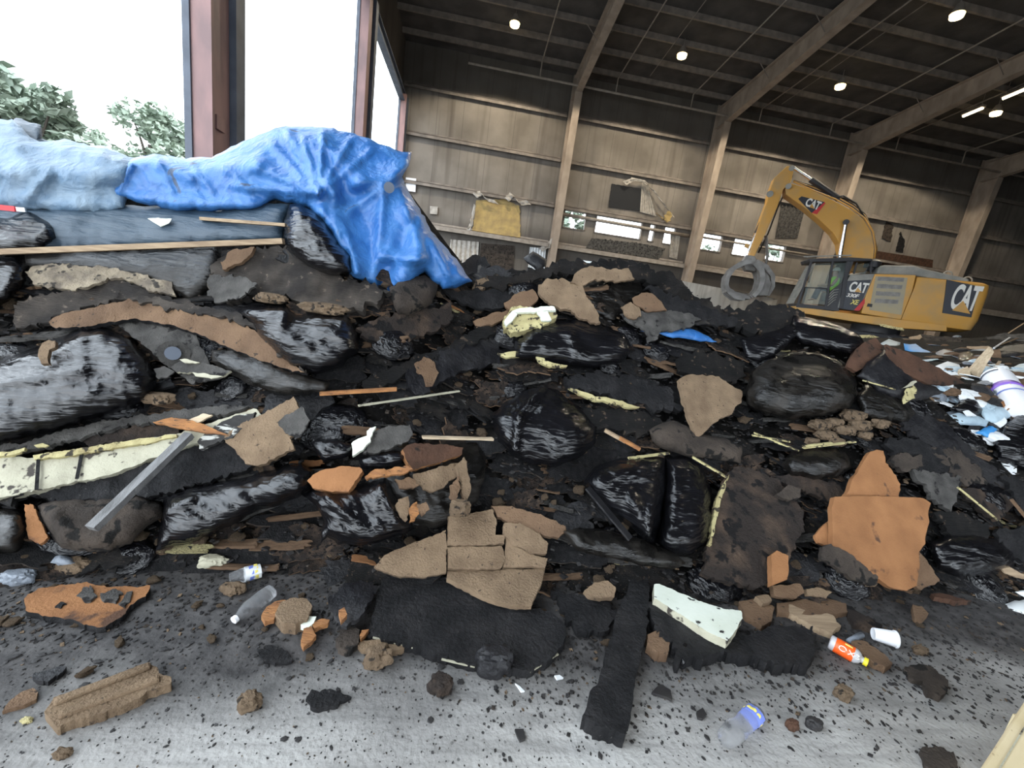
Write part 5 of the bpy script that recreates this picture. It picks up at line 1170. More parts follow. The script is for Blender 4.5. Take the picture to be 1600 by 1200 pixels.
slab('cloth_corner', 'pale grey triangular cloth corner below the rubber sheet', 'cloth', [(240, 577), (258, 571), (272, 580), (262, 588), (247, 593)], 'felt_grey', th=.006, lift=.2, jag=1)
bag('rubber_roll', 'thick grey black roll of rubber membrane in the left centre', 'roll', [(330, 548), (362, 545), (400, 556), (440, 572), (480, 588), (516, 598), (508, 612), (470, 618), (430, 616), (390, 600), (350, 580), (332, 566)], 'bag_dusty', bulge=.08, lift=.12, step=6, wr=.022, wdir=25, wf=.08, prof=1)
bag('bin_bag', 'shiny black bag with a taut bright fold, centre left', 'bag', [(368, 482), (400, 476), (440, 476), (462, 492), (500, 488), (540, 492), (562, 520), (558, 550), (530, 575), (490, 586), (450, 572), (420, 545), (395, 515)], 'bag', bulge=.22, lift=.08, step=6, wr=.02, wdir=25, wf=.05, ridges=[(370, 490, 450, 488, .05, 9), (450, 488, 440, 505, .04, 6), (400, 520, 480, 540, .03, 8)])
slab('layered_roofing', 'broad flaking layered roofing slab below the wrinkled bag', 'slab', [(325, 432), (340, 405), (372, 392), (415, 386), (445, 388), (470, 402), (505, 420), (548, 432), (600, 450), (590, 475), (545, 482), (500, 480), (455, 465), (405, 462), (360, 468), (330, 462)], 'bark_pale', th=.05, lift=.10, jag=5, bump=.04, step=10)
slab('felt_flap', 'pale grey felt flap at the left end of the flaking roofing', 'felt', [(326, 430), (350, 429), (375, 430), (400, 440), (395, 452), (370, 466), (340, 472), (326, 460)], 'felt_grey', th=.012, lift=.19, jag=3)
slab('tan_board', 'dull brown board edge rising below the plank, left centre', 'board', [(345, 412), (360, 392), (398, 386), (392, 398), (372, 410), (350, 422)], 'fiber', th=.02, lift=.14, jag=3)
rock('tan_clod', 'tan fibre clod at left above the shiny folded bag', 'clod', 424, 466, 42, 17, 'crumb_brown', .17, seed=2)
rock('tan_clod', 'long tan fibre clod above the shiny folded bag', 'clod', 506, 482, 56, 19, 'crumb_brown', .18, seed=4)
rock('tan_clod', 'brown clod under the grey cloth corner, left of centre', 'clod', 246, 622, 40, 18, 'crumb_brown', .17, seed=6)
bag('cloth_bundle', 'dark olive cloth bundle beneath the tip of the bright tarp', 'cloth', [(608, 450), (640, 432), (665, 430), (686, 440), (684, 458), (668, 480), (640, 492), (622, 490), (612, 470)], 'felt_brown', bulge=.07, lift=.08, step=7, wr=.02)
slab('brown_slab', 'long brown stained slab below the tip of the bright tarp', 'slab', [(558, 508), (600, 495), (650, 484), (705, 474), (712, 496), (680, 515), (640, 532), (600, 535), (565, 528)], 'fiber_dark', th=.03, lift=.10, jag=3, bump=.02)
slab('black_board', 'flat black board right of the bright tarp tail', 'board', [(694, 454), (745, 452), (792, 453), (805, 470), (785, 482), (752, 482), (722, 474)], 'felt', th=.03, lift=.10, jag=2)
slab('tan_lump_board', 'tan lump at the tail of the bright tarp', 'board', [(742, 437), (760, 434), (768, 446), (755, 452), (738, 451)], 'crumb_brown', th=.03, lift=.10, jag=2)
slab('stained_panel', 'dark panel with pale stain blotches in the centre left', 'panel', [(636, 578), (660, 562), (690, 548), (735, 532), (775, 528), (788, 548), (780, 568), (720, 580), (690, 595), (660, 618), (638, 612)], 'felt_smooth', th=.03, lift=.11, jag=3, bump=.02)
slab('stain_flake', 'tan flake stuck on the stained dark panel, centre left', 'flake', [(648, 568), (664, 556), (678, 566), (684, 582), (676, 604), (666, 604), (660, 588), (650, 580)], 'fiber', th=.006, lift=.15, jag=2)
beam3('brown_batten', 'short thin brown batten in the dark centre left of the heap', 'batten', (500, 615), (620, 608), .025, .02, 'wood_orange', .16, .16)
beam3('edge_strip', 'thin pale edged strip below the stained dark panel', 'strip', (560, 634), (718, 611), .02, .008, 'foam', .16, .15, jag=.4)
slab('brown_slab', 'narrow sooty slab running up to the white foam block', 'slab', [(560, 600), (640, 560), (700, 540), (770, 500), (800, 490), (792, 508), (740, 535), (690, 556), (640, 580), (590, 612)], 'bark', th=.03, lift=.09, jag=4, bump=.03)
slab('brown_slab', 'thin brown fibre slab under the white foam block', 'slab', [(740, 502), (770, 488), (800, 485), (792, 497), (765, 508), (745, 512)], 'fiber', th=.02, lift=.13, jag=2)
# left middle
slab('grey_board', 'long grey weathered board slanting across the left middle', 'board', [(-60, 706), (40, 690), (100, 672), (180, 655), (260, 643), (350, 632), (395, 636), (340, 648), (270, 656), (200, 664), (120, 684), (50, 702), (-60, 720)], 'felt_grey', th=.02, lift=.14, jag=2, bump=.01)
slab('dark_board', 'dark brown flat board behind the cream edged panel, left', 'board', [(130, 690), (140, 680), (200, 668), (270, 660), (282, 672), (250, 688), (180, 694), (140, 700)], 'fiber_dark', th=.03, lift=.13, jag=3)
slab('insulation_board', 'large cream insulation board edge at the left with dark joints', 'insulation', [(-60, 712), (0, 712), (50, 715), (70, 712), (130, 702), (200, 690), (275, 678), (330, 660), (400, 638), (408, 648), (380, 665), (340, 682), (280, 700), (225, 722), (170, 742), (110, 755), (60, 766), (0, 778), (-60, 786)], 'foam', th=.05, lift=.17, jag=1.5, bump=.012, follow=.5)
cp = bpy.data.objects['insulation_board']
slab('yellow_edge', 'yellow torn foam edge', '', [(52, 711), (110, 703), (165, 694), (230, 684), (276, 678), (276, 683), (230, 692), (165, 703), (105, 713), (55, 717)], 'foam_yellow', th=.02, lift=.20, jag=1.5, parent=cp)
for q in (((60, 718), (57, 765)), ((128, 708), (120, 748))):
    beam3('panel_joint', '', '', q[0], q[1], .012, .006, 'felt', .185, .185, parent=cp)
slab('foam_sliver', 'yellow edged cream foam sliver at the far left edge', 'foam', [(-40, 706), (20, 705), (39, 699), (38, 704), (20, 711), (-40, 715)], 'foam_yellow', th=.02, lift=.2, jag=1)
slab('foam_chip', 'tiny cream foam chip on the black gap above the cream panel', 'foam', [(53, 695), (66, 693), (76, 696), (70, 699), (57, 699)], 'foam_yellow', th=.01, lift=.17, jag=.6)
slab('roofing_slab', 'broad black roofing slab under the cream panel', 'slab', [(40, 772), (100, 758), (170, 745), (230, 722), (290, 700), (350, 690), (398, 694), (405, 720), (380, 735), (320, 752), (250, 772), (180, 780), (100, 785)], 'felt', th=.04, lift=.14, jag=3, bump=.025)
slab('orange_splinter', 'bright orange wood splinter above the grey rod', 'splinter', [(238, 660), (268, 652), (300, 656), (330, 668), (356, 680), (320, 676), (280, 669)], 'wood_orange', th=.015, lift=.22, jag=1)
slab('orange_splinter', 'small broken orange splinter behind the larger splinter', 'splinter', [(288, 658), (318, 646), (332, 648), (312, 660), (300, 664)], 'wood_pale', th=.012, lift=.20, jag=1)
beam3('grey_rod', 'long charred grey timber rod slanting down at the left', 'rod', (143, 826), (296, 679), .045, .03, 'wood_grey', .34, .22, jag=.12)
slab('white_flaked_board', 'black board streaked with white flakes beside the tan patch', 'board', [(305, 690), (330, 668), (372, 648), (398, 642), (392, 656), (368, 678), (330, 696), (312, 702)], 'flaked', th=.02, lift=.20, jag=3)
slab('fibre_patch', 'tan fibreboard patch with a grey scab, left centre', 'board', [(350, 685), (365, 668), (400, 652), (430, 636), (460, 621), (468, 636), (472, 655), (462, 672), (452, 684), (458, 700), (440, 710), (405, 729), (385, 724), (372, 708)], 'fiber_tan', th=.025, lift=.2, jag=3, bump=.012)
slab('grey_scab', 'grey felt scab on the tan fibreboard patch, left centre', 'felt', [(434, 664), (450, 645), (470, 636), (482, 655), (478, 672), (460, 688), (448, 676)], 'felt_grey', th=.01, lift=.23, jag=2)
bag('grey_sack', 'limp sooty grey brown sack below the black roofing slab, left', 'sack', [(58, 792), (85, 780), (150, 778), (220, 772), (250, 785), (258, 805), (230, 822), (205, 850), (170, 862), (130, 862), (95, 858), (78, 835), (65, 815)], 'felt_brown', bulge=.12, lift=.10, step=8, wr=.025, wdir=15)
slab('red_board', 'small reddish brown board at the far left foot', 'board', [(38, 788), (52, 788), (62, 812), (75, 840), (62, 850), (44, 842)], 'fiber_orange', th=.015, lift=.15, jag=2)
bag('bin_bag', 'black bag with bright creases under the slanting roofing slab', 'bag', [(255, 776), (290, 762), (340, 754), (410, 738), (470, 722), (492, 735), (488, 765), (455, 782), (410, 795), (360, 820), (310, 845), (262, 856), (244, 860), (250, 820)], 'bag', bulge=.20, lift=.08, step=6, wr=.025, wdir=25, wf=.08, ridges=[(258, 800, 300, 780, .03, 6), (250, 855, 262, 800, .03, 6)])
bag('bin_bag', 'dark matte bag in the shade at the lower left edge', 'bag', [(-60, 790), (0, 792), (38, 795), (45, 830), (30, 862), (-60, 880)], 'bag_dusty', bulge=.14, lift=.05, step=8, wr=.02)
# ================================================================ centre and right of the heap
slab('arched_roofing', 'long arched stack of black shingle layers on the crest', 'slab', [(720, 440), (760, 432), (810, 428), (840, 418), (880, 408), (930, 404), (985, 408), (1040, 424), (1070, 446), (1115, 474), (1156, 492), (1168, 504), (1130, 506), (1095, 488), (1050, 462), (1010, 440), (960, 430), (900, 428), (860, 432), (820, 442), (770, 450)], 'bark', th=.07, lift=.10, jag=4, bump=.05, step=10, follow=.6)
slab('top_board', 'tan torn board topping the arched black shingles', 'board', [(890, 440), (905, 424), (925, 417), (980, 420), (992, 432), (970, 440), (930, 438), (905, 446)], 'fiber_tan', th=.02, lift=.19, jag=3, bump=.02)
slab('tan_board', 'tan torn board hanging below the crest centre', 'board', [(840, 446), (856, 436), (885, 436), (908, 444), (914, 462), (930, 480), (936, 505), (916, 502), (890, 488), (862, 474), (846, 462)], 'fiber_tan', th=.025, lift=.19, jag=3, bump=.02)
slab('brown_wedge', 'brown fibreboard wedge left of the hanging tan board', 'board', [(788, 474), (804, 460), (832, 452), (842, 464), (832, 478), (812, 484), (796, 484)], 'fiber', th=.02, lift=.17, jag=2)
bag('cavity_shade', 'dusty black film giving the dark of the hollow under the crest', 'plastic film', [(910, 448), (960, 438), (1000, 440), (1010, 460), (985, 480), (960, 500), (930, 490), (915, 468)], 'bag_dusty', bulge=.02, lift=.02, step=7, wr=.02, wdir=80, wf=.1)  # thin sheet whose black stands in for the dark, cobwebby cavity
slab('brown_fan', 'tan fan shaped board piece under the right of the crest', 'board', [(990, 466), (1000, 458), (1020, 459), (1036, 474), (1042, 484), (1012, 486), (996, 478)], 'fiber', th=.015, lift=.20, jag=1.5)
slab('brown_fan', 'small flaky brown piece left of the tan fan piece', 'board', [(970, 480), (984, 472), (998, 480), (1002, 492), (990, 500), (976, 490)], 'fiber_tan', th=.015, lift=.21, jag=2.5)
slab('felt_tongue', 'grey brown felt sheet hanging to a point above blue scrap', 'felt', [(970, 492), (1000, 486), (1042, 484), (1078, 490), (1094, 498), (1082, 510), (1052, 516), (1034, 520), (1026, 532), (1016, 533), (1010, 516), (990, 508)], 'felt_grey', th=.015, lift=.17, jag=2.5, bump=.015)
slab('sooty_sheet', 'sooty dark sheet sloping right under the arched shingles', 'sheet', [(1010, 448), (1040, 452), (1070, 470), (1110, 480), (1150, 500), (1150, 512), (1110, 506), (1080, 498), (1040, 482)], 'felt', th=.02, lift=.15, jag=3)
bag('blue_scrap', 'small bright blue tarp scrap peeking out right of centre', 'tarp', [(1000, 516), (1030, 522), (1052, 515), (1080, 513), (1100, 521), (1122, 535), (1092, 533), (1060, 527), (1032, 524)], 'tarp', bulge=.02, lift=.13, step=6, wr=.012, flat=.006)
bag('bin_bag', 'torn shiny black bag sagging in the centre of the heap', 'bag', [(800, 560), (806, 530), (830, 508), (870, 502), (900, 498), (940, 508), (975, 522), (992, 548), (970, 566), (930, 576), (890, 572), (850, 566)], 'bag', bulge=.16, lift=.09, step=6, wr=.028, wdir=20, wf=.07, ridges=[(888, 512, 900, 550, .03, 5)])
fo = thing('foam_block', P3(828, 498, .2), 'dirty yellow white foam block with white tabs near the centre', 'foam')
slab('block', '', '', [(787, 502), (796, 486), (806, 480), (835, 482), (868, 482), (872, 494), (860, 504), (845, 512), (825, 516), (800, 517), (788, 511)], 'foam_yellow', th=.06, lift=.22, jag=3, bump=.02, parent=fo)
for pl in ([(800, 486), (812, 481), (838, 480), (866, 478), (870, 484), (838, 486), (812, 488)], [(838, 486), (856, 486), (862, 500), (846, 502), (842, 494)], [(788, 503), (800, 486), (808, 490), (800, 502), (792, 508)]):
    slab('white_tab', 'clean white foam tab', '', pl, 'foam_white', th=.02, lift=.26, jag=1.5, parent=fo)
slab('foam_strip', 'short orange cream foam strip left of centre', 'foam', [(778, 552), (800, 549), (826, 549), (822, 556), (790, 559)], 'foam_yellow', th=.02, lift=.17, jag=1.5)
slab('foam_strip', 'pale yellow foam strip curving under the torn centre bag', 'foam', [(834, 553), (842, 551), (852, 563), (868, 568), (887, 571), (884, 574), (858, 573), (842, 565)], 'foam_yellow', th=.02, lift=.20, jag=1)
slab('foam_strip', 'long pale yellow foam strip in the centre of the heap', 'foam', [(888, 605), (905, 610), (930, 618), (955, 622), (980, 630), (1000, 636), (985, 638), (955, 630), (930, 626), (905, 616)], 'foam_yellow', th=.02, lift=.18, jag=1.5)
slab('brown_board', 'large tan fibreboard triangle standing right of centre', 'board', [(1060, 592), (1075, 586), (1098, 586), (1122, 590), (1145, 602), (1161, 612), (1158, 628), (1142, 646), (1124, 654), (1112, 662), (1105, 672), (1090, 684), (1082, 668), (1074, 645), (1066, 618)], 'fiber_tan', th=.03, lift=.21, jag=2, bump=.008)
slab('dark_board', 'dark shaggy slab behind the top of the tan triangle', 'board', [(1060, 560), (1090, 548), (1130, 556), (1165, 566), (1170, 585), (1150, 598), (1120, 588), (1080, 586), (1062, 580)], 'bark', th=.04, lift=.13, jag=4, bump=.03)
bag('bin_bag', 'large round dusty black bag right of the tan triangle', 'bag', [(1164, 612), (1172, 582), (1200, 560), (1238, 550), (1280, 551), (1315, 566), (1336, 590), (1342, 615), (1328, 638), (1290, 650), (1240, 656), (1196, 650), (1170, 636)], 'bag_dusty', bulge=.30, lift=.08, step=6, wr=.016, wdir=-60, wf=.05, prof=.95)
slab('roofing_stack', 'flaking layered black roofing stack on the crest at right', 'slab', [(1108, 488), (1140, 480), (1190, 476), (1240, 480), (1262, 494), (1292, 512), (1270, 522), (1220, 520), (1170, 516), (1128, 508), (1110, 496)], 'bark', th=.06, lift=.12, jag=4, bump=.05, step=9)
bag('black_film', 'blue black glossy film flap hanging on the crest at right', 'plastic film', [(1156, 530), (1175, 524), (1205, 518), (1240, 505), (1262, 512), (1240, 530), (1216, 552), (1185, 566), (1166, 560)], 'bag', bulge=.06, lift=.17, step=6, wr=.028, wdir=-20, wf=.07, flat=.006)
bag('bin_bag', 'flat glossy black bag above the large dusty bag', 'bag', [(1240, 492), (1290, 502), (1340, 520), (1352, 536), (1330, 552), (1290, 545), (1250, 535), (1230, 520)], 'bag', bulge=.08, lift=.10, step=6, wr=.028, wdir=-20, wf=.07)
bag('bin_bag', 'big slack black bag with shiny rim in the centre', 'bag', [(765, 650), (785, 632), (815, 612), (848, 602), (872, 608), (890, 624), (915, 645), (932, 668), (930, 692), (905, 715), (868, 730), (832, 726), (800, 712), (778, 690)], 'bag', bulge=.20, lift=.10, step=6, wr=.028, wdir=-40, wf=.055, an=4, ridges=[(850, 605, 812, 650, .06, 6), (812, 650, 805, 700, .05, 6), (805, 700, 825, 726, .04, 5)])
slab('rim_board', 'dark sooty board above the big slack centre bag', 'board', [(880, 590), (930, 580), (990, 590), (1050, 610), (1070, 640), (1030, 642), (980, 628), (930, 612), (890, 604)], 'felt', th=.04, lift=.11, jag=4, bump=.03)
slab('sooty_board', 'dark crumbly board below the long yellow foam strip', 'board', [(905, 640), (960, 636), (1010, 646), (1060, 660), (1000, 678), (950, 668), (915, 660)], 'bark', th=.04, lift=.12, jag=4, bump=.03)
bag('rolled_felt', 'rolled up grey brown felt right of centre', 'roll', [(1014, 672), (1030, 662), (1055, 658), (1076, 666), (1096, 680), (1130, 684), (1160, 698), (1158, 724), (1120, 718), (1070, 712), (1040, 704), (1018, 690)], 'felt_brown', bulge=.10, lift=.14, step=7, wr=.008, prof=1)
rf_ = bpy.data.objects['rolled_felt']; 
for (px, py, l_) in ((945, 682, .16), (968, 694, .17)):
    beam3('wood_stub', 'short brown wood stub left of the rolled felt, %s' % ('upper' if px < 950 else 'lower'), 'wood', (px, py-10), (px+32, py+8), .03, .02, 'wood_orange' if px > 950 else 'wood', l_, l_)
beam3('cream_sliver', 'cream foam sliver under the rolled felt, left end', 'foam', (982, 716), (1045, 708), .02, .01, 'foam_yellow', .18, .18, jag=.3)
beam3('cream_sliver', 'bent cream foam sliver running to the leaning dark panel', 'foam', (1082, 714), (1136, 746), .025, .012, 'foam_yellow', .19, .2, jag=.3)
bag('bin_bag', 'large shiny black bag with blue sheen, lower centre', 'bag', [(912, 752), (930, 728), (970, 716), (1010, 712), (1040, 714), (1046, 750), (1038, 790), (1030, 830), (1020, 848), (1000, 838), (975, 815), (945, 790), (920, 770)], 'bag', bulge=.20, lift=.10, step=5, wr=.03, wdir=-30, wf=.06, ridges=[(985, 770, 1000, 810, .04, 8), (1020, 780, 1012, 840, .05, 7), (960, 735, 1030, 728, .03, 8)])
bag('bin_bag', 'black bag with ribbed folds beside the leaning dark panel', 'bag', [(1040, 716), (1070, 712), (1098, 730), (1112, 765), (1114, 810), (1104, 850), (1075, 868), (1045, 862), (1028, 848), (1034, 800)], 'bag', bulge=.18, lift=.09, step=5, wr=.022, wdir=-8, wf=.10, an=6)
bag('rubber_roll', 'black rubber roll lying below the two lower centre bags', 'roll', [(880, 832), (905, 824), (950, 828), (1000, 842), (1050, 862), (1072, 880), (1050, 890), (1005, 884), (950, 872), (900, 860)], 'bag_dusty', bulge=.07, lift=.13, step=6, wr=.022, wdir=18, wf=.08, prof=1)
beam3('black_strap', 'flat black strap slanting below the shiny lower bags', 'strap', (918, 762), (985, 842), .05, .01, 'felt_smooth', .25, .22)
slab('tan_slab', 'tan slab with rounded end above the cracked tan board', 'slab', [(768, 790), (800, 792), (845, 804), (884, 822), (886, 832), (872, 840), (835, 834), (800, 820), (778, 806)], 'fiber', th=.03, lift=.14, jag=2, bump=.01)
slab('tan_slab', 'lower tan slab cracked behind the cracked tan board', 'slab', [(786, 818), (812, 818), (842, 832), (856, 850), (855, 866), (828, 864), (800, 852), (788, 838)], 'fiber_tan', th=.03, lift=.16, jag=2, bump=.01)
slab('brown_board', 'brown board with a broken orange edge, lower left centre', 'board', [(480, 752), (488, 742), (505, 734), (530, 728), (562, 730), (566, 738), (555, 752), (545, 768), (515, 768), (490, 764)], 'fiber_orange', th=.05, lift=.26, jag=1.5, edge='wood_orange')
bag('bin_bag', 'glossy black bag under the brown board, lower left centre', 'bag', [(470, 772), (495, 762), (540, 764), (575, 752), (606, 744), (616, 770), (632, 800), (648, 825), (610, 842), (570, 852), (530, 850), (512, 838), (500, 850), (505, 810), (492, 790)], 'bag', bulge=.16, lift=.11, step=5, wr=.03, wdir=60, wf=.07, ridges=[(510, 775, 550, 810, .04, 6), (590, 755, 612, 795, .04, 6), (500, 790, 504, 845, .05, 6)])
bag('bin_bag', 'open black bag spilling broken brown board, left centre', 'bag', [(570, 752), (600, 720), (650, 700), (700, 690), (745, 692), (760, 712), (758, 745), (745, 785), (715, 812), (680, 826), (640, 815), (612, 790)], 'bag_dusty', bulge=.10, lift=.07, step=6, wr=.02, wdir=70)
ob = bpy.data.objects['blue_tarp']
slab('spilled_board', 'brown layered board face inside the open black bag', 'board', [(628, 700), (650, 692), (690, 694), (724, 700), (718, 712), (690, 722), (645, 734), (636, 722)], 'fiber_red', th=.04, lift=.23, jag=2, edge='wood_orange')
slab('orange_edge', 'bright orange layered board edge jutting left of the open bag', 'board', [(570, 742), (585, 734), (612, 731), (636, 727), (646, 735), (620, 742), (590, 746), (573, 749)], 'wood_orange', th=.03, lift=.28, jag=2.5, bump=.015)
for k, (pl, m_, lb) in enumerate([([(646, 742), (690, 730), (716, 722), (712, 744), (694, 762), (672, 768), (652, 756)], 'fiber_tan', 'largest crumbling tan layer inside the open bag'),
    ([(620, 750), (640, 746), (660, 755), (646, 764), (626, 764)], 'fiber', 'brown layer at the left inside the open bag'),
    ([(712, 726), (726, 712), (732, 735), (736, 760), (730, 782), (722, 778), (722, 750)], 'fiber_tan', 'tall tan sliver at the right inside the open bag'),
    ([(704, 758), (716, 742), (720, 760), (712, 780), (704, 778)], 'fiber', 'short upright sliver at the right inside the open bag'),
    ([(616, 790), (628, 778), (638, 774), (640, 800), (634, 815), (624, 806)], 'fiber_tan', 'tan triangular chip at the mouth of the open bag'),
    ([(640, 790), (652, 784), (656, 800), (648, 815), (640, 816)], 'wood_orange', 'orange chip at the mouth of the open bag'),
    ([(652, 786), (668, 785), (670, 795), (660, 804), (654, 798)], 'fiber', 'small brown chip at the mouth of the open bag')]):
    slab('board_layer', lb, 'board', pl, m_, th=.02, lift=.24+.012*k, jag=2.5, bump=.02)
rock('tan_clod', 'angular tan clod below the open black bag', 'clod', 719, 794, 28, 26, 'crumb_brown', .26, seed=7)
slab('foam_edged_slab', 'grey slab with bright white torn foam end, left centre', 'slab', [(578, 690), (583, 672), (610, 667), (640, 664), (644, 675), (638, 690), (610, 700), (582, 709), (566, 708)], 'felt_grey', th=.03, lift=.2, jag=2)
slab('foam_end', 'white torn foam at the end of the grey slab, left centre', 'foam', [(550, 692), (562, 684), (572, 682), (580, 668), (586, 666), (582, 678), (576, 692), (565, 702), (553, 710)], 'foam_white', th=.03, lift=.22, jag=3.5)
beam3('tan_sliver', 'tan pointed wood sliver above the open black bag', 'splinter', (660, 683), (770, 686), .03, .012, 'wood_pale', .2, .2, jag=.5)
bag('black_film', 'pleated black film fan above the brown board, left centre', 'plastic film', [(486, 690), (500, 684), (540, 690), (560, 700), (540, 715), (505, 722), (494, 710)], 'bag', bulge=.05, lift=.15, step=6, wr=.025, wdir=70, wf=.09, flat=.005)
bag('bin_bag', 'blue glinting black bag behind the grey foam ended slab', 'bag', [(560, 716), (590, 706), (625, 704), (640, 712), (625, 728), (590, 732), (565, 732)], 'bag', bulge=.08, lift=.14, step=6, wr=.025, wdir=30, wf=.08)
# the cracked tan board and the big black slabs at the foot
cb = thing('cracked_board', P3(720, 870, .15), 'large cracked tan fibreboard leaning at the foot of the heap', 'board')
for pl, l_ in (([(585, 886), (600, 868), (622, 857), (660, 843), (696, 828), (698, 860), (697, 896), (660, 902), (625, 900), (600, 894)], .15), ([(700, 808), (735, 802), (770, 795), (776, 815), (774, 836), (788, 836), (788, 850), (740, 852), (699, 852)], .16),
               ([(700, 855), (740, 854), (784, 853), (790, 872), (782, 888), (740, 890), (700, 888)], .155), ([(790, 838), (800, 850), (828, 866), (855, 872), (852, 886), (820, 886), (786, 886), (790, 868)], .15), ([(699, 892), (745, 892), (790, 890), (852, 888), (846, 910), (830, 946), (800, 944), (760, 934), (725, 915), (698, 904)], .14)):
    slab('board_piece', '', '', pl, 'fiber_tan', th=.03, lift=l_, jag=1.2, bump=.004, parent=cb)
slab('black_slab', 'large thick black roofing slab lying at the foot, centre', 'slab', [(583, 962), (590, 925), (600, 900), (620, 895), (660, 900), (700, 904), (740, 920), (790, 940), (830, 950), (862, 956), (880, 975), (885, 992), (872, 1018), (848, 1038), (826, 1048), (790, 1044), (740, 1038), (690, 1026), (640, 1008), (600, 1000), (582, 990)], 'felt', th=.035, jag=2, bump=.01, ground=.0, step=12)
bs = bpy.data.objects['black_slab']
for q in (((583, 996), (645, 1012)), ((690, 1030), (742, 1042)), ((828, 1050), (872, 1022))):
    beam3('cream_edge', 'thin cream torn edge', '', q[0], q[1], .006, .006, 'foam', .035, .035, parent=bs, jag=.6)
slab('black_plank', 'long thick charred black plank pointing at the camera', 'plank', [(912, 1118), (922, 1092), (934, 1064), (945, 1030), (955, 990), (966, 955), (978, 925), (985, 905), (1013, 906), (1014, 935), (1011, 975), (1003, 1020), (992, 1070), (986, 1110), (978, 1146), (955, 1138), (932, 1132)], 'felt', th=.06, jag=2, bump=.008, ground=.0, step=12)
slab('white_foam_board', 'white foam board speckled with soot, right of the black plank', 'foam', [(1022, 914), (1030, 912), (1060, 925), (1100, 942), (1135, 952), (1158, 954), (1160, 966), (1150, 985), (1136, 1002), (1110, 990), (1060, 958), (1022, 934)], 'foam_white', th=.035, jag=1, bump=.005, ground=.06, step=12, edge='foam')
slab('black_slab', 'ragged black slab under the white foam board', 'slab', [(1014, 945), (1040, 950), (1075, 970), (1120, 985), (1180, 990), (1220, 975), (1270, 985), (1278, 1010), (1262, 1040), (1200, 1036), (1130, 1016), (1086, 1030), (1060, 1036), (1044, 1000), (1018, 980)], 'felt', th=.05, jag=4, bump=.02, ground=.0, step=12)
bag('black_lump', 'glinting blue black film lump right of the charred plank', 'lump', [(1044, 960), (1062, 950), (1080, 972), (1086, 1005), (1082, 1030), (1066, 1042), (1052, 1020), (1046, 990)], 'bag', bulge=.05, lift=.03, step=5, wr=.012, wf=.12)
slab('brown_chunk', 'brown crumbly chunk beside the charred black plank', 'board', [(1012, 990), (1030, 986), (1046, 1004), (1044, 1020), (1024, 1018), (1012, 1004)], 'fiber', th=.05, jag=2, ground=0, bump=.01)
slab('tan_chunk', 'flat tan stone like chunk left of the charred black plank', 'board', [(913, 922), (928, 910), (950, 908), (962, 918), (960, 932), (940, 934), (922, 932)], 'fiber_tan', th=.04, jag=1.5, lift=.14)
slab('dark_felt', 'dark felt between the black slab and the charred plank', 'felt', [(860, 920), (900, 930), (945, 935), (965, 960), (950, 985), (905, 985), (880, 960)], 'felt', th=.03, lift=.06, jag=4, bump=.02)
slab('black_flap', 'black torn flap left of the large black slab', 'felt', [(515, 940), (540, 910), (570, 905), (588, 915), (580, 940), (560, 965), (545, 980), (525, 975)], 'felt_smooth', th=.015, lift=.10, jag=3, bump=.015)
slab('tan_chunk', 'round tan flat chunk left of the black torn flap', 'board', [(430, 958), (440, 940), (458, 934), (480, 936), (487, 950), (480, 968), (462, 976), (440, 972)], 'fiber_tan', th=.05, jag=1.5, ground=0, bump=.01)
slab('tan_chunk', 'brown grey chunk below the black torn flap', 'board', [(524, 1000), (532, 985), (550, 978), (562, 985), (560, 1005), (545, 1016), (530, 1012)], 'felt_brown', th=.03, jag=1.5, ground=0, bump=.01)
slab('tan_chunk', 'long tan strip under the left edge of the large black slab', 'board', [(555, 1006), (580, 1000), (610, 1003), (640, 1010), (620, 1018), (590, 1020), (565, 1015)], 'fiber_tan', th=.02, jag=2, ground=0, bump=.01)
for pl, lb in (([(408, 962), (416, 948), (432, 940), (446, 938), (438, 952), (428, 968), (414, 972)], 'rusty orange board chip behind the round tan chunk'), ([(485, 975), (500, 968), (515, 968), (512, 974), (492, 982)], 'thin orange chip right of the round tan chunk'), ([(470, 1002), (474, 984), (486, 980), (494, 992), (486, 1004), (474, 1012)], 'folded orange chip below the round tan chunk'), ([(530, 955), (538, 950), (543, 960), (534, 970)], 'small orange chip on the black torn flap'), ([(562, 992), (566, 985), (576, 984), (570, 994), (564, 998)], 'tiny orange chip left of the large black slab')):
    slab('orange_chip', lb, 'chip', pl, 'wood_orange', th=.015, jag=1, ground=0.02 if '530' not in str(pl) else .12, bump=.01)
slab('white_chip', 'pale green white chip beside the round tan chunk', 'chip', [(470, 976), (478, 962), (494, 964), (490, 974), (482, 980)], 'foam_white', th=.02, jag=.5, ground=0.02)
rock('tan_clod', 'tan brown clod lying below the left end of the black slab', 'clod', 590, 1036, 38, 38, 'crumb_brown', ground=True, seed=12)
rock('black_lump', 'crumpled black felt lump at the lower edge of the black slab', 'lump', 770, 1046, 54, 50, 'felt_smooth', ground=True, seed=14)
rock('tan_clod', 'brown pale clod pair lying right of the floor flake', 'clod', 688, 1080, 34, 36, 'fiber_dark', ground=True, seed=15)
slab('black_flake', 'large ragged black flake on bare concrete, left of centre', 'flake', [(478, 1090), (486, 1076), (500, 1080), (520, 1078), (534, 1082), (547, 1088), (534, 1094), (524, 1106), (500, 1110), (486, 1104)], 'felt', th=.012, jag=2, ground=0)
rock('tan_clod', 'small upright brown clod left of the ragged black flake', 'clod', 390, 1105, 30, 34, 'crumb_brown', ground=True, seed=17)
rock('tan_clod', 'tiny brown clod near the lower left corner', 'clod', 98, 1182, 22, 18, 'crumb_brown', ground=True, seed=18)
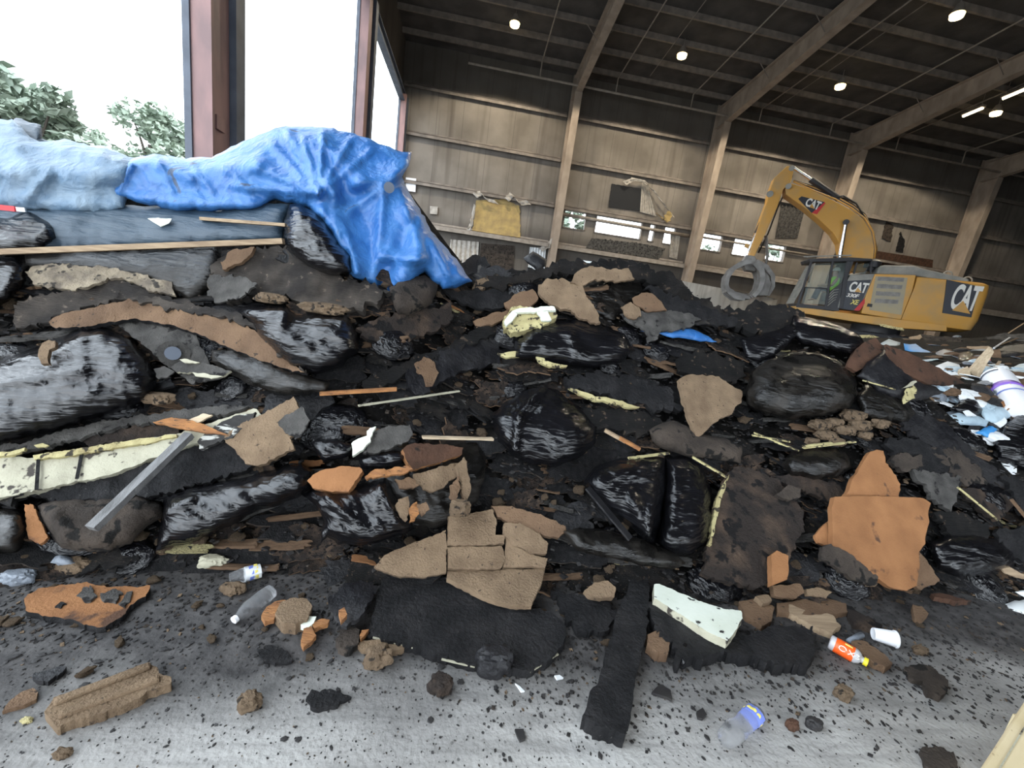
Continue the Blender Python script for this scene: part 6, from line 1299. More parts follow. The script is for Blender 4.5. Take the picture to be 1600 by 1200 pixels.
slab('black_flake', 'dark folded flake on the concrete at left', 'flake', [(50, 1060), (70, 1046), (96, 1040), (104, 1046), (84, 1060), (62, 1068)], 'felt_smooth', th=.012, jag=2, ground=0)
slab('black_flake', 'dark scrap lying in the black dirt left of the two flakes', 'flake', [(400, 1015), (425, 1008), (450, 1018), (456, 1034), (430, 1036), (408, 1030)], 'felt', th=.010, jag=2, ground=0)
# floor items left
slab('orange_board', 'orange fibreboard dusted with black flakes at lower left', 'board', [(38, 936), (60, 920), (100, 914), (135, 911), (170, 918), (205, 918), (234, 916), (232, 926), (205, 945), (190, 965), (165, 980), (140, 979), (110, 968), (75, 964), (40, 955)], 'fiber_orange', th=.025, jag=2, ground=0, bump=.006, edge='felt')
for k, pl in enumerate(([(118, 930), (126, 918), (146, 916), (150, 930), (138, 940)], [(160, 926), (178, 920), (192, 928), (176, 942), (162, 940)], [(188, 944), (198, 924), (208, 926), (196, 950)], [(86, 944), (94, 938), (100, 944), (94, 952)])):
    slab('grey_flake', ['pointed grey flake', 'broad grey flake', 'narrow upright grey flake', 'tiny dark flake'][k]+' lying on the orange fibreboard', 'flake', pl, 'felt_grey' if k < 3 else 'felt', th=.006, jag=2.5, ground=.027)
fb = slab('corrugated_fibreboard', 'ribbed tan fibreboard piece alone on the concrete at left', 'board', [(70, 1112), (85, 1090), (120, 1078), (160, 1062), (200, 1046), (230, 1036), (244, 1042), (247, 1052), (268, 1060), (266, 1070), (232, 1080), (218, 1092), (185, 1106), (150, 1118), (118, 1126), (90, 1136), (78, 1122)], 'fiber_tan', th=.03, jag=1.5, ground=0, bump=.006)
for k, (a, b) in enumerate((((84, 1098), (236, 1040)), ((92, 1118), (250, 1060)))):
    mb = MB(); A = atZ(*a, .034); Bq = atZ(*b, .034); mb.beam(A, Bq, .03, .02); mb.build('raised_rib', M['fiber_tan'], fb, bevel=.008)
slab('leaf_shard', 'thin pointed brown shard at the left edge of the floor', 'shard', [(3, 1113), (15, 1094), (35, 1080), (52, 1075), (60, 1082), (56, 1094), (38, 1103), (18, 1108)], 'fiber', th=.01, jag=.8, ground=0)
rock('foam_chip', 'tiny yellow chip right of the pointed brown shard', 'chip', 42, 1128, 14, 9, 'foam_yellow', ground=True)
rock('foam_lump', 'cream foam lump in the black dirt at left', 'foam', 333, 877, 38, 20, 'foam', lift=.05, seed=21)
rock('tan_clod', 'tan clod beside the crushed bottles', 'clod', 365, 926, 32, 22, 'crumb_brown', ground=True, seed=22)
rock('tan_clod', 'large tan clod above the orange board at left', 'clod', 117, 892, 46, 26, 'crumb_brown', ground=True, seed=23)
rock('grey_lump', 'crumpled blue grey film at the far left foot', 'plastic film', 28, 908, 40, 24, 'plastic_grey', ground=True, seed=24)
bag('grey_film', 'pale grey crushed film strip at the left foot of the heap', 'plastic film', [(78, 878), (95, 865), (112, 870), (125, 880), (100, 888)], 'plastic_grey', bulge=.03, lift=.05, step=6)
# right side heroes
dpn = slab('leaning_panel', 'large dark brown panel with a cream torn left edge, leaning', 'panel', [(1100, 896), (1103, 862), (1112, 822), (1120, 782), (1132, 750), (1146, 730), (1175, 730), (1205, 742), (1238, 768), (1256, 796), (1252, 836), (1232, 872), (1208, 902), (1180, 920), (1150, 908), (1118, 906)], 'fiber_dark', th=.04, lift=.16, jag=3, bump=.015)
slab('cream_torn_edge', 'cream torn edge', '', [(1108, 850), (1113, 815), (1121, 775), (1134, 748), (1140, 742), (1134, 760), (1125, 790), (1117, 822), (1112, 852)], 'foam_yellow', th=.03, lift=.19, jag=1.5, parent=dpn)
slab('brown_beam', 'brown board leaning behind the dark brown panel', 'board', [(1205, 742), (1240, 744), (1282, 748), (1312, 758), (1330, 790), (1308, 796), (1280, 776), (1240, 762)], 'fiber_dark', th=.03, lift=.11, jag=2)
slab('grey_clod_slab', 'grey brown clod slab on the upper edge of the dark panel', 'slab', [(1214, 770), (1232, 758), (1250, 762), (1250, 776), (1236, 782), (1220, 778)], 'felt_brown', th=.03, lift=.2, jag=1.5)
bag('bin_bag', 'oval black bag with glints above the dark leaning panel', 'bag', [(1220, 726), (1235, 706), (1270, 698), (1305, 700), (1328, 712), (1332, 730), (1310, 746), (1270, 750), (1235, 742)], 'bag_dusty', bulge=.16, lift=.10, step=6, wr=.016, prof=1)
slab('tan_square', 'clean orange tan square board standing at the right foot', 'board', [(1300, 796), (1304, 776), (1350, 775), (1400, 776), (1442, 778), (1454, 786), (1450, 802), (1452, 815), (1446, 838), (1446, 850), (1436, 862), (1437, 885), (1432, 915), (1416, 923), (1392, 918), (1366, 900), (1340, 880), (1302, 856)], 'fiber_orange', th=.03, lift=.27, jag=.6, bump=.004)
slab('tan_triangle', 'orange tan triangular board standing behind the tan square', 'board', [(1318, 780), (1332, 752), (1346, 726), (1358, 710), (1370, 703), (1380, 706), (1384, 722), (1396, 740), (1406, 756), (1404, 790), (1360, 792)], 'fiber_orange', th=.03, lift=.23, jag=1.5, bump=.004)
slab('tan_corner', 'small orange triangle poking out left of the tan square', 'board', [(1272, 836), (1286, 822), (1302, 808), (1306, 850), (1288, 852), (1278, 848)], 'fiber_orange', th=.02, lift=.22, jag=1.5)
slab('tan_corner', 'brown board corner right below the tan square', 'board', [(1436, 862), (1446, 872), (1458, 892), (1468, 908), (1440, 922), (1430, 916)], 'fiber', th=.02, lift=.18, jag=2)
slab('grey_board', 'grey felt board across the lower left of the tan square', 'board', [(1283, 856), (1295, 850), (1325, 862), (1350, 882), (1372, 902), (1368, 918), (1340, 908), (1305, 890), (1286, 872)], 'felt_brown', th=.025, lift=.30, jag=2)
slab('tan_block', 'small upright tan block left of the grey felt board', 'block', [(1206, 866), (1214, 860), (1232, 868), (1233, 888), (1230, 906), (1206, 914)], 'fiber_orange', th=.04, lift=.26, jag=.8)
for pl, lb, m_ in (([(1206, 915), (1250, 912), (1256, 926), (1244, 935), (1212, 932)], 'brown layered block below the small upright tan block', 'fiber'), ([(1260, 920), (1280, 917), (1300, 925), (1290, 935), (1262, 930)], 'tan bar right of the brown layered block', 'fiber_tan'),
    ([(1214, 942), (1250, 938), (1300, 936), (1320, 944), (1330, 955), (1300, 960), (1250, 962), (1216, 955)], 'long flat tan slab at the right foot', 'fiber'), ([(1232, 945), (1262, 955), (1300, 962), (1314, 978), (1300, 990), (1270, 978), (1234, 958)], 'flat tan plank with pale face, right foot', 'wood'),
    ([(1322, 945), (1345, 958), (1370, 972), (1380, 978), (1360, 982), (1335, 975), (1326, 962)], 'grey brown plank reaching toward the white cup', 'fiber_dark'), ([(1155, 940), (1185, 935), (1210, 948), (1206, 970), (1190, 977), (1165, 962)], 'brown crumbly block right of the white foam board', 'fiber'),
    ([(1180, 932), (1200, 928), (1206, 938), (1192, 944)], 'small tan chip above the brown crumbly block', 'fiber_tan'), ([(1330, 1002), (1352, 1002), (1380, 1022), (1394, 1036), (1384, 1044), (1352, 1028)], 'brown stick like slab beside the orange labelled bottle', 'fiber'),
    ([(1352, 905), (1366, 898), (1374, 908), (1368, 918), (1354, 916)], 'tan chip leaning at the bottom of the tan square', 'fiber_tan'), ([(1426, 945), (1440, 948), (1450, 960), (1438, 972), (1428, 962)], 'tan clod in the dirt right of the tan square', 'fiber'),
    ([(1455, 926), (1480, 928), (1518, 940), (1490, 938), (1460, 932)], 'thin pale edged brown board right of the tan square', 'fiber_red')):
    slab('board_fragment', lb, 'board', pl, m_, th=.03, jag=1.5, ground=.0, bump=.008) if min(q[1] for q in pl) > 930 else slab('board_fragment', lb, 'board', pl, m_, th=.03, lift=.12, jag=1.5, bump=.008)
for k, (cx, cy, w_, h_) in enumerate(((1282, 664, 34, 18), (1305, 660, 26, 14), (1290, 680, 30, 16), (1320, 672, 30, 16), (1345, 664, 30, 18), (1335, 650, 36, 20), (1308, 690, 24, 14), (1374, 662, 26, 16), (1270, 690, 22, 12), (1352, 680, 20, 12))):
    rock('tan_clod', 'tan brown clod in the crumbly cluster below the large dusty bag', 'clod', cx, cy, w_, h_, 'crumb_brown', lift=.12, seed=30+k, group='crumbly clod cluster')
for k, (a, b) in enumerate((((1175, 680), (1234, 690)), ((1178, 676), (1248, 704)), ((1255, 700), (1336, 690)), ((1210, 690), (1245, 703)), ((1255, 697), (1300, 692)))):
    beam3('cream_strip', ['upper cream strip right of the tan triangle', 'long cream strip sloping right of the tan triangle', 'long cream strip over the oval glinting bag', 'short cream strip end near the oval bag', 'thin cream strip above the oval bag'][k], 'foam', a, b, .02, .008, 'foam_yellow', .2, .2, jag=.4)
slab('round_plank', 'brown round ended plank on the crest left of rubbish', 'plank', [(1324, 572), (1334, 550), (1350, 534), (1368, 528), (1380, 540), (1378, 556), (1358, 570), (1338, 580)], 'fiber_red', th=.03, lift=.14, jag=1)
slab('reddish_board', 'long pointed reddish brown board on the right crest', 'board', [(1384, 538), (1405, 545), (1430, 556), (1465, 574), (1508, 598), (1480, 602), (1450, 600), (1412, 582), (1390, 560)], 'fiber_red', th=.02, lift=.22, jag=1)
bag('black_cloth', 'black cloth sheet draped on the right crest', 'cloth', [(1338, 588), (1355, 566), (1382, 546), (1400, 560), (1430, 590), (1476, 612), (1450, 624), (1410, 628), (1370, 612)], 'felt_smooth', bulge=.08, lift=.16, step=6, wr=.012, wdir=-35)
slab('cream_tatter', 'cream tattered flakes on the black cloth at right', 'flake', [(1410, 618), (1418, 606), (1430, 600), (1436, 612), (1428, 624), (1414, 628)], 'foam_yellow', th=.008, lift=.28, jag=4)
slab('cream_tatter', 'small upper cream flakes on the black cloth at right', 'flake', [(1412, 604), (1426, 594), (1434, 598), (1422, 604)], 'foam', th=.008, lift=.28, jag=3)
beam3('cream_strip', 'pale yellow strip along the left edge of the black cloth', 'foam', (1350, 595), (1397, 608), .03, .01, 'foam_yellow', .26, .26, jag=.3)
bag('bin_bag', 'black bag under the cloth sheet on the right crest', 'bag', [(1336, 622), (1350, 600), (1380, 608), (1412, 622), (1432, 645), (1420, 660), (1380, 660), (1345, 650)], 'bag_dusty', bulge=.12, lift=.10, step=6, wr=.02)
for k, (pl, m_, lb) in enumerate((([(1400, 640), (1440, 640), (1480, 665), (1530, 710), (1590, 765), (1560, 760), (1510, 735), (1450, 695), (1410, 665)], 'felt_smooth', 'long smooth black sheet sloping down the right flank'), ([(1380, 690), (1420, 680), (1470, 705), (1510, 740), (1500, 770), (1450, 745), (1400, 715)], 'felt', 'black slab in the middle of the right flank'),
    ([(1450, 700), (1490, 700), (1530, 730), (1545, 760), (1500, 752)], 'felt_brown', 'brown grey scrap on the right flank'), ([(1500, 764), (1530, 764), (1582, 778), (1580, 795), (1560, 814), (1525, 790)], 'fiber_dark', 'dark brown board at the right flank with a cream edge'),
    ([(1425, 735), (1470, 738), (1500, 745), (1498, 765), (1485, 800), (1460, 780), (1440, 755)], 'felt_grey', 'grey black pointed felt right of the tan triangle'), ([(1410, 706), (1440, 715), (1440, 730), (1415, 738), (1398, 732), (1392, 716)], 'felt_brown', 'brown grey lump of felt right of the orange triangle'),
    ([(1560, 740), (1600, 750), (1640, 790), (1640, 830), (1600, 800)], 'felt', 'black slab at the right edge of the heap'), ([(1460, 800), (1500, 800), (1545, 820), (1540, 850), (1490, 845)], 'bark', 'flaky brown black slab low on the right flank'),
    ([(1560, 830), (1620, 820), (1640, 870), (1600, 880), (1570, 860)], 'felt', 'black slab at the lower right flank'))):
    slab('flank_slab', lb, 'slab', pl, m_, th=.03, lift=.11+.01*k, jag=3, bump=.02)
beam3('cream_strip', 'cream edge strip on the dark brown board at the right flank', 'foam', (1497, 762), (1558, 812), .022, .012, 'foam_yellow', .24, .24, jag=.3)
beam3('thin_batten', 'thin brown batten at the right edge of the flank', 'batten', (1580, 780), (1606, 812), .03, .015, 'fiber', .22, .22)
bag('bin_bag', 'shiny blue black bag with long glints at the lower right', 'bag', [(1448, 850), (1475, 835), (1520, 832), (1560, 842), (1588, 862), (1585, 885), (1545, 898), (1500, 902), (1465, 890)], 'bag', bulge=.16, lift=.10, step=5, wr=.025, wdir=12, wf=.09, an=7)
slab('pale_sliver', 'pale pointed sliver below the shiny lower right bag', 'splinter', [(1555, 880), (1575, 885), (1600, 898), (1600, 905), (1572, 896)], 'wood', th=.01, lift=.12, jag=1)
bag('white_film', 'white torn plastic at the right edge of the floor', 'plastic film', [(1565, 945), (1585, 938), (1620, 936), (1640, 960), (1600, 964), (1580, 956)], 'paper', bulge=.02, lift=.03, step=6, wr=.01, flat=.01)
bag('white_film', 'smaller white torn plastic piece behind the other at right', 'plastic film', [(1582, 924), (1620, 922), (1640, 934), (1600, 935)], 'paper', bulge=.02, lift=.05, step=6, wr=.01, flat=.01)
# floor at right
slab('bark_lump', 'flat curled brown felt lump on the concrete at right', 'lump', [(1412, 1042), (1430, 1038), (1455, 1044), (1478, 1062), (1484, 1078), (1470, 1090), (1450, 1084), (1438, 1070), (1420, 1056)], 'felt_brown', th=.02, jag=2, ground=0, bump=.02)
slab('bark_lump', 'brown felt lump near the lower right corner', 'lump', [(1436, 1172), (1460, 1168), (1490, 1178), (1500, 1200), (1470, 1212), (1446, 1196)], 'felt_brown', th=.015, jag=2, ground=0, bump=.01)
rock('tan_clod', 'pale brown clod on the concrete below the labelled bottle', 'clod', 1316, 1090, 24, 26, 'crumb_brown', ground=True, seed=51)
rock('tan_clod', 'reddish brown clod at the bottom right of centre', 'clod', 1236, 1137, 20, 18, 'fiber_red', ground=True, seed=52)
rock('black_lump', 'black stone like lump right of the clear bottle', 'lump', 1270, 1136, 24, 20, 'crumb', ground=True, seed=53)
rock('tan_clod', 'tan clod left of the brown felt lump at right', 'clod', 1437, 1020, 24, 14, 'crumb_brown', ground=True, seed=54)
slab('black_flake', 'square black flake pair right of the charred plank', 'flake', [(1018, 1082), (1030, 1070), (1048, 1078), (1050, 1096), (1040, 1090)], 'crumb', th=.008, jag=1.5, ground=0)
slab('black_flake', 'five sided black flake right of the charred plank', 'flake', [(1088, 1112), (1098, 1107), (1104, 1118), (1098, 1124), (1090, 1122)], 'crumb', th=.008, jag=.4, ground=0)
slab('black_flake', 'small square black flake left of the charred plank', 'flake', [(804, 1140), (818, 1140), (821, 1155), (812, 1159)], 'crumb', th=.006, jag=.4, ground=0)
slab('white_chip', 'thin white chip below the large black slab', 'chip', [(805, 1068), (812, 1072), (820, 1080), (814, 1081)], 'paper', th=.004, jag=.3, ground=0)
slab('white_chip', 'tiny white chip right of the thin white chip', 'chip', [(866, 1056), (874, 1055), (880, 1060), (870, 1062)], 'paper', th=.004, jag=.3, ground=0)
# debris poking over the crest
bag('dark_box', 'dark green black box corner standing on the crest centre', 'box', [(818, 402), (832, 393), (856, 406), (852, 416), (840, 424), (824, 412)], 'felt_smooth', bulge=.03, lift=-.1, step=6, wr=.006)
for k, (pl, m_, lb) in enumerate((([(712, 412), (740, 400), (752, 404), (756, 420), (730, 430)], 'felt_smooth', 'black pointed felt right of the bright tarp'), ([(728, 418), (752, 414), (778, 430), (772, 440), (744, 434)], 'felt_grey', 'grey felt slab behind the tan lump at the tarp tail'), ([(745, 404), (758, 399), (766, 414), (756, 418)], 'felt', 'small upright black scrap on the crest right of the tarp'),
    ([(770, 428), (800, 420), (830, 424), (826, 436), (790, 440)], 'bark', 'flaky scrap on the crest left of the dark box'), ([(890, 412), (910, 405), (925, 407), (915, 414), (896, 418)], 'paper', 'pale scrap on the crest beside the dark box'))):
    slab('crest_scrap', lb, 'scrap', pl, m_, th=.02, lift=.02, jag=2)
# bottles and cup on the floor
def lathe_thing(name, label, cat, A, Bp, profile, m, parts=(), n=20, crush=0.0, seed=0, group=None):
    # A, Bp: axis ends in the world; profile: (t, radius)
    t = thing(name, (A+Bp)/2*1.0, label, cat, group); t.location.z = 0; t['_base'] = tuple(t.location)
    d = (Bp-A); 
    def ringset(pr):
        out = []; dn = d.normalized(); x = dn.cross(Vector((0, 0, 1))).normalized(); y = x.cross(dn)
        for (q, r_) in pr:
            c = A+d*q; out.append([c+(x*math.cos(2*math.pi*k/n)+y*math.sin(2*math.pi*k/n)*(1-crush*.5))*r_*(1+crush*nz(q*7, k*.9, seed)) for k in range(n)])
        return out
    mb = MB(); loft(ringset(profile), mb); mb.build('body', M[m], t, smooth=True, autosm=.8)
    for nm, pr, mm in parts:
        mb = MB(); loft(ringset(pr), mb); mb.build(nm, M[mm], t, smooth=True, autosm=.8)
    return t
r_ = .034
bprof = [(0, .02), (.01, r_*.9), (.04, r_), (.62, r_), (.70, r_*.98), (.80, r_*.7), (.84, r_*.42), (.90, r_*.40)]
A = atZ(1296, 1002, .034); Bq = atZ(1356, 1036, .028)
t = lathe_thing('drink_bottle', 'clear plastic bottle with orange label and yellow cap on the floor', 'bottle', A, Bq, bprof, 'milky', parts=[('label', [(.14, r_*1.02), (.15, r_*1.03), (.62, r_*1.03), (.63, r_*1.02)], 'label_orange'), ('cap', [(.885, r_*.30), (.89, r_*.55), (.99, r_*.55), (1.0, r_*.45)], 'cap_yellow')])
ax = (Bq-A).normalized(); sx = ax.cross((CAMP-(A+Bq)/2).normalized()).normalized(); nn = sx.cross(ax).normalized()
if nn.dot(CAMP-A) < 0: nn = -nn
uu = nn.cross(ax)
lab = [c for c in t.children if c.name.startswith('label')][0]
cpt = (A+Bq)/2
mb = MB()   # three worn white marks of the label lettering, not readable in the photo
o0 = A+(Bq-A)*.26+nn*(r_*1.04)
def mk(pts_, w__=.0022): mb.tube([o0+ax*a_+uu*b_-nn*(b_*b_*14) for a_, b_ in pts_], w__, 6)
mk([(.014*math.cos(k*.7)+.012, .011*math.sin(k*.7)) for k in range(9)]); mk([(.034, -.011), (.056, .011)]); mk([(.056, -.011), (.034, .011)]); mk([(.062, .010), (.074, .007), (.066, .0), (.076, -.005), (.063, -.011)])
mb.build('white_marks', M['white'], lab, smooth=True)
mb = MB(); mb.tube([A+(Bq-A)*.36+nn*r_*.72+uu*.026, A+(Bq-A)*.56+nn*r_*.72+uu*.026], .004, 6); mb.build('yellow_print', M['label_yellow'], lab, smooth=True)
A = atZ(1184, 1112, .034); Bq = atZ(1130, 1158, .020)
lathe_thing('clear_bottle', 'clear crushed water bottle with blue band at the bottom right', 'bottle', A, Bq, [(0, .01), (.01, .028), (.06, .034), (.35, .033), (.5, .030), (.62, .036), (.8, .034), (.95, .03), (1, .02)], 'pet', parts=[('label', [(.08, .0345), (.09, .0350), (.24, .0350), (.25, .0345)], 'label_blue'), ('yellow_band', [(.14, .0355), (.145, .0358), (.19, .0358), (.195, .0355)], 'label_yellow')], crush=.16, seed=3)
A = atZ(358, 905, .03); Bq = atZ(418, 888, .03)
lathe_thing('water_bottle', 'crushed water bottle with blue and yellow label, upper of two at left', 'bottle', A, Bq, [(0, .012), (.02, .028), (.4, .032), (.7, .033), (.85, .02), (.92, .013), (1, .013)], 'pet', parts=[('label', [(.40, .0335), (.41, .034), (.80, .034), (.81, .0335)], 'paper'), ('blue_print', [(.5, .0345), (.51, .0347), (.60, .0347), (.61, .0345)], 'label_blue'), ('yellow_print', [(.64, .0345), (.65, .0347), (.72, .0347), (.73, .0345)], 'label_yellow')], crush=.2, seed=5)
A = atZ(364, 970, .02); Bq = atZ(426, 922, .035)
lathe_thing('water_bottle', 'dirty clear bottle with pale cap, lower of two at left', 'bottle', A, Bq, [(0.06, .012), (.10, .014), (.22, .026), (.35, .034), (.8, .035), (.97, .032), (1, .012)], 'pet', parts=[('cap', [(0, .012), (.01, .016), (.085, .016), (.09, .012)], 'plastic_white')], crush=.15, seed=8)
A = atZ(1364, 990, .030); Bq = atZ(1400, 999, .038)
cupt = thing('foam_cup', (A+Bq)/2, 'white disposable cup lying on its side beside the labelled bottle', 'cup'); cupt.location.z = 0; cupt['_base'] = tuple(cupt.location)
d = Bq-A; dn = d.normalized(); x = dn.cross(Vector((0, 0, 1))).normalized(); y = x.cross(dn)
def rg(q, r2): c = A+d*q; return [c+(x*math.cos(2*math.pi*k/28)+y*math.sin(2*math.pi*k/28))*r2 for k in range(28)]
mb = MB(); loft([rg(0.03, .02), rg(0.0, .027), rg(.03, .029), rg(.93, .038), rg(.94, .041), rg(1.0, .041), rg(1.0, .037), rg(.1, .027), rg(.08, .005)], mb); mb.build('cup_shell', M['plastic_white'], cupt, smooth=True, autosm=.6)
A = atZ(1326, 1002, .012); Bq = atZ(1346, 992, .015)
mb = MB(); mb.tube([A, Bq], [.012, .015], 10); plain('crushed_can', mb, M['plastic_grey'], 'tiny crushed grey can behind the orange labelled bottle', 'can', smooth=True)
# cream panel leaning in the near right corner
E1 = [atZ(1524, 1212, .32), atZ(1612, 1078, .32)]
mb = MB(); a, b = E1; out = Vector((1, -.4, 0)).normalized()*.9
mb.prism([a, b, b+out, a+out], [v-Vector((0, 0, .045)) for v in (a, b, b+out, a+out)]); 
pnl = mb.build('cream_board', M['cream_paint'], bevel=.006); tag(pnl, 'cream dusty board corner at the near right edge of the view', 'board')
mb = MB(); dv = (b-a).normalized(); inn = out.normalized()
mb.prism([a+inn*.035+Vector((0, 0, .002)), b+inn*.035+Vector((0, 0, .002)), b+inn*.04+Vector((0, 0, .002)), a+inn*.04+Vector((0, 0, .002))], [a+inn*.035, b+inn*.035, b+inn*.04, a+inn*.04]); mb.build('edge_line', M['foam'], pnl)
mb = MB(); mid = (a+b)/2+out*.5; mb.box((mid.x, mid.y, (.32-.045)/2), (.5, .5, .275)); mb.build('support_box', M['cream_paint'], pnl)
# ================================================================ right hand rubbish heap
s2 = D2
slab('pale_board', 'long pale pointed board standing in the rubbish at right', 'board', [(1466, 648), (1478, 625), (1498, 595), (1520, 568), (1545, 541), (1549, 548), (1534, 574), (1520, 600), (1498, 625), (1478, 646)], 'wood_pale', th=.025, lift=.25, jag=.8, surf=s2)
A = atY(1540, 588, D2(1540, 590))+Vector((0, -.1, 0)); Bq = atY(1566, 636, D2(1566, 636))+Vector((0, -.15, 0))
bkt = thing('paint_bucket', (A+Bq)/2, 'white plastic bucket with purple print in the right rubbish', 'bucket')
d = Bq-A; dn = d.normalized(); x = dn.cross(Vector((0, 1, 0))).normalized(); y = x.cross(dn)
def rg2(q, r2): c = A+d*q; return [c+(x*math.cos(2*math.pi*k/28)+y*math.sin(2*math.pi*k/28))*r2 for k in range(28)]
mb = MB(); loft([rg2(0, .10), rg2(.0, .125), rg2(.06, .13), rg2(.10, .13), rg2(.9, .115), rg2(1, .11)], mb); mb.build('bucket_shell', M['plastic_white'], bkt, smooth=True, autosm=.6)
mb = MB(); loft([rg2(.42, .125), rg2(.42, .127), rg2(.54, .1255), rg2(.54, .124)], mb, cap=False); mb.build('purple_band', M['label_purple'], bkt, smooth=True)
mb = MB(); loft([rg2(.66, .122), rg2(.66, .124), rg2(.69, .1235), rg2(.69, .122)], mb, cap=False); mb.build('blue_line', M['label_blue'], bkt, smooth=True)
mb = MB(); mb.tube([c for c in rg2(.10, .138)][:15], .006, 6); mb.build('handle', M['steel_grey'], bkt, smooth=True)
HB = [
 ('bag', 'white_sheet', 'sheet', 'white folded sheet above the pale pointed board', [(1462, 574), (1480, 563), (1500, 570), (1508, 590), (1490, 596), (1474, 586)], 'paper', .05),
 ('bag', 'white_sheet', 'sheet', 'white carton sheet left of the pale pointed board', [(1450, 594), (1470, 596), (1490, 600), (1488, 612), (1475, 616), (1458, 604)], 'paper', .03),
 ('bag', 'pale_sheet', 'sheet', 'pale blue sheet below the black cloth at right', [(1438, 626), (1452, 622), (1462, 640), (1468, 650), (1450, 644)], 'plastic_pale', .02),
 ('bag', 'blue_crate', 'crate', 'bright blue broken crate piece at the top of the rubbish', [(1412, 536), (1430, 537), (1442, 544), (1458, 553), (1460, 564), (1444, 562), (1430, 552), (1414, 546)], 'plastic_blue', .04),
 ('bag', 'blue_glove', 'glove', 'crumpled bright blue glove in the rubbish at right', [(1522, 676), (1540, 668), (1556, 662), (1558, 672), (1548, 685), (1534, 680)], 'plastic_blue', .04),
 ('bag', 'grey_film', 'plastic film', 'grey blue film beside the blue glove', [(1472, 652), (1500, 644), (1520, 648), (1545, 656), (1540, 666), (1510, 664), (1486, 660)], 'plastic_pale', .05),
 ('bag', 'grey_film', 'plastic film', 'crumpled pale film below the bucket', [(1530, 640), (1550, 632), (1575, 636), (1580, 650), (1560, 662), (1538, 656)], 'plastic_pale', .05),
 ('bag', 'black_bag', 'bag', 'black bag with grey glints at the right edge', [(1550, 690), (1570, 662), (1600, 640), (1660, 640), (1660, 740), (1600, 735), (1562, 715)], 'bag', .12),
 ('bag', 'black_bag', 'bag', 'black bag in the shade under the bucket', [(1484, 640), (1510, 618), (1530, 625), (1540, 645), (1520, 655)], 'bag', .07),
 ('bag', 'pale_bag', 'bag', 'pale blue grey bag at the right edge behind the bucket', [(1572, 580), (1592, 568), (1640, 562), (1660, 600), (1600, 600), (1578, 592)], 'plastic_pale', .1),
 ('bag', 'grey_bag', 'bag', 'crumpled grey bag in the middle distance of the rubbish', [(1460, 552), (1475, 545), (1490, 548), (1494, 560), (1478, 566), (1464, 562)], 'plastic_grey', .1),
 ('bag', 'dark_bag', 'bag', 'dark bag behind the pale pointed board', [(1490, 552), (1515, 548), (1532, 556), (1524, 572), (1500, 574)], 'bag', .1),
 ('bag', 'dark_sheet', 'sheet', 'dark felt sheet at the top right of the rubbish', [(1556, 545), (1580, 540), (1660, 530), (1660, 570), (1600, 575), (1568, 578)], 'felt_smooth', .05),
 ('bag', 'clear_film', 'plastic film', 'clear grey film bundle under the excavator tail', [(1374, 536), (1390, 530), (1406, 534), (1404, 546), (1384, 548)], 'plastic_pale', .1),
 ('slab', 'brown_carton', 'carton', 'brown carton standing behind the bucket', [(1546, 548), (1562, 545), (1566, 562), (1552, 578), (1546, 566)], 'fiber', .02),
 ('slab', 'cream_carton', 'carton', 'cream carton piece left of the bucket', [(1496, 578), (1512, 572), (1518, 586), (1506, 596), (1498, 590)], 'wood_pale', .02),
 ('slab', 'tan_box', 'carton', 'flat tan box behind the pale pointed board tip', [(1510, 541), (1545, 540), (1542, 549), (1512, 550)], 'wood', .02),
 ('slab', 'red_brown_plank', 'plank', 'reddish plank at the right edge beside the bucket', [(1570, 598), (1592, 592), (1620, 590), (1620, 602), (1574, 602)], 'fiber_red', .02),
 ('slab', 'beige_paper', 'paper', 'beige crushed paper right of the bucket', [(1570, 606), (1590, 604), (1598, 620), (1580, 626)], 'wood_pale', .01),
 ('slab', 'white_card', 'card', 'small white card by the grey blue film', [(1506, 642), (1514, 640), (1526, 650), (1512, 650)], 'paper', .01),
 ('slab', 'red_wood_block', 'block', 'short red brown block below the bucket', [(1564, 628), (1570, 625), (1584, 634), (1578, 640)], 'fiber_orange', .03),
 ('slab', 'pink_scrap', 'scrap', 'small red scrap behind the pale pointed board', [(1540, 560), (1546, 556), (1548, 564), (1542, 568)], 'redplastic', .01),
 ('slab', 'grey_flap', 'flap', 'grey metal flap in the rubbish at right, lower', [(1562, 694), (1585, 682), (1598, 690), (1578, 704)], 'felt_grey', .01),
 ('slab', 'tan_long_board', 'board', 'tan board lying below the excavator tail', [(1420, 528), (1438, 522), (1442, 526), (1428, 536)], 'wood', .02),
 ('slab', 'green_yellow_strip', 'strip', 'pale yellow strip under the excavator deck', [(1372, 506), (1410, 512), (1412, 516), (1376, 510)], 'foam_yellow', .02),
 ('slab', 'green_yellow_strip', 'strip', 'short cream strip at the crest under the excavator', [(1330, 523), (1366, 524), (1374, 527), (1340, 528)], 'foam_yellow', .02),
 ('slab', 'dark_long_board', 'board', 'long dark board lying under the excavator tail', [(1440, 522), (1500, 528), (1505, 540), (1470, 540), (1446, 534)], 'felt_brown', .03),
 ('slab', 'grey_dust_slab', 'slab', 'dusty grey slab at the far right behind the dark sheet', [(1540, 528), (1570, 520), (1600, 522), (1600, 534), (1560, 538)], 'felt_grey', .03)]
for kind_, nm, ct, lb, pl, m_, b_ in HB:
    if kind_ == 'bag': bag(nm, lb, ct, pl, m_, bulge=b_, lift=.08, step=6, wr=.02, wf=.08, surf=s2)
    else: slab(nm, lb, ct, pl, m_, th=max(b_, .008), lift=.16, jag=1, surf=s2, step=10)
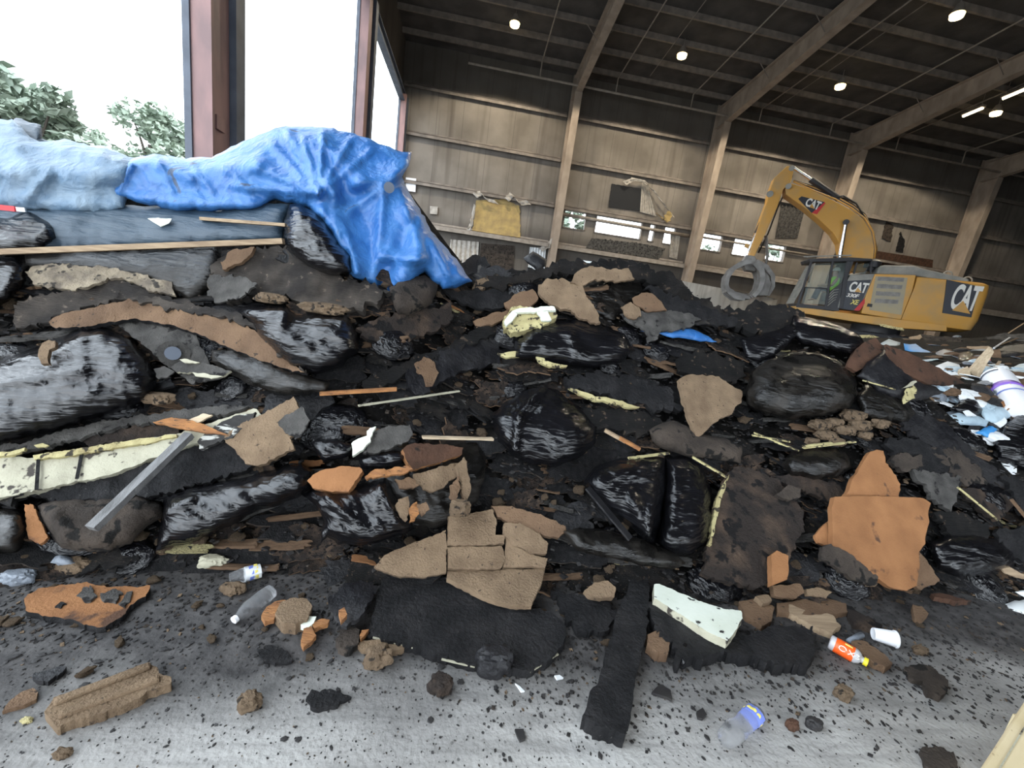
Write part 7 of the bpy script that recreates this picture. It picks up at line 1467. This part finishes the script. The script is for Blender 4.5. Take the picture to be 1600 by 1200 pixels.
ST = [((1553, 544), (1583, 524), 'white_stick', 'plastic_white', 'white stick pointing up at the far right rubbish'), ((1555, 582), (1605, 592), 'white_stick', 'plastic_white', 'white stick lying behind the bucket toward the right edge'), ((1548, 585), (1562, 565), 'wood_stick', 'wood', 'short tan stick leaning left of the bucket'), ((1540, 570), (1556, 582), 'wood_stick', 'wood', 'short crossing stick left of the bucket'),
      ((1454, 622), (1465, 646), 'wood_stick', 'fiber_tan', 'thin stick beside the foot of the pale pointed board'), ((1578, 600), (1600, 618), 'wood_stick', 'wood_pale', 'cream stick right of the bucket'), ((1586, 622), (1600, 636), 'pink_stick', 'fiber_orange', 'pinkish stick at the right edge below the bucket'), ((1560, 540), (1600, 525), 'wood_stick', 'fiber_tan', 'brown stick under the far right dark sheet'),
      ((1575, 521), (1600, 505), 'wood_stick', 'wood', 'slanting stick at the far right top of the rubbish')]
for a, b, nm, m_, lb in ST: beam3(nm, lb, 'stick', a, b, .03, .02, m_, .24, .24, surf=s2, segs=2)
# small mixed pieces between, copies of a few shapes
mixm = [('white_scrap', 'paper', 'small crumpled white litter piece in the right rubbish', 'white litter'), ('pale_blue_scrap', 'plastic_pale', 'small pale blue film scrap in the right rubbish', 'pale blue litter'), ('dark_scrap', 'felt_smooth', 'small dark scrap in the right rubbish', 'dark litter'), ('brown_scrap', 'fiber', 'small brown scrap in the right rubbish', 'brown litter'), ('grey_film_scrap', 'plastic_grey', 'small grey film scrap in the right rubbish', 'grey litter')]
ml = {m_: [mesh_only(local_crumple(60+i*3), nm, [M[m_]]) if i % 2 else mesh_only(local_scrap(70+i, th=.05, n=14), nm, [M[m_]]) for i in range(3)] for nm, m_, lb, g in mixm}
for i in range(420):
    px = rnd.uniform(1385, 1660); py = rnd.uniform(524, 730)
    if py > itp(CREST, px)-2: continue
    nm, m_, lb, g = rnd.choices(mixm, [.24, .12, .30, .18, .16] if py > 560 else [.05, .04, .45, .26, .20])[0]
    sc_ = min(1.1, (atY(px, py, D2(px, py))-CAMP).length/6)
    place(rnd.choice(ml[m_]), nm, px, py, rnd.uniform(.06, .22)*sc_, rnd.uniform(0, .08), rnd.uniform(0, .7), rnd.uniform(-1.2, 1.2), lb, 'scrap', g+' in the right rubbish', surf=D2)
